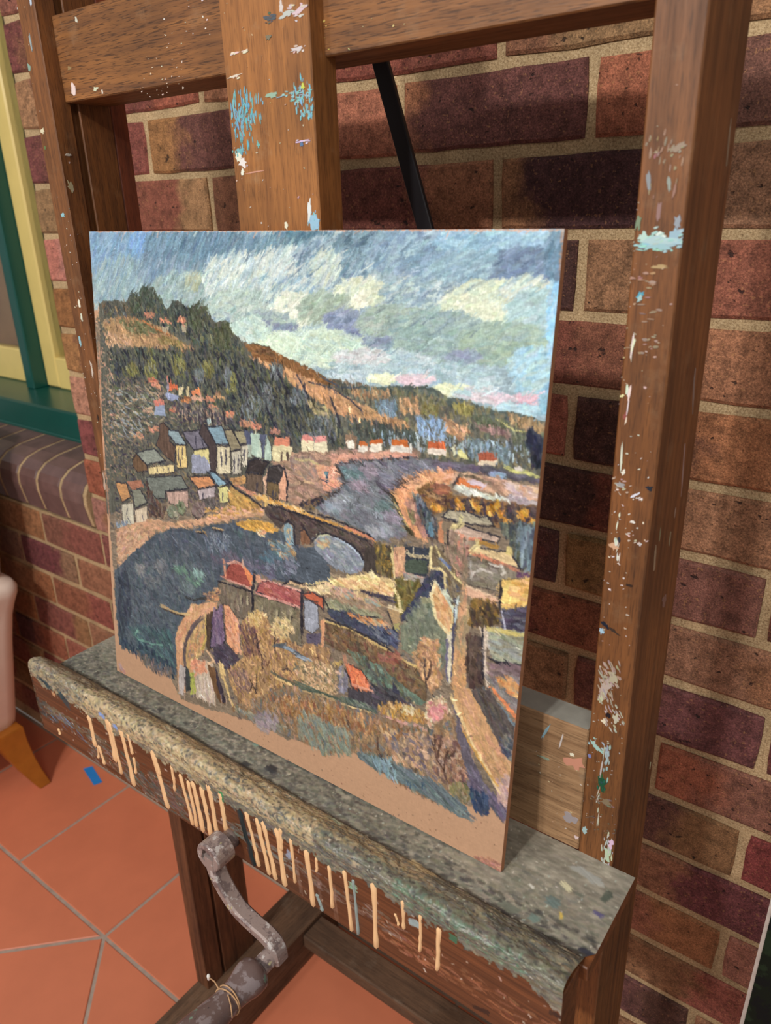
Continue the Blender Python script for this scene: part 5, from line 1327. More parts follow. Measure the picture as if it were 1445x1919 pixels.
('L',[244,260,252,267,272,289,272,331,259,332,256,296,237,280,244,260],1.7600000000000002,(56,55,66),0.9),
('F',[273,292,300,289,301,328,273,334],(206,196,166),0.09,90,0.7,1.0),
('F',[254,267,284,261,302,285,273,290],(132,158,172),0.09,0,0.7,1.0),
('L',[282,302,281,319],3,(74,72,88),0.9),
('L',[292,296,291,315],3,(74,72,88),0.9),
('L',[273,292,300,289,301,328,273,334,273,292],1.54,(74,67,68),0.75),
('L',[254,267,284,261,302,285,273,290,254,267],2.2,(56,55,66),0.9),
('F',[253,255,261,254,263,262,255,265],(160,180,180),0.06,0,1.0,1.0),
('F',[302,296,322,290,322,324,304,329],(196,190,172),0.09,90,0.7,1.0),
('F',[288,265,305,263,324,288,302,295],(150,140,114),0.09,0,0.7,1.0),
('L',[308,304,308,323],3,(74,72,88),0.9),
('L',[316,299,316,317],3,(74,72,88),0.9),
('L',[302,296,322,290,322,324,304,329,302,296],1.54,(74,67,68),0.75),
('L',[288,265,305,263,324,288,302,295,288,265],2.2,(56,55,66),0.9),
('F',[322,283,336,279,334,310,325,313],(206,200,180),0.09,90,0.7,1.0),
('F',[306,264,328,261,337,277,320,282],(160,152,122),0.09,0,0.7,1.0),
('L',[328,290,328,303],3,(74,72,88),0.9),
('L',[322,283,336,279,334,310,325,313,322,283],1.54,(74,67,68),0.75),
('L',[306,264,328,261,337,277,320,282,306,264],2.2,(56,55,66),0.9),
('F',[328,261,346,259,345,280,336,281],(92,98,124),0.08,90,1.0,1.0),
('F',[336,280,344,278,343,298,335,299],(170,180,166),0.08,90,1.0,1.0),
('F',[356,263,373,261,369,298,362,291],(96,102,126),0.08,90,1.0,1.0),
('F',[345,280,350,257,361,275,363,294,347,296],(184,200,184),0.09,90,0.7,1.0),
('L',[345,280,350,257,361,275,363,294,347,296,345,280],1.4,(74,67,68),0.75),
('F',[366,282,372,261,379,276,380,296,366,297],(178,198,184),0.09,90,0.7,1.0),
('L',[366,282,372,261,379,276,380,296,366,297,366,282],1.4,(74,67,68),0.75),
('L',[350,257,350,267],2.5,(226,226,190),0.9),
('F',[384,276,417,269,417,289,386,294],(214,202,166),0.09,90,0.7,1.0),
('F',[384,268,393,260,412,259,413,268,387,272],(216,142,116),0.09,0,0.7,1.0),
('L',[398,282,398,291],3,(74,72,88),0.9),
('L',[407,280,407,289],3,(74,72,88),0.9),
('L',[384,276,417,269,417,289,386,294,384,276],1.54,(74,67,68),0.75),
('L',[384,268,393,260,412,259,413,268,387,272,384,268],2.2,(56,55,66),0.9),
('F',[78,346,88,335,113,349,116,358,90,365,78,358],(120,94,72),0.1,90,0.7,1.0),
('L',[78,346,88,335,113,349,116,358,90,365,78,358,78,346],1.7600000000000002,(56,55,66),0.9),
('F',[117,352,179,336,178,349,117,365],(214,196,146),0.09,90,0.7,1.0),
('F',[87,333,134,319,158,334,113,349],(140,146,136),0.09,0,0.7,1.0),
('L',[140,351,140,354],3,(74,72,88),0.9),
('L',[152,348,152,351],3,(74,72,88),0.9),
('L',[165,344,165,348],3,(74,72,88),0.9),
('L',[117,352,179,336,178,349,117,365,117,352],1.54,(74,67,68),0.75),
('L',[87,333,134,319,158,334,113,349,87,333],2.2,(56,55,66),0.9),
('F',[158,384,209,372,207,401,162,402],(184,156,144),0.09,90,0.7,1.0),
('F',[110,370,194,351,209,369,157,383,154,396,132,401,114,386],(122,128,120),0.09,0,0.7,1.0),
('L',[158,384,209,372,207,401,162,402,158,384],1.54,(74,67,68),0.75),
('L',[110,370,194,351,209,369,157,383,154,396,132,401,114,386,110,370],2.2,(56,55,66),0.9),
('F',[231,366,268,354,266,371,233,382],(182,170,172),0.09,90,0.7,1.0),
('F',[211,350,256,340,270,352,231,365],(202,142,100),0.09,0,0.7,1.0),
('L',[241,372,241,378],3,(74,72,88),0.9),
('L',[231,366,268,354,266,371,233,382,231,366],1.54,(74,67,68),0.75),
('L',[211,350,256,340,270,352,231,365,211,350],2.2,(56,55,66),0.9),
('F',[274,354,295,347,294,372,277,378],(206,200,140),0.09,90,0.7,1.0),
('F',[251,334,266,332,295,345,277,353],(138,168,184),0.09,0,0.7,1.0),
('L',[283,361,283,372],3,(74,72,88),0.9),
('L',[274,354,295,347,294,372,277,378,274,354],1.54,(74,67,68),0.75),
('L',[251,334,266,332,295,345,277,353,251,334],2.2,(56,55,66),0.9),
('F',[43,429,73,420,74,457,43,469],(196,190,170),0.09,90,0.7,1.0),
('F',[31,394,59,390,68,412,45,425,32,404],(190,142,96),0.09,0,0.7,1.0),
('L',[57,436,55,444],3,(74,72,88),0.9),
('L',[58,451,63,457],3,(74,72,88),0.9),
('L',[43,429,73,420,74,457,43,469,43,429],1.54,(74,67,68),0.75),
('L',[31,394,59,390,68,412,45,425,32,404,31,394],2.2,(56,55,66),0.9),
('F',[76,432,109,418,108,446,79,459],(206,190,166),0.09,90,0.7,1.0),
('F',[71,397,94,394,111,411,78,429],(140,142,126),0.09,0,0.7,1.0),
('L',[97,437,99,447],3,(74,72,88),0.9),
('L',[76,432,109,418,108,446,79,459,76,432],1.54,(74,67,68),0.75),
('L',[71,397,94,394,111,411,78,429,71,397],2.2,(56,55,66),0.9),
('F',[61,387,96,378,104,388,73,399],(176,120,96),0.08,0,1.0,1.0),
('D',[23,466,68,456,71,470,29,480],40,[(140,160,180),(110,120,140),(190,190,180)],10,3,80,15,0.8,8),
('F',[181,413,178,419,173,424,166,426,160,423,158,418,161,411,167,406,174,405,179,407],(128,136,116),0.1,0,1,1.0),
('D',[181,413,178,419,173,424,166,426,160,423,158,418,161,411,167,406,174,405,179,407],26,[(128,136,116),(143,152,129),(110,116,99)],9,5,60,16,0.8,8),
('L',[181,413,178,419,173,424,166,426,160,423,158,418],2,(74,67,68),0.6),
('F',[201,403,199,409,194,414,188,415,183,412,181,407,184,400,189,395,195,394,199,397],(130,138,112),0.1,0,1,1.0),
('D',[201,403,199,409,194,414,188,415,183,412,181,407,184,400,189,395,195,394,199,397],26,[(130,138,112),(145,154,125),(111,118,96)],9,5,60,16,0.8,8),
('L',[201,403,199,409,194,414,188,415,183,412,181,407],2,(74,67,68),0.6),
('F',[248,395,244,403,236,410,225,412,217,409,214,402,217,393,226,387,237,384,245,387],(134,116,112),0.1,0,1,1.0),
('D',[248,395,244,403,236,410,225,412,217,409,214,402,217,393,226,387,237,384,245,387],26,[(134,116,112),(150,129,125),(115,99,96)],9,5,60,16,0.8,8),
('L',[248,395,244,403,236,410,225,412,217,409,214,402],2,(74,67,68),0.6),
('F',[269,380,267,386,261,391,253,393,247,391,245,385,248,379,254,374,261,373,267,375],(112,104,104),0.1,0,1,1.0),
('D',[269,380,267,386,261,391,253,393,247,391,245,385,248,379,254,374,261,373,267,375],26,[(112,104,104),(125,116,116),(96,89,89)],9,5,60,16,0.8,8),
('L',[269,380,267,386,261,391,253,393,247,391,245,385],2,(74,67,68),0.6),
('F',[184,418,183,421,179,423,175,424,172,423,171,421,172,417,176,415,180,414,183,415],(160,156,136),0.1,0,1,1.0),
('D',[184,418,183,421,179,423,175,424,172,423,171,421,172,417,176,415,180,414,183,415],26,[(160,156,136),(179,174,152),(137,134,116)],9,5,60,16,0.8,8),
('L',[184,418,183,421,179,423,175,424,172,423,171,421],2,(74,67,68),0.6),
('D',[110,377,132,403,155,412,147,433,113,433],70,[(96,76,72),(120,92,76),(78,66,70)],10,4,75,20,0.8,8),
('F',[25,478,112,441,174,432,226,415,269,397,310,382,362,368,365,378,309,395,268,411,219,430,173,440,128,461,91,490,56,521,22,553],(196,156,126),0.1,0,1,1.0),
('D',[25,478,112,441,174,432,226,415,269,397,310,382,362,368,365,378,309,395,268,411,219,430,173,440,128,461,91,490,56,521,22,553],130,[(196,156,126),(219,174,141),(168,134,108)],14,5,-8,16,0.8,8),
('D',[24,488,94,455,99,483,27,544],60,[(206,170,142),(182,142,118),(190,160,130)],14,5,-40,14,0.8,8),
('D',[245,393,359,360,362,372,250,410],70,[(214,166,96),(222,176,140),(226,170,150),(190,150,96)],10,4,-8,14,0.8,8),
('F',[299,349,359,364,332,374,298,377],(190,150,90),0.1,0,1,1.0),
('D',[299,349,359,364,332,374,298,377],60,[(190,150,90),(212,168,100),(163,129,77)],14,4,28,16,0.8,8),
('L',[291,338,310,349,338,356,365,367],4,(56,55,66),0.9),
('F',[299,337,330,327,330,337,310,343],(190,146,100),0.1,0,1,1.0),
('D',[299,337,330,327,330,337,310,343],24,[(190,146,100),(212,163,112),(163,125,86)],10,4,0,16,0.8,8),
('F',[310,343,349,346,338,352],(206,150,124),0.1,0,1,1.0),
('D',[310,343,349,346,338,352],20,[(206,150,124),(230,168,138),(177,129,106)],10,4,20,16,0.8,8),
('F',[12,558,55,524,91,492,128,463,173,442,219,433,265,415,298,404,365,392,394,394,428,398,429,460,364,465,278,500,262,525,212,579,192,596,9,654],(88,98,110),0.08,0,0.6,1.0),
('F',[20,553,78,499,271,448,483,395,485,448,454,456,404,469,347,467,269,496,269,514,212,560,172,613,163,707,103,715,58,704,11,702],(90,100,112),0.08,0,0.6,1.0),
('D',[12,558,55,524,91,492,128,463,173,442,219,433,265,415,298,404,365,392,394,394,428,398,429,460,364,465,278,500,262,525,212,579,192,596,9,654],600,[(84,94,108),(96,104,116),(74,86,98),(104,108,118),(92,106,112)],16,6,75,30,0.55,8),
('D',[23,555,118,494,201,473,262,500,204,565,172,613,160,703,63,702,11,702],650,[(88,98,108),(100,112,120),(76,88,102),(112,120,124),(96,110,116)],16,6,65,35,0.5,8),
('D',[23,561,46,543,57,615,30,683,12,689],80,[(62,70,86),(72,80,94)],20,6,85,12,0.6,8),
('D',[41,650,156,630,160,697,71,699],160,[(84,112,118),(76,98,106),(96,128,124),(70,86,96)],18,6,50,30,0.55,8),
('D',[21,686,86,677,160,691,159,712,103,718,58,707,15,704],90,[(66,78,96),(76,92,104),(60,70,90)],14,5,75,20,0.8,8),
('D',[200,505,197,509,189,512,180,515,173,515,170,513,173,509,181,505,190,502,197,502],26,[(104,136,120),(116,148,132)],13,5,40,40,0.5,8),
('D',[238,510,234,519,223,526,210,530,199,528,195,522,200,513,211,505,224,501,234,503],26,[(112,146,128),(124,158,140)],13,5,40,40,0.5,8),
('D',[238,502,236,505,231,509,224,511,219,510,217,508,219,504,225,501,231,499,237,499],26,[(128,156,150),(140,168,162)],13,5,40,40,0.5,8),
('D',[96,533,93,540,87,546,79,548,73,546,71,539,74,532,81,526,88,524,94,527],26,[(132,132,132),(144,144,144)],13,5,40,40,0.5,8),
('D',[151,512,148,521,140,528,130,531,123,528,120,521,124,512,132,505,142,502,149,505],26,[(118,120,124),(130,132,136)],13,5,40,40,0.5,8),
('D',[216,532,213,539,203,546,192,549,183,548,180,542,183,535,193,528,204,525,213,526],26,[(104,120,122),(116,132,134)],13,5,40,40,0.5,8),
('D',[138,543,133,551,121,558,106,563,94,562,90,557,95,549,108,541,123,537,134,538],26,[(112,118,122),(124,130,134)],13,5,40,40,0.5,8),
('D',[356,453,350,461,333,470,311,476,293,477,287,471,294,462,311,453,333,447,350,447],26,[(112,104,126),(124,116,138)],13,5,40,40,0.5,8),
('D',[313,454,307,462,292,469,274,474,259,474,253,470,259,462,275,455,293,450,307,450],26,[(104,96,112),(116,108,124)],13,5,40,40,0.5,8),
('D',[389,458,383,467,368,475,350,480,334,480,328,475,334,466,350,457,368,452,383,453],26,[(108,104,128),(120,116,140)],13,5,40,40,0.5,8),
('D',[437,433,431,442,414,451,393,456,375,457,368,452,375,443,393,434,414,429,431,428],26,[(126,128,148),(138,140,160)],13,5,40,40,0.5,8),
('D',[409,427,404,432,391,438,375,443,361,444,356,441,361,435,375,429,391,425,404,424],26,[(84,112,128),(96,124,140)],13,5,40,40,0.5,8),
('L',[64,656,59,668,69,672,90,668,107,668,131,661],3.2,(118,160,148),0.9),
('L',[106,669,102,675,90,675],2.5,(108,150,140),0.9),
('L',[71,653,62,661],3,(126,166,152),0.9),
('L',[225,434,243,432],5,(206,166,110),0.9),
('L',[225,436,243,434],3,(56,55,66),0.9),
('L',[261,420,281,418],5,(206,166,110),0.9),
('L',[260,422,281,420],3,(56,55,66),0.9),
('F',[309,401,343,390,373,385,394,392,365,403,337,405,312,405],(206,160,84),0.1,0,1,1.0),
('D',[309,401,343,390,373,385,394,392,365,403,337,405,312,405],50,[(206,160,84),(230,179,94),(177,137,72)],12,4,6,16,0.8,8),
('D',[343,404,367,398,364,411],14,[(206,150,120),(222,206,166)],9,4,20,20,0.8,8),
('D',[237,435,297,423,291,449,248,464],60,[(120,130,146),(150,160,172),(90,100,118)],14,3,70,25,0.6,8),
('D',[373,411,417,409,427,427,391,432],40,[(196,156,110),(120,140,140),(96,120,132),(150,170,170)],12,4,15,20,0.7,8),
('F',[382,298,418,281,433,274,481,266,502,260,606,244,607,252,536,267,496,278,492,283,499,292,502,300,496,310,475,325,449,340,434,349,411,346,407,325,400,303],(172,140,122),0.1,0,1,1.0),
('D',[382,298,418,281,433,274,481,266,502,260,606,244,607,252,536,267,496,278,492,283,499,292,502,300,496,310,475,325,449,340,434,349,411,346,407,325,400,303],220,[(172,140,122),(192,156,136),(147,120,104)],16,6,5,16,0.8,8),
('D',[410,284,452,280,460,300,426,309],60,[(160,134,122),(150,132,120),(182,150,128)],16,6,25,14,0.8,8),
('L',[424,285,445,283,460,286,467,289],4,(190,176,130),0.9),
('L',[430,302,438,313,453,312],4,(206,176,142),0.9),
('D',[460,289,499,284,502,301,486,315,468,319],60,[(222,164,136),(206,146,124),(226,176,146)],12,5,-20,40,0.8,8),
('D',[481,271,606,245,606,250,536,267,488,280],90,[(206,156,136),(190,144,128),(222,170,150)],16,4,-3,8,0.8,8),
('L',[496,278,536,267,607,251],3,(56,55,66),0.8),
('F',[472,294,478,292,479,305,474,307],(112,150,160),0.08,90,1.0,1.0),
('L',[466,305,475,306,478,293],3,(60,70,92),0.9),
('F',[492,283,537,269,607,255,608,268,586,284,576,298,569,305,580,319,592,339,599,349,574,360,554,366,533,359,509,354,478,350,453,346,475,327,498,312,503,302,499,291],(116,122,130),0.06,0,0.6,1.0),
('D',[492,283,537,269,607,255,608,268,586,284,576,298,569,305,580,319,592,339,599,349,574,360,554,366,533,359,509,354,478,350,453,346,475,327,498,312,503,302,499,291],420,[(116,123,131),(126,130,138),(108,118,124),(136,134,144),(120,120,132)],18,6,20,25,0.6,8),
('D',[535,286,532,291,523,296,511,298,502,297,498,293,501,287,511,282,522,280,532,281],24,[(100,126,130),(114,140,144)],15,6,25,20,0.6,8),
('D',[552,278,550,283,545,286,539,287,534,286,532,282,534,277,539,274,545,273,550,274],24,[(134,124,136),(148,138,150)],15,6,25,20,0.6,8),
('D',[541,299,539,303,532,306,524,308,517,307,514,304,516,300,523,297,532,295,538,296],24,[(144,132,144),(158,146,158)],15,6,25,20,0.6,8),
('D',[583,320,581,325,574,329,565,331,557,330,554,326,557,322,564,317,573,315,580,317],24,[(104,124,126),(118,138,140)],15,6,25,20,0.6,8),
('D',[521,320,518,324,510,328,499,330,490,330,486,327,490,323,498,319,509,317,518,317],24,[(138,144,152),(152,158,166)],15,6,25,20,0.6,8),
('D',[588,327,587,333,581,337,574,339,568,337,566,332,568,327,573,323,580,321,586,323],24,[(138,132,146),(152,146,160)],15,6,25,20,0.6,8),
('D',[580,348,576,354,567,359,554,362,544,362,540,357,544,351,554,346,566,343,576,344],24,[(148,152,160),(162,166,174)],15,6,25,20,0.6,8),
('D',[501,336,498,340,491,344,482,346,475,345,472,342,475,338,482,335,491,333,498,333],24,[(140,150,160),(154,164,174)],15,6,25,20,0.6,8),
('L',[491,283,500,292,503,302,497,312,475,327,449,343],4,(74,67,68),0.9),
('D',[430,345,453,334,479,323,475,330,450,349,434,352],50,[(66,62,74),(140,112,84),(84,76,80)],8,4,-25,25,0.8,8),
('F',[341,263,358,263,354,295,343,294],(176,198,184),0.06,90,1.0,1.0),
('F',[382,274,412,269,412,290,382,295],(216,206,166),0.07,0,1,1.0),
('F',[383,274,384,262,411,258,412,269],(216,142,116),0.07,0,1,1.0),
('F',[395,281,399,280,399,293,395,294],(104,88,80),0.1,0,1.0,1.0),
('F',[406,277,410,277,411,290,407,292],(104,88,80),0.1,0,1.0,1.0),
('F',[432,259,453,256,454,271,432,274],(222,212,178),0.07,0,1,1.0),
('F',[432,259,434,252,452,249,453,256],(222,148,140),0.07,0,1,1.0),
('F',[454,257,475,254,476,267,454,271],(222,214,184),0.07,0,1,1.0),
('F',[454,257,455,249,474,246,475,254],(222,156,150),0.07,0,1,1.0),
('F',[504,241,521,239,522,255,505,257],(150,122,100),0.1,0,1.0,1.0),
('F',[506,248,517,245,519,254,507,257],(224,220,206),0.05,0,1.0,1.0),
('F',[525,250,538,248,538,256,525,258],(224,218,206),0.07,0,1,1.0),
('F',[525,250,526,245,537,244,538,248],(214,118,62),0.07,0,1,1.0),
('F',[541,246,560,243,560,252,541,255],(224,216,200),0.07,0,1,1.0),
('F',[541,246,542,241,559,238,560,243],(206,108,56),0.07,0,1,1.0),
('F',[571,243,596,239,597,247,572,251],(222,216,206),0.07,0,1,1.0),
('F',[572,243,572,235,595,231,596,239],(206,112,56),0.07,0,1,1.0),
('F',[622,238,646,234,646,241,622,245],(222,210,196),0.07,0,1,1.0),
('F',[622,238,623,230,644,226,646,234],(206,106,66),0.07,0,1,1.0),
('F',[687,241,709,237,709,244,687,248],(222,206,180),0.07,0,1,1.0),
('F',[687,241,687,232,707,229,709,237],(176,96,72),0.07,0,1,1.0),
('F',[597,236,600,235,601,246,598,247],(222,222,216),0.1,0,1.0,1.0),
('F',[608,233,612,233,612,243,609,243],(190,196,196),0.1,0,1.0,1.0),
('F',[654,230,657,229,659,241,655,243],(206,206,176),0.1,0,1.0,1.0),
('F',[660,238,666,232,671,237,676,242,664,243],(214,212,150),0.1,0,1.0,1.0),
('F',[730,241,738,239,744,242,731,244],(222,214,206),0.1,0,1.0,1.0),
('L',[722,242,733,245,744,244,757,247],5,(206,206,130),0.9),
('F',[560,266,627,251,673,248,716,247,761,248,762,253,717,253,665,256,631,264,606,274,581,292,571,302,557,307],(112,106,122),0.1,0,1,1.0),
('D',[560,266,627,251,673,248,716,247,761,248,762,253,717,253,665,256,631,264,606,274,581,292,571,302,557,307],100,[(112,106,122),(125,118,136),(96,91,104)],18,5,6,16,0.8,8),
('D',[562,265,627,251,631,262,584,287,563,294],70,[(126,130,142),(138,140,150),(116,118,132)],18,5,0,12,0.6,8),
('D',[706,251,717,251,716,255,707,256],12,[(146,166,196)],14,5,6,8,0.8,8),
('F',[576,301,590,286,613,271,633,265,662,260,660,267,634,277,618,286,604,299,615,313,630,343,624,350,609,346,596,331],(214,156,116),0.1,0,1,1.0),
('D',[576,301,590,286,613,271,633,265,662,260,660,267,634,277,618,286,604,299,615,313,630,343,624,350,609,346,596,331],160,[(214,156,116),(239,174,129),(184,134,99)],14,5,60,16,0.8,8),
('D',[591,289,632,268,659,263,632,278,606,292],60,[(222,178,142),(206,150,120),(214,160,120)],16,5,-20,12,0.8,8),
('F',[597,308,611,305,630,343,622,349],(170,128,116),0.1,0,1,1.0),
('D',[597,308,611,305,630,343,622,349],40,[(170,128,116),(190,143,129),(146,110,99)],14,5,65,16,0.8,8),
('F',[601,319,609,323,608,333],(150,140,104),0.1,0,1,1.0),
('D',[601,319,609,323,608,333],14,[(150,140,104),(168,156,116),(129,120,89)],12,5,60,16,0.8,8),
('L',[572,301,580,312,589,325,600,341,607,346],7,(84,80,62),0.9),
('L',[578,309,587,321,602,339],2.5,(206,180,120),0.9),
('L',[569,305,577,296,589,286,610,273],3,(74,67,68),0.9),
('F',[665,260,683,258,718,259,763,260,761,274,733,273,704,272,666,274,660,272],(196,160,136),0.1,0,1,1.0),
('D',[665,260,683,258,718,259,763,260,761,274,733,273,704,272,666,274,660,272],120,[(196,160,136),(219,179,152),(168,137,116)],16,5,12,16,0.8,8),
('F',[660,273,666,265,678,266,702,271,684,273],(222,128,74),0.07,0,1.0,1.0),
('F',[675,267,683,263,701,267,697,270,684,270],(206,190,200),0.06,0,1.0,1.0),
('F',[655,273,662,262,666,262,660,272],(206,170,146),0.06,0,1.0,1.0),
('L',[659,273,665,262],4,(56,55,66),0.9),
('L',[667,261,683,261,704,263],4,(112,100,84),0.9),
('D',[726,262,763,260,762,268,733,272],40,[(206,186,190),(190,168,150),(214,176,146)],16,5,10,10,0.8,8),
('F',[661,279,672,274,690,278,708,281,703,283,679,281],(206,212,200),0.1,0,1,1.0),
('D',[661,279,672,274,690,278,708,281,703,283,679,281],40,[(206,212,200),(230,237,224),(177,182,172)],14,5,20,16,0.8,8),
('F',[729,273,757,275,755,280,731,279],(178,168,172),0.1,0,1,1.0),
('D',[729,273,757,275,755,280,731,279],30,[(178,168,172),(199,188,192),(153,144,147)],14,5,14,16,0.8,8),
('D',[712,277,728,279,727,285,717,283],18,[(206,212,206),(190,196,190)],10,5,35,15,0.8,8),
('F',[614,290,632,278,654,278,658,287,705,283,759,280,761,295,737,314,716,311,695,302,668,302,650,307,636,315,621,303],(140,106,72),0.1,0,1,1.0),
('D',[614,290,632,278,654,278,658,287,705,283,759,280,761,295,737,314,716,311,695,302,668,302,650,307,636,315,621,303],300,[(140,106,72),(156,118,80),(120,91,61)],11,5,10,16,0.8,8),
('D',[619,292,648,278,653,297,631,310],90,[(160,116,72),(120,92,66),(182,142,98),(96,74,72)],12,4,15,25,0.8,8),
('D',[629,281,651,278,649,286,630,288],24,[(176,116,88),(150,96,80)],12,5,5,12,0.8,8),
('D',[655,293,760,282,761,300,722,307,692,299,662,303],90,[(84,72,80),(66,62,76),(104,88,84)],11,5,70,25,0.8,8),
('D',[672,293,671,295,669,297,667,298,665,297,664,294,664,292,666,290,669,289,671,290],5,[(214,156,62),(196,136,50),(222,170,84)],8,4,70,30,0.8,18),
('D',[671,299,670,302,668,304,666,304,664,303,663,301,663,298,665,296,668,296,670,297],5,[(214,156,62),(196,136,50),(222,170,84)],8,4,70,30,0.8,18),
('D',[675,298,674,300,673,302,670,303,668,302,667,299,668,297,670,295,672,294,674,295],5,[(214,156,62),(196,136,50),(222,170,84)],8,4,70,30,0.8,18),
('D',[691,290,690,293,689,294,686,295,684,294,683,292,684,289,686,287,688,287,690,288],5,[(214,156,62),(196,136,50),(222,170,84)],8,4,70,30,0.8,18),
('D',[696,294,695,296,693,298,691,299,689,298,688,295,689,293,690,291,693,290,695,292],5,[(214,156,62),(196,136,50),(222,170,84)],8,4,70,30,0.8,18),
('D',[714,289,714,292,712,294,710,294,708,293,707,291,707,288,709,286,711,286,713,287],5,[(214,156,62),(196,136,50),(222,170,84)],8,4,70,30,0.8,18),
('D',[718,286,717,288,716,290,714,290,712,289,711,287,711,285,713,283,715,282,717,283],5,[(214,156,62),(196,136,50),(222,170,84)],8,4,70,30,0.8,18),
('D',[710,294,710,297,708,299,706,299,704,298,703,296,703,293,705,291,707,291,709,292],5,[(214,156,62),(196,136,50),(222,170,84)],8,4,70,30,0.8,18),
('D',[723,295,723,298,721,300,719,300,717,299,716,297,716,295,718,293,720,292,722,293],5,[(214,156,62),(196,136,50),(222,170,84)],8,4,70,30,0.8,18),
('D',[731,302,730,305,729,306,726,307,724,306,724,304,724,301,726,299,728,299,730,300],5,[(214,156,62),(196,136,50),(222,170,84)],8,4,70,30,0.8,18),
('D',[734,307,734,309,732,311,730,312,728,311,727,308,727,306,729,304,731,303,733,305],5,[(214,156,62),(196,136,50),(222,170,84)],8,4,70,30,0.8,18),
('D',[730,306,729,309,728,311,725,311,723,310,723,308,723,305,725,304,727,303,729,304],5,[(214,156,62),(196,136,50),(222,170,84)],8,4,70,30,0.8,18),
('D',[745,291,745,293,743,295,741,295,739,294,738,292,738,290,740,288,742,287,744,289],5,[(214,156,62),(196,136,50),(222,170,84)],8,4,70,30,0.8,18),
('D',[751,288,751,290,749,292,747,293,745,292,745,289,745,287,747,285,749,285,751,286],5,[(214,156,62),(196,136,50),(222,170,84)],8,4,70,30,0.8,18),
('D',[749,292,749,295,747,297,745,297,743,296,742,294,743,292,744,290,746,289,748,290],5,[(214,156,62),(196,136,50),(222,170,84)],8,4,70,30,0.8,18),
('D',[762,298,761,300,760,302,758,302,756,301,755,299,755,297,757,295,759,294,761,295],5,[(214,156,62),(196,136,50),(222,170,84)],8,4,70,30,0.8,18),
('D',[760,301,760,303,758,305,756,306,754,304,753,302,754,300,755,298,757,298,759,299],5,[(214,156,62),(196,136,50),(222,170,84)],8,4,70,30,0.8,18),
('D',[640,305,639,308,637,310,635,310,633,309,632,307,632,304,634,302,637,302,639,303],5,[(214,156,62),(196,136,50),(222,170,84)],8,4,70,30,0.8,18),
('D',[646,304,646,307,644,309,641,310,639,309,638,306,639,303,641,301,643,301,645,302],5,[(214,156,62),(196,136,50),(222,170,84)],8,4,70,30,0.8,18),
('D',[737,302,737,304,735,306,733,307,731,306,730,304,730,301,732,299,734,299,736,300],5,[(214,156,62),(196,136,50),(222,170,84)],8,4,70,30,0.8,18),
('D',[719,310,761,300,762,349,744,351,732,321],230,[(104,110,92),(120,126,112),(84,90,92),(128,142,150),(70,76,86)],13,4,88,12,0.8,8),
('D',[745,311,761,309,761,347,749,345],60,[(140,158,168),(112,130,146),(90,98,112)],18,5,90,6,0.8,8),
('D',[604,295,620,303,638,321,642,343,632,344,616,319],90,[(66,72,90),(84,96,108),(96,84,80),(120,130,136)],12,4,70,15,0.8,8),
('F',[628,327,634,325,637,344,631,344],(104,140,160),0.08,90,1.0,1.0),
('F',[645,319,657,319,670,319,658,329,656,348,646,345],(150,132,110),0.09,90,0.7,1.0),
('F',[646,315,655,305,674,302,693,305,704,302,712,312,696,314,669,317,651,316],(176,168,146),0.09,0,0.7,1.0),
('L',[645,319,657,319,670,319,658,329,656,348,646,345,645,319],1.54,(74,67,68),0.75),
('L',[646,315,655,305,674,302,693,305,704,302,712,312,696,314,669,317,651,316,646,315],2.2,(56,55,66),0.9),
('F',[642,322,646,317,650,350,642,344],(206,142,104),0.08,90,1.0,1.0),
('F',[658,335,680,335,701,331,684,348,684,390,661,365],(156,140,120),0.09,90,0.7,1.0),
('F',[658,331,670,319,703,322,720,322,718,330,701,330,680,334],(196,172,156),0.09,0,0.7,1.0),
('L',[658,335,680,335,701,331,684,348,684,390,661,365,658,335],1.54,(74,67,68),0.75),
('L',[658,331,670,319,703,322,720,322,718,330,701,330,680,334,658,331],2.2,(56,55,66),0.9),
('L',[657,332,664,323,673,318],6,(222,206,150),0.9),
('L',[669,317,671,310],7,(222,212,156),0.9),
('L',[658,333,674,334,692,332],6,(214,140,112),0.9),
('D',[658,334,683,336,684,388,667,373],60,[(160,140,118),(140,124,108),(176,150,132),(196,140,120)],14,5,88,12,0.8,8),
('L',[656,332,656,351,648,361],3,(74,67,68),0.9),
('F',[684,354,706,353,728,354,746,357,745,368,725,374,723,387,687,389],(146,136,120),0.09,90,0.7,1.0),
('F',[686,349,696,341,733,337,749,353,726,352,705,350],(214,190,146),0.09,0,0.7,1.0),
('L',[684,354,706,353,728,354,746,357,745,368,725,374,723,387,687,389,684,354],1.54,(74,67,68),0.75),
('L',[686,349,696,341,733,337,749,353,726,352,705,350,686,349],2.2,(56,55,66),0.9),
('L',[685,350,704,352,726,353,743,355],6,(216,140,110),0.9),
('L',[686,348,694,339,693,333],8,(222,206,150),0.9),
('L',[733,339,733,332],8,(222,206,140),0.9),
('F',[699,333,721,334,719,337,695,338],(176,134,70),0.08,0,1.0,1.0),
('D',[685,356,726,355,728,379,689,387],70,[(140,132,116),(158,150,136),(124,116,104)],16,6,5,12,0.8,8),
('L',[690,379,692,373,702,366,712,366],3,(190,184,176),0.9),
('L',[712,358,726,356,730,362,726,366],3,(206,200,190),0.9),
('L',[687,361,689,375],3,(180,176,172),0.9),
('F',[728,372,758,360,762,375,729,390],(214,182,106),0.09,90,0.7,1.0),
('L',[728,372,758,360,762,375,729,390,728,372],1.54,(74,67,68),0.75),
('F',[745,356,762,357,759,360,744,364],(112,80,108),0.08,0,1.0,1.0),
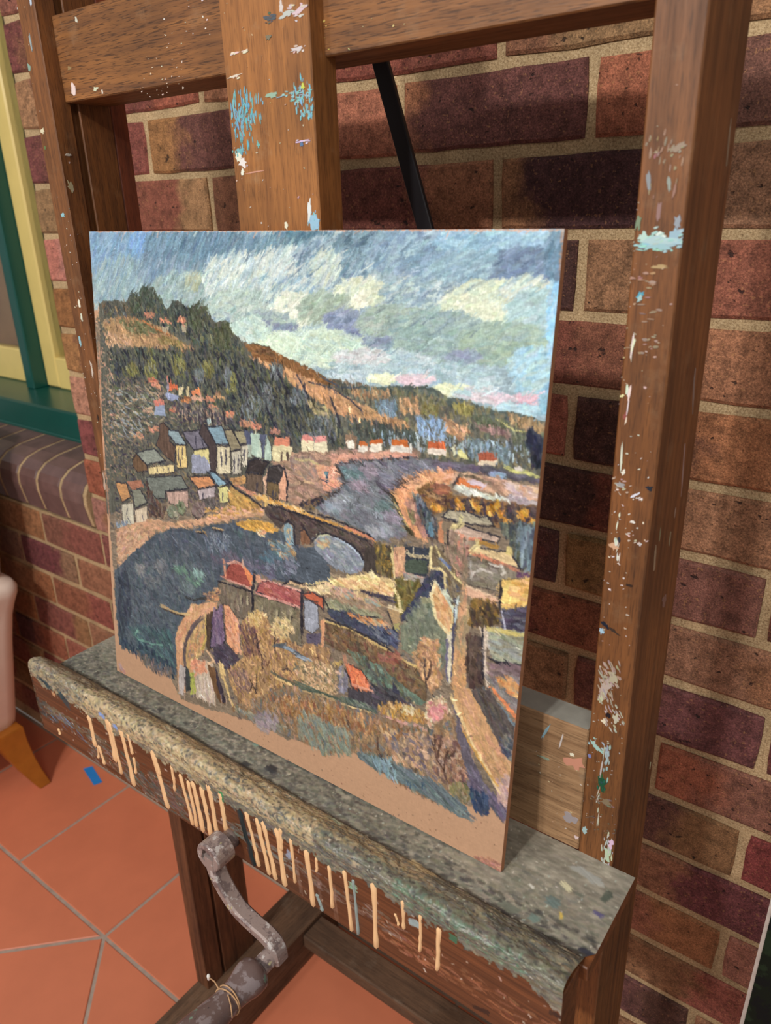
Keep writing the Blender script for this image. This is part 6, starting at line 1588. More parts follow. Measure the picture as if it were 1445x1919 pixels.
('F',[366,357,403,353,438,358,476,361,509,365,541,369,556,370,557,404,542,412,540,402,529,390,513,382,491,378,473,379,458,386,452,398,448,401,446,389,437,378,431,404,421,406,419,379,411,376,401,382,397,392,380,382,368,375],(98,86,82),0.1,0,0.7,1.0),
('D',[368,358,476,361,554,370,556,398,524,384,473,378,446,379,399,379,372,374],160,[(104,90,86),(90,80,78),(116,98,90),(82,72,74)],14,5,22,16,0.8,8),
('F',[402,383,411,376,418,383,420,405,411,409,404,399],(136,160,170),0.08,90,1.0,1.0),
('D',[416,394,415,400,413,404,409,405,407,402,406,397,407,391,409,387,413,386,415,389],14,[(206,166,120),(150,170,176),(120,146,160)],9,4,85,15,0.8,8),
('F',[433,382,440,379,449,391,448,399,433,403],(134,98,76),0.1,90,1.0,1.0),
('F',[455,391,469,381,491,379,513,383,528,392,540,405,535,416,518,424,489,422,470,413,458,405],(140,148,160),0.08,0,0.7,1.0),
('D',[456,391,473,381,513,385,539,404,525,420,477,413],80,[(150,156,168),(136,134,156),(164,170,166),(126,142,150)],14,5,25,20,0.6,8),
('D',[481,391,479,395,474,399,468,400,464,399,462,396,464,392,468,388,474,387,479,388],12,[(206,168,128),(180,180,160)],10,5,20,15,0.8,8),
('L',[456,391,462,383,471,380,480,378],4,(206,206,170),0.9),
('L',[488,379,513,383,529,392,540,405],3,(180,196,214),0.9),
('L',[454,393,462,382,476,376,498,377,517,382,531,390,543,405],3,(56,55,66),0.9),
('L',[401,382,411,374,420,379,422,403],3.5,(56,55,66),0.9),
('L',[431,384,438,378,450,391],3.5,(56,55,66),0.9),
('L',[349,351,368,354,403,353,438,358,476,360,509,362,540,365,554,369],4,(214,160,84),0.9),
('D',[349,349,438,353,442,357,349,356],40,[(222,176,104),(206,150,74),(226,196,150)],10,4,24,12,0.8,8),
('L',[509,360,533,363,552,367],5,(216,142,116),0.9),
('L',[370,359,438,361,487,364,541,371],2.5,(56,55,66),0.9),
('L',[438,354,487,354,540,362,554,366],2.5,(56,55,66),0.9),
('L',[368,349,369,360],7,(222,186,120),0.9),
('F',[331,322,362,318,363,345,332,345],(116,98,84),0.09,90,0.7,1.0),
('F',[338,303,349,297,375,298,362,317,331,320],(74,66,66),0.09,0,0.7,1.0),
('L',[352,334,351,344],4,(74,72,88),0.9),
('L',[331,322,362,318,363,345,332,345,331,322],1.75,(74,67,68),0.75),
('L',[338,303,349,297,375,298,362,317,331,320,338,303],2.5,(56,55,66),0.9),
('F',[364,327,375,304,377,312,367,346],(206,170,146),0.08,90,1.0,1.0),
('F',[371,326,393,325,393,348,370,346],(124,104,76),0.09,90,0.7,1.0),
('F',[375,305,393,299,403,303,393,323,370,325],(76,70,70),0.09,0,0.7,1.0),
('L',[382,339,382,344],3,(74,72,88),0.9),
('L',[387,339,387,344],3,(74,72,88),0.9),
('L',[371,326,393,325,393,348,370,346,371,326],1.75,(74,67,68),0.75),
('L',[375,305,393,299,403,303,393,323,370,325,375,305],2.5,(56,55,66),0.9),
('F',[394,327,402,303,407,318,406,346,394,347],(214,164,136),0.08,90,1.0,1.0),
('L',[402,301,408,318,407,346],3,(56,55,66),0.9),
('D',[541,380,635,357,686,385,674,466,599,473,584,436,551,423],260,[(112,104,92),(84,82,92),(140,126,100),(150,130,96),(70,70,84)],13,5,75,25,0.8,8),
('F',[556,377,579,371,582,410,558,410],(142,116,62),0.12,90,1.0,1.0),
('D',[554,377,579,371,581,410,558,410],50,[(170,134,64),(110,98,66),(84,78,66)],14,5,88,12,0.8,8),
('F',[539,381,556,377,558,414,540,415],(84,76,72),0.1,90,1.0,1.0),
('F',[582,370,598,366,599,403,585,409],(206,164,132),0.08,90,1.0,1.0),
('D',[583,379,598,375,597,404,585,408],26,[(222,176,140),(196,150,124)],12,5,88,14,0.8,8),
('L',[579,371,582,390,584,408],4,(226,206,150),0.9),
('F',[598,366,633,358,633,396,600,399],(66,72,84),0.1,0,1.0,1.0),
('F',[600,381,631,375,632,392,600,399],(84,96,84),0.1,0,1.0,1.0),
('L',[601,372,610,373,631,370],4,(206,190,150),0.9),
('L',[610,363,610,371],2.5,(222,206,170),0.9),
('L',[600,399,633,398],4,(216,170,160),0.9),
('D',[600,401,633,398,631,405,603,408],24,[(150,146,140),(170,160,150)],14,4,12,10,0.8,8),
('F',[586,410,605,407,631,406,598,457,590,457],(124,112,62),0.1,90,1.0,1.0),
('D',[588,411,624,408,595,456],50,[(138,124,70),(106,98,60),(120,120,84)],14,5,80,20,0.8,8),
('F',[633,358,644,355,684,390,675,414,659,406,655,384,636,380],(128,112,88),0.1,0,1.0,1.0),
('L',[641,355,651,370,670,386,679,391],4,(214,200,146),0.9),
('D',[637,361,671,394,672,410,658,402,655,384],50,[(112,100,88),(140,124,96),(150,136,110),(84,88,110)],14,4,50,14,0.8,8),
('L',[634,357,635,382],4,(226,212,160),0.9),
('L',[649,368,659,374],4,(110,130,180),0.9),
('F',[650,353,681,346,685,388,679,391,663,371],(150,128,104),0.1,90,1.0,1.0),
('D',[653,353,681,346,684,386,672,379],30,[(190,140,124),(150,130,110),(136,124,104)],14,5,70,14,0.8,8),
('F',[637,384,648,380,655,386,657,406,645,400,617,454,598,466,598,457,616,427,629,412],(70,72,96),0.1,0,0.8,1.0),
('D',[637,386,653,384,654,403,617,449,601,463,616,429],60,[(66,70,96),(80,84,108),(58,60,84),(90,92,104)],16,5,-55,16,0.8,8),
('L',[636,382,648,380,656,385,658,408],5,(226,206,150),0.9),
('L',[626,424,637,423,645,425,645,447,665,461],4,(226,206,160),0.9),
('F',[625,427,639,424,644,445,663,464,664,501,655,518,630,511,600,503,597,471,617,454,626,442],(128,136,116),0.09,90,0.7,1.0),
('D',[625,429,639,427,661,466,661,507,620,503,603,497,599,471],110,[(134,142,122),(116,124,108),(146,150,126),(108,116,104)],16,6,75,25,0.6,8),
('F',[639,416,643,397,669,429,668,460,662,461,646,444],(206,162,116),0.08,90,0.7,1.0),
('D',[641,415,645,401,667,431,666,456,650,443],40,[(222,180,132),(196,150,106),(206,176,140)],16,5,65,14,0.8,8),
('L',[643,398,639,416,646,444,666,461],4.5,(228,216,170),0.9),
('L',[643,397,654,409,669,427],3,(206,210,190),0.9),
('L',[669,429,668,461],3.5,(226,206,150),0.9),
('D',[656,409,673,417,674,436,669,429],14,[(180,196,180),(206,212,190)],10,4,50,15,0.8,8),
('F',[626,424,639,422,641,429,627,431],(150,150,120),0.08,0,1.0,1.0),
('F',[663,464,671,456,674,520,667,530],(206,200,176),0.08,90,1.0,1.0),
('F',[662,470,666,467,669,527,666,523],(120,116,140),0.08,90,1.0,1.0),
('L',[672,425,672,458,675,520],4,(84,84,110),0.9),
('L',[674,410,673,438],4,(190,206,206),0.9),
('F',[579,455,595,450,595,468,584,472,578,464],(176,148,110),0.08,0,1.0,1.0),
('F',[584,472,595,469,595,481,588,485],(164,156,100),0.08,90,1.0,1.0),
('L',[581,450,595,451],7,(222,206,170),0.9),
('L',[593,434,595,449],6,(228,212,160),0.9),
('L',[578,459,584,471,588,486],3,(56,55,66),0.9),
('F',[429,470,498,436,545,416,582,415,584,436,541,440,498,448],(222,200,146),0.1,0,1,1.0),
('D',[429,470,498,436,545,416,582,415,584,436,541,440,498,448],110,[(222,200,146),(248,224,163),(190,172,125)],14,5,12,16,0.8,8),
('D',[500,437,581,419,582,435,503,446],60,[(230,214,160),(206,164,120),(226,190,146),(214,176,130)],14,4,14,12,0.8,8),
('F',[455,465,498,448,546,445,572,447,568,467,515,474,476,469],(164,140,116),0.1,0,1,1.0),
('D',[455,465,498,448,546,445,572,447,568,467,515,474,476,469],100,[(164,140,116),(183,156,129),(141,120,99)],16,5,14,16,0.8,8),
('D',[458,463,503,446,567,448,562,455],40,[(206,160,146),(196,166,130),(150,160,150)],14,4,14,10,0.8,8),
('L',[536,441,562,441,587,442],6,(70,66,84),0.9),
('L',[551,442,584,436],4,(78,72,88),0.9),
('F',[476,471,515,469,568,467,566,472,482,486],(150,150,122),0.1,0,1,1.0),
('D',[476,471,515,469,568,467,566,472,482,486],60,[(150,150,122),(168,168,136),(129,129,104)],14,4,14,16,0.8,8),
('L',[473,469,482,484,516,483,563,471],3,(56,55,66),0.9),
('F',[479,487,521,479,579,477,595,502,565,506,530,498,488,497],(78,84,104),0.1,0,1,1.0),
('D',[479,487,521,479,579,477,595,502,565,506,530,498,488,497],110,[(78,84,104),(87,94,116),(67,72,89)],14,5,18,16,0.8,8),
('D',[515,481,579,475,584,487,537,488],30,[(222,160,110),(214,140,84),(196,176,146)],13,4,25,12,0.8,8),
('D',[548,490,594,479,595,502,570,502],40,[(96,104,130),(120,126,140),(66,72,96)],12,4,25,18,0.8,8),
('L',[548,415,551,413,553,418],8,(226,214,170),0.9),
('F',[269,504,312,500,339,500,342,535,327,550,294,553,270,534],(124,112,98),0.09,90,0.7,1.0),
('F',[280,494,296,467,321,459,342,495,312,497],(168,88,78),0.09,0,0.7,1.0),
('L',[269,504,312,500,339,500,342,535,327,550,294,553,270,534,269,504],1.54,(74,67,68),0.75),
('L',[280,494,296,467,321,459,342,495,312,497,280,494],2.2,(56,55,66),0.9),
('F',[319,464,328,465,344,477,339,494],(222,140,96),0.07,90,1.0,1.0),
('L',[278,495,292,496,315,496,337,497],4,(222,166,150),0.9),
('L',[282,469,286,489],7,(214,150,120),0.9),
('L',[293,468,306,463,322,463],5,(226,170,150),0.9),
('L',[322,457,323,466],5,(226,190,170),0.9),
('F',[345,477,351,468,359,471,361,480,354,487],(206,156,130),0.07,90,1.0,1.0),
('L',[345,470,344,493],5,(56,55,66),0.9),
('F',[343,505,371,502,404,500,434,501,436,556,401,558,343,537],(128,118,98),0.09,90,0.7,1.0),
('F',[354,485,371,474,401,474,433,474,435,497,398,498,347,499],(172,96,92),0.09,0,0.7,1.0),
('L',[343,505,371,502,404,500,434,501,436,556,401,558,343,537,343,505],1.54,(74,67,68),0.75),
('L',[354,485,371,474,401,474,433,474,435,497,398,498,347,499,354,485],2.2,(56,55,66),0.9),
('D',[359,483,432,476,432,493,359,495],40,[(182,104,98),(160,84,84),(190,120,112)],18,5,14,8,0.8,8),
('L',[348,500,374,500,404,498,434,498],4.5,(222,160,150),0.9),
('L',[359,475,401,473,435,472],3,(222,170,156),0.9),
('D',[272,508,337,504,340,538,288,544],50,[(130,116,100),(116,106,96),(140,128,108)],16,6,85,15,0.6,8),
('D',[345,509,432,505,434,552,389,552,346,536],80,[(134,124,102),(120,112,96),(144,132,106)],16,6,85,15,0.6,8),
('L',[331,514,331,523],5,(176,166,136),0.9),
('L',[333,513,333,522],2,(74,67,68),0.9),
('L',[360,520,360,528],5,(176,166,136),0.9),
('L',[363,519,363,528],2,(74,67,68),0.9),
('L',[390,518,390,526],5,(176,166,136),0.9),
('L',[393,517,393,526],2,(74,67,68),0.9),
('L',[318,517,318,526],5,(176,166,136),0.9),
('L',[321,517,320,526],2,(74,67,68),0.9),
('L',[415,515,415,523],5,(176,166,136),0.9),
('L',[418,514,418,523],2,(74,67,68),0.9),
('L',[340,493,342,535],5,(56,55,66),0.9),
('L',[269,504,312,502,339,501],2.5,(56,55,66),0.9),
('F',[439,484,463,479,467,517,455,531,441,528],(156,160,172),0.09,90,0.7,1.0),
('F',[438,475,454,468,473,471,474,490,465,485,443,480],(206,110,80),0.09,0,0.7,1.0),
('L',[439,484,463,479,467,517,455,531,441,528,439,484],1.54,(74,67,68),0.75),
('L',[438,475,454,468,473,471,474,490,465,485,443,480,438,475],2.2,(56,55,66),0.9),
('L',[435,473,436,537],6,(56,55,66),0.9),
('F',[469,505,477,502,475,545,471,547],(214,160,124),0.08,90,1.0,1.0),
('F',[444,534,469,526,469,545,444,549],(104,96,116),0.08,0,1.0,1.0),
('F',[406,469,418,462,443,462,454,461,449,465,412,469],(206,176,140),0.07,0,1.0,1.0),
('L',[401,471,415,461,446,461,485,446],3.5,(56,55,66),0.9),
('F',[446,465,485,446,485,461,468,466],(222,198,156),0.1,0,1,1.0),
('D',[446,465,485,446,485,461,468,466],30,[(222,198,156),(248,221,174),(190,170,134)],12,4,-8,16,0.8,8),
('F',[211,562,268,540,261,561,243,569,225,582,194,617,184,637,184,677,187,733,168,738,165,638,176,612],(206,158,122),0.08,90,0.8,1.0),
('D',[211,562,265,544,257,562,195,611,177,662,167,637,180,608],60,[(216,170,136),(196,146,114),(206,166,128)],16,6,-60,20,0.8,8),
('F',[240,548,258,527,270,516,270,537],(206,150,112),0.08,0,1.0,1.0),
('D',[237,536,269,514,272,531,244,550],30,[(84,76,80),(150,116,92),(190,150,110)],11,4,-35,20,0.8,8),
('L',[197,553,212,553,241,540],5,(72,72,72),0.9),
('L',[135,587,151,589,174,588,200,582],6,(206,176,126),0.9),
('L',[139,591,158,592,188,589],4,(84,72,66),0.9),
('L',[140,584,149,585],4,(190,150,110),0.9),
('F',[194,617,225,582,240,570,238,619,222,646,218,664,206,697,190,715,185,659],(196,160,110),0.09,90,0.8,1.0),
('D',[198,616,240,570,238,624,198,700],90,[(214,184,130),(150,130,116),(206,150,116),(176,146,104)],16,5,-75,14,0.8,8),
('L',[225,582,210,601,194,628,187,653,186,716],7,(96,84,92),0.9),
('L',[240,570,238,613,230,632],5,(206,180,104),0.9),
('F',[241,569,257,559,252,619,246,638,239,624],(96,78,66),0.1,90,1.0,1.0),
('F',[280,539,292,538,311,555,316,608,306,617,285,603],(220,160,124),0.09,90,0.7,1.0),
('F',[257,560,276,543,283,601,266,620,248,625],(128,108,134),0.09,0,0.7,1.0),
('L',[280,539,292,538,311,555,316,608,306,617,285,603,280,539],1.54,(74,67,68),0.75),
('L',[257,560,276,543,283,601,266,620,248,625,257,560],2.2,(56,55,66),0.9),
('D',[257,562,276,545,280,602,255,618],40,[(138,118,142),(116,96,124)],18,5,88,8,0.8,8),
('D',[283,541,311,558,316,610,290,604],40,[(228,170,130),(206,142,110),(214,166,140)],16,6,70,14,0.8,8),
('F',[255,624,283,606,313,620,319,633,279,653,258,645],(88,78,92),0.1,0,1,1.0),
('D',[255,624,283,606,313,620,319,633,279,653,258,645],70,[(88,78,92),(98,87,103),(75,67,79)],14,5,20,16,0.8,8),
('F',[198,691,210,684,212,724,198,733],(176,180,96),0.1,90,1.0,1.0),
('F',[188,681,199,689,199,720,187,732],(78,82,84),0.1,90,1.0,1.0),
('F',[207,663,229,655,254,651,256,726,234,729,212,730],(196,176,156),0.1,90,1.0,1.0),
('D',[210,693,253,679,256,723,219,729],50,[(206,190,170),(180,164,156),(214,200,180)],20,4,84,8,0.8,8),
('D',[202,665,233,651,239,673,210,690],26,[(222,156,126),(206,140,112)],13,6,-50,20,0.8,8),
('F',[240,657,258,658,272,711,280,716,268,716,256,703],(124,92,66),0.1,90,1.0,1.0),
('F',[258,650,271,684,282,710,274,716,264,692],(78,68,80),0.1,90,1.0,1.0),
('L',[244,636,255,646,240,657],5,(214,176,140),0.9),
('L',[270,646,273,661,281,680,291,704,299,714],6,(222,190,130),0.9),
('F',[267,647,277,643,282,663,273,672],(214,184,130),0.08,90,1.0,1.0),
('F',[173,681,188,684,181,739,168,741],(190,180,176),0.1,90,1.0,1.0),
('F',[317,556,346,536,359,530,389,552,436,559,444,549,472,546,487,544,490,649,449,656,405,677,358,693,312,701,292,676,286,651,320,617],(172,136,98),0.12,90,1.2,1.0),
('D',[317,556,346,536,359,530,389,552,436,559,444,549,472,546,487,544,490,649,449,656,405,677,358,693,312,701,292,676,286,651,320,617],620,[(190,150,100),(160,122,84),(206,166,120),(134,104,84),(176,140,84),(150,116,104),(214,176,130)],11,4,75,30,0.8,8),
('D',[371,536,367,546,356,555,342,560,331,558,327,550,331,540,343,531,356,527,367,529],50,[(222,196,146),(206,176,120),(190,160,104)],9,4,60,40,0.8,8),
('D',[421,535,417,546,405,556,391,561,379,559,374,550,379,538,391,528,405,524,417,526],60,[(222,200,152),(206,180,130),(214,186,140)],9,4,60,40,0.8,8),
('D',[314,567,346,557,358,598,326,615],70,[(112,84,84),(134,100,84),(96,76,84),(160,120,96)],12,4,75,25,0.8,8),
('D',[292,648,326,636,339,666,309,680],60,[(150,116,104),(124,100,100),(176,140,116)],11,4,70,30,0.8,8),
('L',[349,568,350,586,358,598,361,620],2.4,(70,58,60),0.85),
('L',[385,549,385,569,385,587],2.4,(70,58,60),0.85),
('L',[385,569,392,561],2.4,(70,58,60),0.85),
('L',[350,586,355,576],2.4,(70,58,60),0.85),
('L',[332,647,340,655,348,668],2.4,(70,58,60),0.85),
('L',[348,636,348,654,345,669],2.4,(70,58,60),0.85),
('L',[340,655,335,667],2.4,(70,58,60),0.85),
('L',[407,591,409,603,416,605],2.4,(70,58,60),0.85),
('L',[409,603,401,608],2.4,(70,58,60),0.85),
('L',[448,591,459,602,465,607],2.4,(70,58,60),0.85),
('L',[468,586,462,603],2.4,(70,58,60),0.85),
('L',[383,615,389,621,398,622],2.4,(70,58,60),0.85),
('L',[395,570,413,569,430,573,450,576],9,(90,104,118),0.9),
('L',[404,569,419,569],6,(160,178,196),0.9),
('L',[430,574,450,574],6,(176,190,206),0.9),
('L',[386,573,401,566],5,(84,92,100),0.9),
('L',[383,620,407,624,434,624,457,623,489,617],8,(96,98,84),0.9),
('L',[389,626,413,627,434,630,457,625],5,(222,190,136),0.9),
('L',[419,637,454,631,489,622],5,(206,150,120),0.9),
('D',[413,594,488,574,489,608,448,616],90,[(206,172,136),(180,150,110),(112,110,92),(222,190,160)],10,4,40,35,0.8,8),
('F',[477,505,530,500,565,510,601,519,634,526,642,546,639,564,588,557,534,543,477,538],(118,98,76),0.11,90,1.0,1.0),
('D',[480,507,565,513,631,527,638,557,545,542,480,534],170,[(130,106,78),(150,116,80),(104,92,80),(120,84,72),(140,120,92)],14,5,40,40,0.8,8),
('L',[477,504,516,502,544,507,570,511,601,517,631,522],4,(206,180,120),0.9),
('L',[478,500,516,500,549,504,601,513],3,(56,55,66),0.9),
('D',[601,514,598,521,589,528,579,532,569,531,566,527,569,520,578,514,589,510,597,510],20,[(150,96,84),(166,108,92)],12,5,10,20,0.8,8),
('F',[545,554,563,537,582,545,603,554,639,564,634,573,589,572,557,569],(112,134,118),0.1,0,1.0,1.0),
('D',[517,534,550,537,603,554,634,569,573,573,546,559],120,[(104,124,110),(126,150,132),(96,104,92),(88,92,90),(120,110,88)],15,5,40,30,0.8,8),
('F',[590,554,601,565,604,573,591,573],(70,72,90),0.1,0,1.0,1.0),
('F',[552,571,589,569,625,577,605,590,561,608],(88,84,92),0.1,0,1,1.0),
('D',[552,571,589,569,625,577,605,590,561,608],80,[(88,84,92),(98,94,103),(75,72,79)],14,5,18,16,0.8,8),
('F',[519,591,556,583,558,604,520,609],(84,80,88),0.09,90,0.7,1.0),
('F',[514,555,540,557,549,565,556,582,525,588],(222,124,88),0.09,0,0.7,1.0),
('L',[519,591,556,583,558,604,520,609,519,591],1.54,(74,67,68),0.75),
('L',[514,555,540,557,549,565,556,582,525,588,514,555],2.2,(56,55,66),0.9),
('D',[515,556,546,564,555,580,525,587],30,[(230,136,96),(214,112,80),(226,150,116)],14,5,70,16,0.8,8),
('L',[526,584,555,581],6,(230,172,150),0.9),
('L',[507,558,519,574,525,587],3,(56,55,66),0.9),
('F',[500,570,508,561,519,576,519,599,505,607],(140,136,150),0.08,90,1.0,1.0),
('L',[511,545,514,558],8,(206,140,112),0.9),
('D',[500,565,510,562,517,600,502,600],20,[(150,146,164),(120,116,130),(166,150,130)],14,5,85,15,0.8,8),
('D',[430,583,475,569,502,575,500,612,431,625],170,[(206,172,134),(180,150,112),(222,190,156),(120,114,92),(160,134,100)],10,4,40,40,0.8,8),
('D',[484,571,507,555,501,570],16,[(190,160,100),(120,104,84)],9,4,0,40,0.8,8),
('L',[431,620,467,619,503,618,520,619],10,(96,110,98),0.9),
('L',[431,631,476,621,517,620],5,(190,160,120),0.9),
('D',[503,611,558,604,567,610,520,622],40,[(110,124,112),(84,96,96),(130,136,120)],14,4,16,12,0.8,8),
('F',[517,620,548,614,580,612,580,617,529,624],(222,196,146),0.08,0,1.0,1.0),
('L',[575,612,606,609,648,603],9,(206,160,150),0.9),
('L',[548,618,591,616,646,607],3,(112,84,84),0.9),
('L',[520,617,553,612,575,611],3,(84,88,84),0.9),
('D',[618,504,633,476,652,476,660,526,647,549,631,527],170,[(206,164,120),(190,146,104),(222,180,140),(170,130,104)],10,5,60,40,0.8,8),
('L',[634,505,637,525,641,549],4,(84,70,70),0.9),
('L',[644,504,643,523,641,533],3,(110,84,70),0.9),
('L',[639,533,643,518],3,(84,70,70),0.9),
('D',[566,601,600,582,640,581,645,593,606,604,575,607],120,[(206,160,84),(190,142,76),(214,184,130),(150,116,84)],10,4,80,20,0.8,8),
('D',[605,585,624,572,623,590,606,597],24,[(222,206,176),(206,190,150)],7,3,60,40,0.8,8),
('D',[639,564,662,548,677,561,674,590,684,605,657,622,645,593],190,[(206,160,136),(222,190,160),(196,130,126),(176,150,120),(214,206,176)],8,5,60,50,0.8,8),
('D',[670,568,668,575,663,581,656,584,649,583,647,578,649,571,654,565,661,562,667,563],40,[(214,140,140),(206,150,150),(226,170,160)],8,6,40,50,0.8,8),
('F',[679,392,686,394,691,422,692,460,692,491,692,527,680,539,675,524,675,484,676,431],(176,152,116),0.08,90,0.7,1.0),
('D',[680,393,688,406,692,460,692,525,678,532,678,452],70,[(190,160,124),(164,146,112),(206,160,124),(150,136,108)],18,6,92,8,0.6,8),
('D',[675,479,688,475,692,523,676,528],30,[(206,162,116),(190,150,110)],16,6,92,8,0.8,8),
('F',[677,537,692,525,707,544,724,564,746,591,721,603,696,576],(206,164,118),0.08,90,0.7,1.0),
('L',[676,545,688,563,703,582,712,600],7,(228,200,146),0.9),
('F',[689,453,710,450,716,504,720,516,697,523],(96,80,74),0.1,90,0.7,1.0),
('D',[690,454,711,452,717,515,696,521],60,[(104,86,76),(84,70,70),(118,98,84)],16,6,88,8,0.8,8),
('L',[709,439,714,457,714,479,719,503],8,(222,206,190),0.9),
('L',[716,444,721,457],6,(226,214,200),0.9),
('L',[708,436,714,501],3,(56,55,66),0.9),
('L',[692,525,710,522],4,(206,190,150),0.9),
('F',[684,393,704,393,725,397,723,404,700,404,687,404],(216,176,150),0.07,0,1.0,1.0),
('L',[686,392,725,395],3,(226,196,166),0.9),
('F',[692,409,725,405,728,425,709,437,690,441],(112,96,66),0.1,90,1.0,1.0),
('D',[692,407,725,403,727,425,692,441],60,[(150,118,66),(96,82,64),(84,72,66)],14,5,80,20,0.8,8),
('F',[727,374,759,361,763,392,730,409],(218,182,110),0.08,0,0.7,1.0),
('D',[728,376,760,363,762,390,732,405],50,[(226,196,124),(206,164,96),(222,176,130)],16,6,-8,14,0.8,8),
('L',[726,374,728,409],4,(56,55,66),0.9),
('F',[729,379,734,376,737,391,750,389,751,393,731,400],(230,206,130),0.06,0,1.0,1.0),
('F',[731,410,761,394,762,426,734,431],(84,78,98),0.1,0,0.7,1.0),
('D',[732,409,759,397,760,425,735,429],40,[(96,92,112),(72,68,88),(112,112,126)],16,5,-5,14,0.8,8),
('L',[732,413,735,427],4,(190,190,206),0.9),
('F',[718,435,762,426,764,467,725,475,719,460],(158,160,142),0.08,0,0.7,1.0),
('D',[720,436,761,429,763,464,725,471],60,[(170,172,152),(150,152,140),(160,166,160),(140,136,112)],18,6,6,12,0.8,8),
('L',[718,436,736,433,762,430],6,(206,190,120),0.9),
('L',[720,472,732,475,764,468],5,(56,55,66),0.9),
('F',[724,480,762,470,762,485,723,495],(136,116,118),0.1,0,1,1.0),
('D',[724,480,762,470,762,485,723,495],60,[(136,116,118),(152,129,132),(116,99,101)],14,5,8,16,0.8,8),
('F',[721,500,762,485,764,532,742,517],(140,134,132),0.1,0,1,1.0),
('D',[721,500,762,485,764,532,742,517],70,[(140,134,132),(156,150,147),(120,115,113)],14,5,40,16,0.8,8),
('D',[733,496,760,488,760,510,741,508],20,[(206,162,112),(222,150,100)],12,6,30,20,0.8,8),
('F',[722,509,728,509,744,520,764,536,763,543,740,524],(224,140,96),0.07,0,1.0,1.0),
('F',[716,518,725,517,763,547,761,564,738,549],(112,130,142),0.08,0,0.7,1.0),
('D',[721,520,761,548,758,561,733,542],30,[(120,140,152),(104,120,134)],18,6,50,8,0.8,8),
('F',[695,528,716,520,740,548,763,568,765,583,746,591,722,561],(98,90,88),0.1,0,0.7,1.0),
('D',[697,530,716,522,761,571,750,585],60,[(106,98,92),(88,82,84),(120,110,100)],18,6,52,8,0.8,8),
('D',[756,559,765,560,765,583,751,575],26,[(72,78,100),(90,96,110),(140,130,130)],12,5,50,20,0.8,8),
('F',[292,718,331,690,407,630,531,620,649,604,672,566,692,583,713,614,712,643,718,679,682,704,629,704,572,700,534,689,479,714,408,712,340,722],(150,124,98),0.12,90,1.6,1.0),
('D',[292,718,331,690,407,630,531,620,649,604,672,566,692,583,713,614,712,643,718,679,682,704,629,704,572,700,534,689,479,714,408,712,340,722],700,[(170,134,96),(150,120,92),(190,152,110),(132,116,104),(120,124,112),(112,116,120),(178,140,120),(146,110,84)],13,5,72,28,0.8,8),
('D',[368,660,501,626,624,619,611,644,517,657,394,680],150,[(176,134,84),(160,116,76),(196,150,104),(150,104,78)],12,5,78,16,0.8,8),
('D',[437,662,525,661,526,696,471,718,429,706],120,[(134,146,134),(150,150,130),(120,134,130)],16,5,70,16,0.7,8),
('D',[576,633,656,608,677,631,660,668,599,670],130,[(186,150,120),(150,126,112),(206,172,140),(124,112,120)],12,6,60,35,0.8,8),
('D',[659,606,690,602,709,645,680,675,659,655],110,[(150,112,88),(124,96,92),(176,136,110),(190,160,140)],11,5,70,30,0.8,8),
('D',[679,666,710,654,712,679,687,688],40,[(146,134,92),(130,124,96),(160,140,120)],12,5,70,20,0.8,8),
('L',[652,616,661,638,672,650,677,663],3.2,(96,72,64),0.85),
('L',[661,638,663,618,665,604],3.2,(96,72,64),0.85),
('L',[676,621,672,636,672,650],3.2,(96,72,64),0.85),
('L',[685,617,677,631],3.2,(96,72,64),0.85),
('L',[569,649,572,665,578,676],3.2,(96,72,64),0.85),
('L',[517,637,523,652],3.2,(96,72,64),0.85),
('L',[656,608,658,620],3.2,(96,72,64),0.85),
('F',[536,687,592,677,627,677,671,680,709,690,717,705,695,708,649,701,608,700,571,698,542,696],(110,124,128),0.07,0,1.4,1.0),
('D',[538,688,599,673,670,677,709,690,714,704,649,701,607,697,557,697],140,[(114,130,134),(106,118,124),(128,142,142),(98,108,112)],22,5,26,8,0.7,8),
('D',[563,683,599,673,604,702,572,700],24,[(146,170,180),(130,156,166)],18,4,60,20,0.8,8),
('D',[297,716,358,706,412,703,394,714,340,722],50,[(150,146,130),(134,140,134)],14,5,40,20,0.6,8),
('D',[392,700,388,713,377,724,363,731,351,728,347,719,351,705,363,694,377,688,388,690],50,[(160,146,152),(150,138,148),(170,154,156)],12,6,40,40,0.7,8),
('F',[677,546,694,575,710,616,730,644,762,673,751,678,722,655,698,627,686,585],(112,104,116),0.08,90,1.3,1.0),
('D',[705,628,727,642,762,667,754,683,732,666,710,660],60,[(116,106,126),(130,118,140),(100,94,112)],18,6,55,10,0.8,8),
('D',[712,663,731,659,738,679,722,687,715,681],50,[(66,80,112),(56,72,104),(82,94,116)],16,5,72,12,0.9,8),
('F',[679,527,699,522,723,554,745,584,761,601,761,657,748,645,719,615,695,585,681,553],(200,158,116),0.07,90,0.8,1.0),
('D',[682,531,700,530,759,603,757,647,718,609,691,577],70,[(210,168,126),(190,150,110),(206,160,130)],20,6,58,8,0.7,8),
('D',[741,636,760,620,762,667,749,657],30,[(196,164,160),(206,176,160),(180,150,150)],14,5,62,12,0.8,8),
('L',[678,546,694,575,708,595,728,620,748,645],5,(226,200,150),0.9),
('L',[695,585,718,612,744,637],3,(206,160,90),0.9),
('F',[700,524,725,515,768,559,766,590,754,589],(100,92,90),0.1,90,0.8,1.0),
('D',[706,525,726,520,763,564,760,587],40,[(108,98,92),(90,84,86)],18,5,56,8,0.8,8),
('D',[744,572,766,563,764,600,752,593],26,[(76,82,104),(96,100,112),(140,136,130)],12,5,50,20,0.8,8),
('L',[617,691,621,694,620,701],1.6,(70,96,120),0.9),
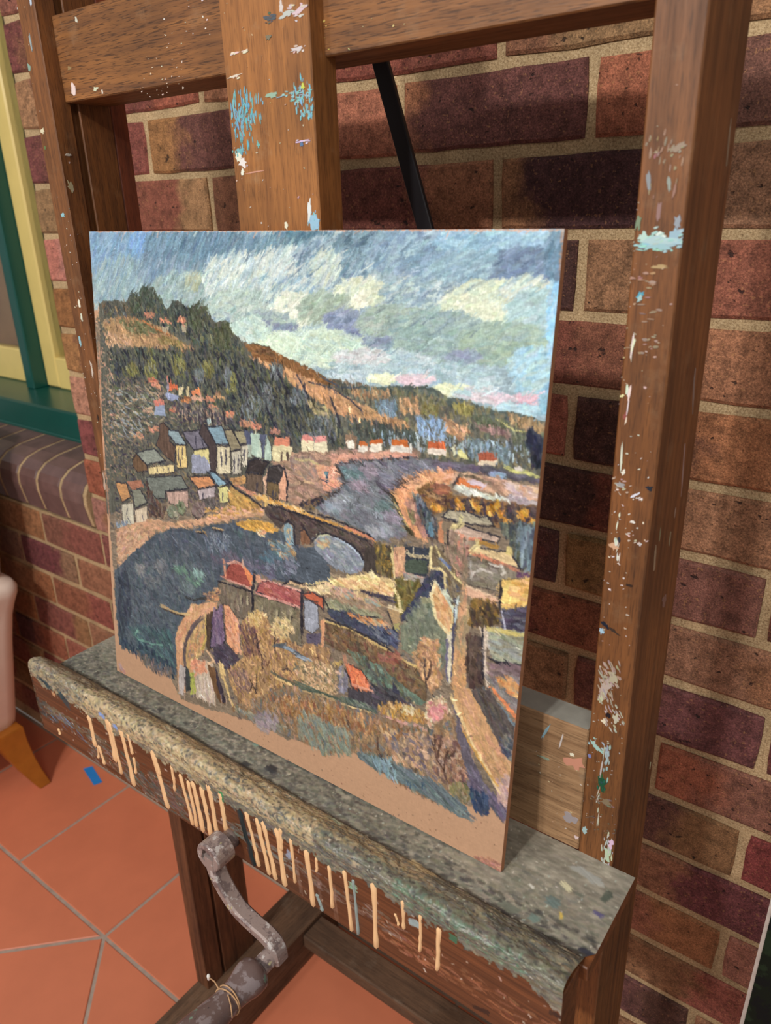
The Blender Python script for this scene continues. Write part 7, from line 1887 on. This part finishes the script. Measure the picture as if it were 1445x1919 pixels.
('L',[624,693,624,701],1.6,(70,96,120),0.9),
('L',[641,684,643,693,644,683,647,692],1.6,(70,96,120),0.9),
('L',[630,693,633,695],1.6,(70,96,120),0.9),
('D',[63,699,160,700,163,710,115,722,74,716],70,[(96,104,114),(120,112,108),(140,116,104)],14,4,78,14,0.8,8),
('D',[7,741,29,752,14,766],14,[(190,140,124),(176,150,150)],10,5,50,20,0.7,8),
('L',[170,725,171,743],3,(196,166,146),0.6),
('L',[182,730,182,747],3,(196,166,146),0.6),
('L',[205,715,205,732],3,(196,166,146),0.6),
('L',[227,715,228,732],3,(196,166,146),0.6),
('L',[242,715,242,732],3,(196,166,146),0.6),
('L',[256,712,257,729],3,(196,166,146),0.6),
('L',[270,704,271,720],3,(196,166,146),0.6),
('L',[281,699,282,716],3,(196,166,146),0.6),
('L',[291,698,292,714],3,(196,166,146),0.6),
('D',[251,743,349,737,557,710,749,689,752,757,560,767,250,772],60,[(150,112,84),(120,92,76)],2.2,1.6,0,60,0.9,8),
('D',[724,756,757,744,756,765,743,765],22,[(190,136,126),(176,124,104)],12,5,20,30,0.6,8),
('L',[8,168,2,281,6,456],4,(206,150,120),0.6),
('L',[15,0,274,0,535,0,760,1],2.2,(206,160,136),0.8),
('L',[758,5,764,97,763,195,762,307,762,474,760,595],3.2,(190,140,112),0.6),
('B',[5,-7,763,-4,765,186,616,169,478,174,370,142,291,116,161,83,20,100],1700,15,1.4,-40,14,0.05),
('B',[5,-7,423,-4,389,83,161,79,20,100],500,18,1.5,-58,8,0.05),
('B',[17,106,160,91,311,131,425,162,558,174,763,187,760,236,545,234,497,255,298,264,150,253,35,233],2400,9,1.6,72,20,0.15),
('B',[27,548,177,436,369,407,544,401,429,464,282,479,155,598,163,693,22,692],900,14,1.8,35,30,0.1),
('B',[497,269,663,253,579,302,598,352,464,332],500,14,1.6,20,15,0.1),
('B',[24,350,480,258,753,255,765,578,725,672,346,709,174,740,282,479,552,392,428,363,139,426],3000,8,1.6,60,45,0.14)]


def paint_picture(c):
    later = []
    for op in BRUSHWORK:
        p = [(op[1][i], op[1][i + 1]) for i in range(0, len(op[1]), 2)]
        k = PW / 760.0
        p = [(x * k, y * k) for x, y in p]
        if op[0] == 'B':
            later.append((p,) + op[2:])
        elif op[0] == 'F':
            c.fill(p, *op[2:6], z=.25, alpha=op[6])
        elif op[0] == 'D':
            n, cols, L, W, ang, jit, o, cj = op[2:]
            c.dabs(p, int(n * 1.7), cols, L * k * .78, W * k * .74, ang, jit, o, cj)
        else:
            c.line(p, op[2] * k * .82, op[3], op[4] * .92)
    h, w = c.h, c.w
    r = c.rng
    for amp, cell in ((1.6, 3.0), (2.6, 6.0)):        # wet paint dragged into its neighbours
        dx = ((vnoise(h, w, h / cell, w / cell, r) - .5) * amp * 2).astype(int)
        dy = ((vnoise(h, w, h / cell, w / cell, r) - .5) * amp * 2).astype(int)
        yy = np.clip(np.arange(h)[:, None] + dy, 0, h - 1)
        xx = np.clip(np.arange(w)[None, :] + dx, 0, w - 1)
        k = (.22 + .4 * (vnoise(h, w, h / 3, w / 3, r) > .62))[..., None].astype(np.float32)
        c.C[:] = c.C * (1 - k) + c.C[yy, xx] * k
    b = c.C.copy()
    b[1:-1] = (c.C[:-2] + 2 * c.C[1:-1] + c.C[2:]) / 4
    b[:, 1:-1] = (b[:, :-2] + 2 * b[:, 1:-1] + b[:, 2:]) / 4
    c.C[:] = c.C * .7 + b * .3
    for (q, n, L, W, ang, jit, amt) in later:          # dry bristle marks on top
        r_ = c.mask(q, .5, 0)
        ys, xs = np.nonzero(r_[1])
        ii = r.integers(0, len(ys), int(n))
        for t in ii:
            y, x = ys[t] + r_[0][0].start, xs[t] + r_[0][1].start
            f = 1 + r.normal(0, amt)
            c.dab(x, y, L * r.uniform(.5, 1.5), W * r.uniform(.7, 1.6), math.radians(ang + r.normal(0, jit)), c.C[y, x] * f, .75, .4)
    gr = .10 * (vnoise(h, w, h / 1.3, w / 5, r) - .5) + .10 * (vnoise(h, w, h / 4, w / 1.4, r) - .5) + .10 * (fbm(h, w, h / 9, w / 9, r, 3) - .5)
    gr *= np.where(c.A > .3, 1.0, .35)
    c.C *= (1 + gr)[..., None]
    m = c.C.mean(-1, keepdims=True)
    c.C[:] = m + (c.C - m) * np.where(m < 150, .80, .90)
    c.C[:] = 128 + (c.C - 134) * np.where(c.A > .3, 1.16, 1.0)[..., None]

# ------------------------------------------------------------------ the oil painting on its board
pic = thing('oil_painting', 'unframed oil painting of a riverside town with a stone bridge, standing on the easel ledge', 'painting', (-.98 * D, .876 * D, -1.067 * D + H))
PW, PH = 900, 900
pc = Canvas(PW, PH, (206, 160, 126), 7)
paint_picture(pc)
BL, BR, TL, TR = [np.array(v) * D for v in ((-1.5225, .8733, -1.0618), (-.4395, .8764, -1.0618), (-1.5035, .9850, -.0312), (-.4385, .9840, -.0333))]
base = np.array((-.98 * D, .876 * D, -1.067 * D))
uu = np.linspace(0, 1, PW)[None, :, None]; vv = np.linspace(0, 1, PH)[:, None, None]
def board_point(u, v):
    return (TL * (1 - u) + TR * u) * (1 - v) + (BL * (1 - u) + BR * u) * v - base
nrm = np.cross(TR - TL, BL - TL); nrm = nrm / np.linalg.norm(nrm)
if nrm[1] > 0:
    nrm = -nrm
zz = np.clip(pc.Z, 0, 1.6)
zz = (zz + np.roll(zz, 1, 0) + np.roll(zz, 1, 1) + np.roll(zz, -1, 0)) / 4
fade = np.minimum(np.minimum(np.arange(PW), PW - 1 - np.arange(PW))[None, :], np.minimum(np.arange(PH), PH - 1 - np.arange(PH))[:, None]).clip(0, 3) / 3.0
P = board_point(uu, vv) + nrm[None, None, :] * (.0001 + .00045 * zz * fade)[..., None]
grid_mesh('paint_layer', P.astype(np.float32), pc.finish(), M_paint, pic)
bm = bmesh.new()
cr = [Vector(board_point(u, v)) for u, v in ((0, 0), (1, 0), (1, 1), (0, 1))]
prism(bm, [tuple(c - Vector(nrm) * .00005) for c in cr], -Vector(nrm) * .0064)
bm_obj('board', bm, plain_mat('raw_hardboard_edge', (178, 122, 86), .85, .12, 140), pic)

# ------------------------------------------------------------------ crank with its handle
M_iron = blotch_mat('paint_smeared_cast_iron', [((156, 138, 132), 0, 0), ((120, 104, 102), .5, 60), ((196, 188, 184), .56, 90), ((188, 178, 136), .62, 70), ((52, 48, 50), .66, 120)], rough=.45, metal=.15)
M_grip = blotch_mat('paint_smeared_wooden_grip', [((104, 84, 80), 0, 0), ((136, 122, 122), .52, 60), ((120, 146, 128), .60, 42), ((168, 160, 150), .66, 100), ((44, 36, 40), .66, 80)], rough=.35, spec=.7)
M_twine = plain_mat('jute_twine', (190, 150, 110), .9, .2, 200)
hx, hz = -.9696, -1.174
bm = bmesh.new()
yf, yb = .6688, .712
hub_c = Vector(E(hx, yf, hz)); hub_b = Vector(E(hx, yb, hz))
ro, ri = .0170, .0085
n = 24
Fo = []; Bo = []; Fi = []; Bi = []
for k in range(n):
    a = 2 * math.pi * k / n
    # outer round, inner square hole
    co, so = math.cos(a), math.sin(a)
    sq = ri / max(abs(math.cos(a + .35)), abs(math.sin(a + .35)))
    Fo.append(bm.verts.new(hub_c + Vector((co * ro * .93, 0, so * ro * .93))))
    Bo.append(bm.verts.new(hub_b + Vector((co * ro, 0, so * ro))))
    Fi.append(bm.verts.new(hub_c + Vector((co * sq, 0, so * sq))))
    Bi.append(bm.verts.new(hub_c + Vector((co * sq, .010, so * sq))))
Mo = [bm.verts.new(hub_c + Vector((math.cos(2 * math.pi * k / n) * ro, .002, math.sin(2 * math.pi * k / n) * ro))) for k in range(n)]
for k in range(n):
    j = (k + 1) % n
    bm.faces.new((Fo[k], Fi[k], Fi[j], Fo[j]))
    bm.faces.new((Fi[k], Bi[k], Bi[j], Fi[j]))
    bm.faces.new((Mo[k], Fo[k], Fo[j], Mo[j]))
    bm.faces.new((Bo[k], Mo[k], Mo[j], Bo[j]))
bm.faces.new(Bi)
bm.faces.new(Bo[::-1])
crank = bm_obj('crank', bm, M_iron, easel)
# shaft into the easel
bm = bmesh.new()
tube(bm, [E(hx, .70, hz), E(hx, .742, hz)], .0105, 14)
tube(bm, [E(hx, .74, hz), E(hx, 1.0, hz)], .0085, 14)
bm_obj('shaft', bm, M_iron, crank, True)
# swan-neck arm, flat bar 11 x 19 mm
bm = bmesh.new()
ARM = CRANK_ARM
yc = .683
def catmull(pts, sub=5):
    out = []
    P = [Vector(p) for p in pts]
    for i in range(len(P) - 1):
        p0, p1, p2, p3 = P[max(i - 1, 0)], P[i], P[i + 1], P[min(i + 2, len(P) - 1)]
        for k in range(sub):
            t = k / sub
            out.append(.5 * ((2 * p1) + (p2 - p0) * t + (2 * p0 - 5 * p1 + 4 * p2 - p3) * t * t + (3 * p1 - p0 - 3 * p2 + p3) * t ** 3))
    out.append(P[-1])
    return out
cl = catmull([Vector(E(x, yc, z)) for x, z in ARM])
rings = []
for i, p in enumerate(cl):
    t = (cl[min(i + 1, len(cl) - 1)] - cl[max(i - 1, 0)]).normalized()
    nrm = Vector((t.z, 0, -t.x))
    f = i / (len(cl) - 1)
    hw = .0078 - .0022 * math.sin(f * math.pi)
    hd = .0085
    c = .002
    sec = [(hw, -hd + c), (hw - c, -hd), (-hw + c, -hd), (-hw, -hd + c), (-hw, hd - c), (-hw + c, hd), (hw - c, hd), (hw, hd - c)]
    rings.append([bm.verts.new(p + nrm * a + Vector((0, b, 0))) for a, b in sec])
for i in range(len(rings) - 1):
    for k in range(8):
        bm.faces.new((rings[i][k], rings[i][(k + 1) % 8], rings[i + 1][(k + 1) % 8], rings[i + 1][k]))
bm.faces.new(rings[0]); bm.faces.new(rings[-1][::-1])
bm_obj('crank_arm', bm, M_iron, crank)
# ferrule and turned handle, pointing out of the easel towards the room
gx, gz = GRIP_XZ
def lathe(name, prof, mat):
    bm = bmesh.new()
    rings = []
    n = 20
    for y, r in prof:
        c = Vector(E(gx, y, gz))
        rings.append([bm.verts.new(c + Vector((math.cos(2 * math.pi * k / n) * r, 0, math.sin(2 * math.pi * k / n) * r))) for k in range(n)])
    for i in range(len(rings) - 1):
        for k in range(n):
            bm.faces.new((rings[i][k], rings[i][(k + 1) % n], rings[i + 1][(k + 1) % n], rings[i + 1][k]))
    bm.faces.new(rings[0][::-1]); bm.faces.new(rings[-1])
    o = bm_obj(name, bm, mat, crank, True)
    return o
lathe('ferrule', [(.702, .0075), (.700, .0098), (.640, .0098), (.638, .0085)], M_iron)
lathe('handle', [(.640, .0080), (.637, .0150), (.630, .0178), (.618, .0182), (.606, .0172), (.592, .0152), (.574, .0136), (.556, .0138), (.53, .0158), (.49, .0190), (.44, .0212), (.38, .0218), (.32, .0200), (.28, .0150), (.262, .0080), (.258, .002)], M_grip)
bm = bmesh.new()
for q in range(2):
    y0 = .566 - q * .005
    ring = [Vector(E(gx, y0 + .004 * math.sin(2 * math.pi * k / 20 + q), gz)) + Vector((math.cos(2 * math.pi * k / 20) * .0146, 0, math.sin(2 * math.pi * k / 20) * .0146)) for k in range(21)]
    tube(bm, ring, .0008, 6)
kn = Vector(E(gx, .563, gz)) + Vector((.004, -.002, .0148))
tube(bm, [kn, kn + Vector((.008, -.004, -.004)), kn + Vector((.013, -.008, -.012))], .0007, 6)
tube(bm, [kn + Vector((-.014, .001, -.006)), kn + Vector((-.024, .004, -.006)), kn + Vector((-.036, .006, -.011))], .0007, 6)
twine = bm_obj('twine', bm, M_twine, crank, True)
bm = bmesh.new()
kb = kn + Vector((-.036, .006, -.011))
tube(bm, [kb + Vector((0, 0, -.004)), kb + Vector((0, 0, -.003)), kb + Vector((0, 0, .002)), kb + Vector((0, 0, .004))], [.0006, .0017, .0019, .0006], 8)
bm_obj('bead', bm, plain_mat('white_wax_bead', (236, 232, 226), .4), crank, True)

# ------------------------------------------------------------------ armchair at the left, tape on the floor, canvas on the right
M_leather = plain_mat('pink_beige_leather', (244, 222, 206), .55, .05, 14, bump=.08)
M_legwood = plain_mat('honey_varnished_leg', (172, 104, 36), .35, .15, 20, bump=.05)
chair = thing('armchair', 'pale pink leather armchair with honey wood leg at the left edge beside the wall', 'armchair', (-2.02, .45, 0))
def C_(x, y, z):
    return Vector((x + 2.02, y - .45, z))
def loft(bm, secs):
    rings = [[bm.verts.new(p) for p in s] for s in secs]
    n = len(rings[0])
    for i in range(len(rings) - 1):
        for k in range(n):
            bm.faces.new((rings[i][k], rings[i][(k + 1) % n], rings[i + 1][(k + 1) % n], rings[i + 1][k]))
    bm.faces.new(rings[0][::-1]); bm.faces.new(rings[-1])
def rrect(x0, x1, y0, y1, z, r, m=6):
    out = []
    for cx, cy, a0 in ((x1 - r, y1 - r, 0), (x0 + r, y1 - r, 90), (x0 + r, y0 + r, 180), (x1 - r, y0 + r, 270)):
        for k in range(m + 1):
            a = math.radians(a0 + 90 * k / m)
            out.append(C_(cx + r * math.cos(a), cy + r * math.sin(a), z))
    return out
def chair_side(name, sx):
    bm = bmesh.new()
    def mx(x):
        return x if sx > 0 else -4.04 - x
    secs = []
    for z, xo, xi, yb in ((.140, -1.738, -1.86, .690), (.155, -1.722, -1.87, .700), (.19, -1.712, -1.87, .704), (.30, -1.682, -1.87, .708), (.42, -1.657, -1.87, .716), (.485, -1.655, -1.87, .730), (.515, -1.651, -1.87, .740), (.538, -1.645, -1.87, .748), (.556, -1.643, -1.87, .750), (.570, -1.652, -1.86, .744), (.578, -1.68, -1.84, .72)):
        a, b = sorted((mx(xo), mx(xi)))
        secs.append(rrect(a, b, .10, yb, z, .04))
    loft(bm, secs)
    return bm_obj(name, bm, M_leather, chair, True)
chair_side('arm', 1)
chair_side('arm', -1)
bm = bmesh.new()
loft(bm, [rrect(-4.04 - x1, x1, .62, yb, z, .045) for z, x1, yb in ((.16, -1.80, .70), (.50, -1.74, .72), (.56, -1.692, .738), (.62, -1.676, .742), (.76, -1.664, .744), (.88, -1.660, .744), (.97, -1.70, .735), (.985, -1.74, .72))])
bm_obj('back', bm, M_leather, chair, True)
bm = bmesh.new()
loft(bm, [rrect(-2.175, -1.865, .08, .62, z, .05) for z in (.19, .30, .42)] + [rrect(-2.16, -1.88, .10, .60, .44, .05)])
bm_obj('seat', bm, M_leather, chair, True)
for (x, y, dx, dy) in ((-1.725, .655, .062, .038), (-2.315, .655, -.062, .038), (-1.74, .15, .05, -.04), (-2.30, .15, -.05, -.04)):
    bm = bmesh.new()
    secs = []
    for t in (0, .25, .5, .75, 1.0):
        bend = t * t * .55 + t * .45
        hw = .036 * (1 - t) + .015 * t
        c = C_(x + dx * bend, y + dy * bend, .17 * (1 - t))
        secs.append([c + Vector((a * hw, b * hw, 0)) for a, b in ((1, 1), (-1, 1), (-1, -1), (1, -1))])
    loft(bm, secs)
    bmesh.ops.bevel(bm, geom=list(bm.edges), offset=.002, segments=2, affect='EDGES')
    bm_obj('leg', bm, M_legwood, chair)

M_tape = plain_mat('blue_masking_tape', (36, 138, 222), .6, .05, 60)
tp = TAPE
tx = sum(p[0] for p in tp) / 4; ty = sum(p[1] for p in tp) / 4
bm = bmesh.new()
prism(bm, [(x - tx, y - ty, .0004) for x, y in tp], (0, 0, .0006))
tape = bm_obj('tape_strip', bm, M_tape)
tape.location = (tx, ty, 0)
tag(tape, 'short strip of bright blue masking tape stuck on the terracotta floor', 'tape')

M_dkcanvas = blotch_mat('dark_green_black_oil_paint', [((22, 28, 20), 0, 0), ((34, 46, 30), .5, 18), ((20, 22, 22), .55, 30), ((50, 60, 44), .7, 60)], rough=.65, spec=.15)
M_rawedge = plain_mat('raw_canvas_edge', (196, 182, 172), .9, .12, 120)
cv = thing('leaning_canvas', 'dark green painted canvas with pale raw edge leaning on the wall at the right', 'canvas', (.19, .69, 0))
def K_(x, y, z):
    return (x - .19, y - .69, z)
bm = bmesh.new()
prism(bm, [K_(-.0460, .672, .004), K_(.43, .672, .004), K_(.43, .765, .74), K_(-.0370, .765, .74)], (0, .018, .0))
bm_obj('stretched_cloth', bm, M_rawedge, cv)
bm = bmesh.new()
prism(bm, [K_(-.0415, .6705, .004), K_(.429, .6705, .004), K_(.429, .7635, .74), K_(-.0330, .7635, .74)], (0, .0012, 0))
bm_obj('paint_layer', bm, M_dkcanvas, cv)
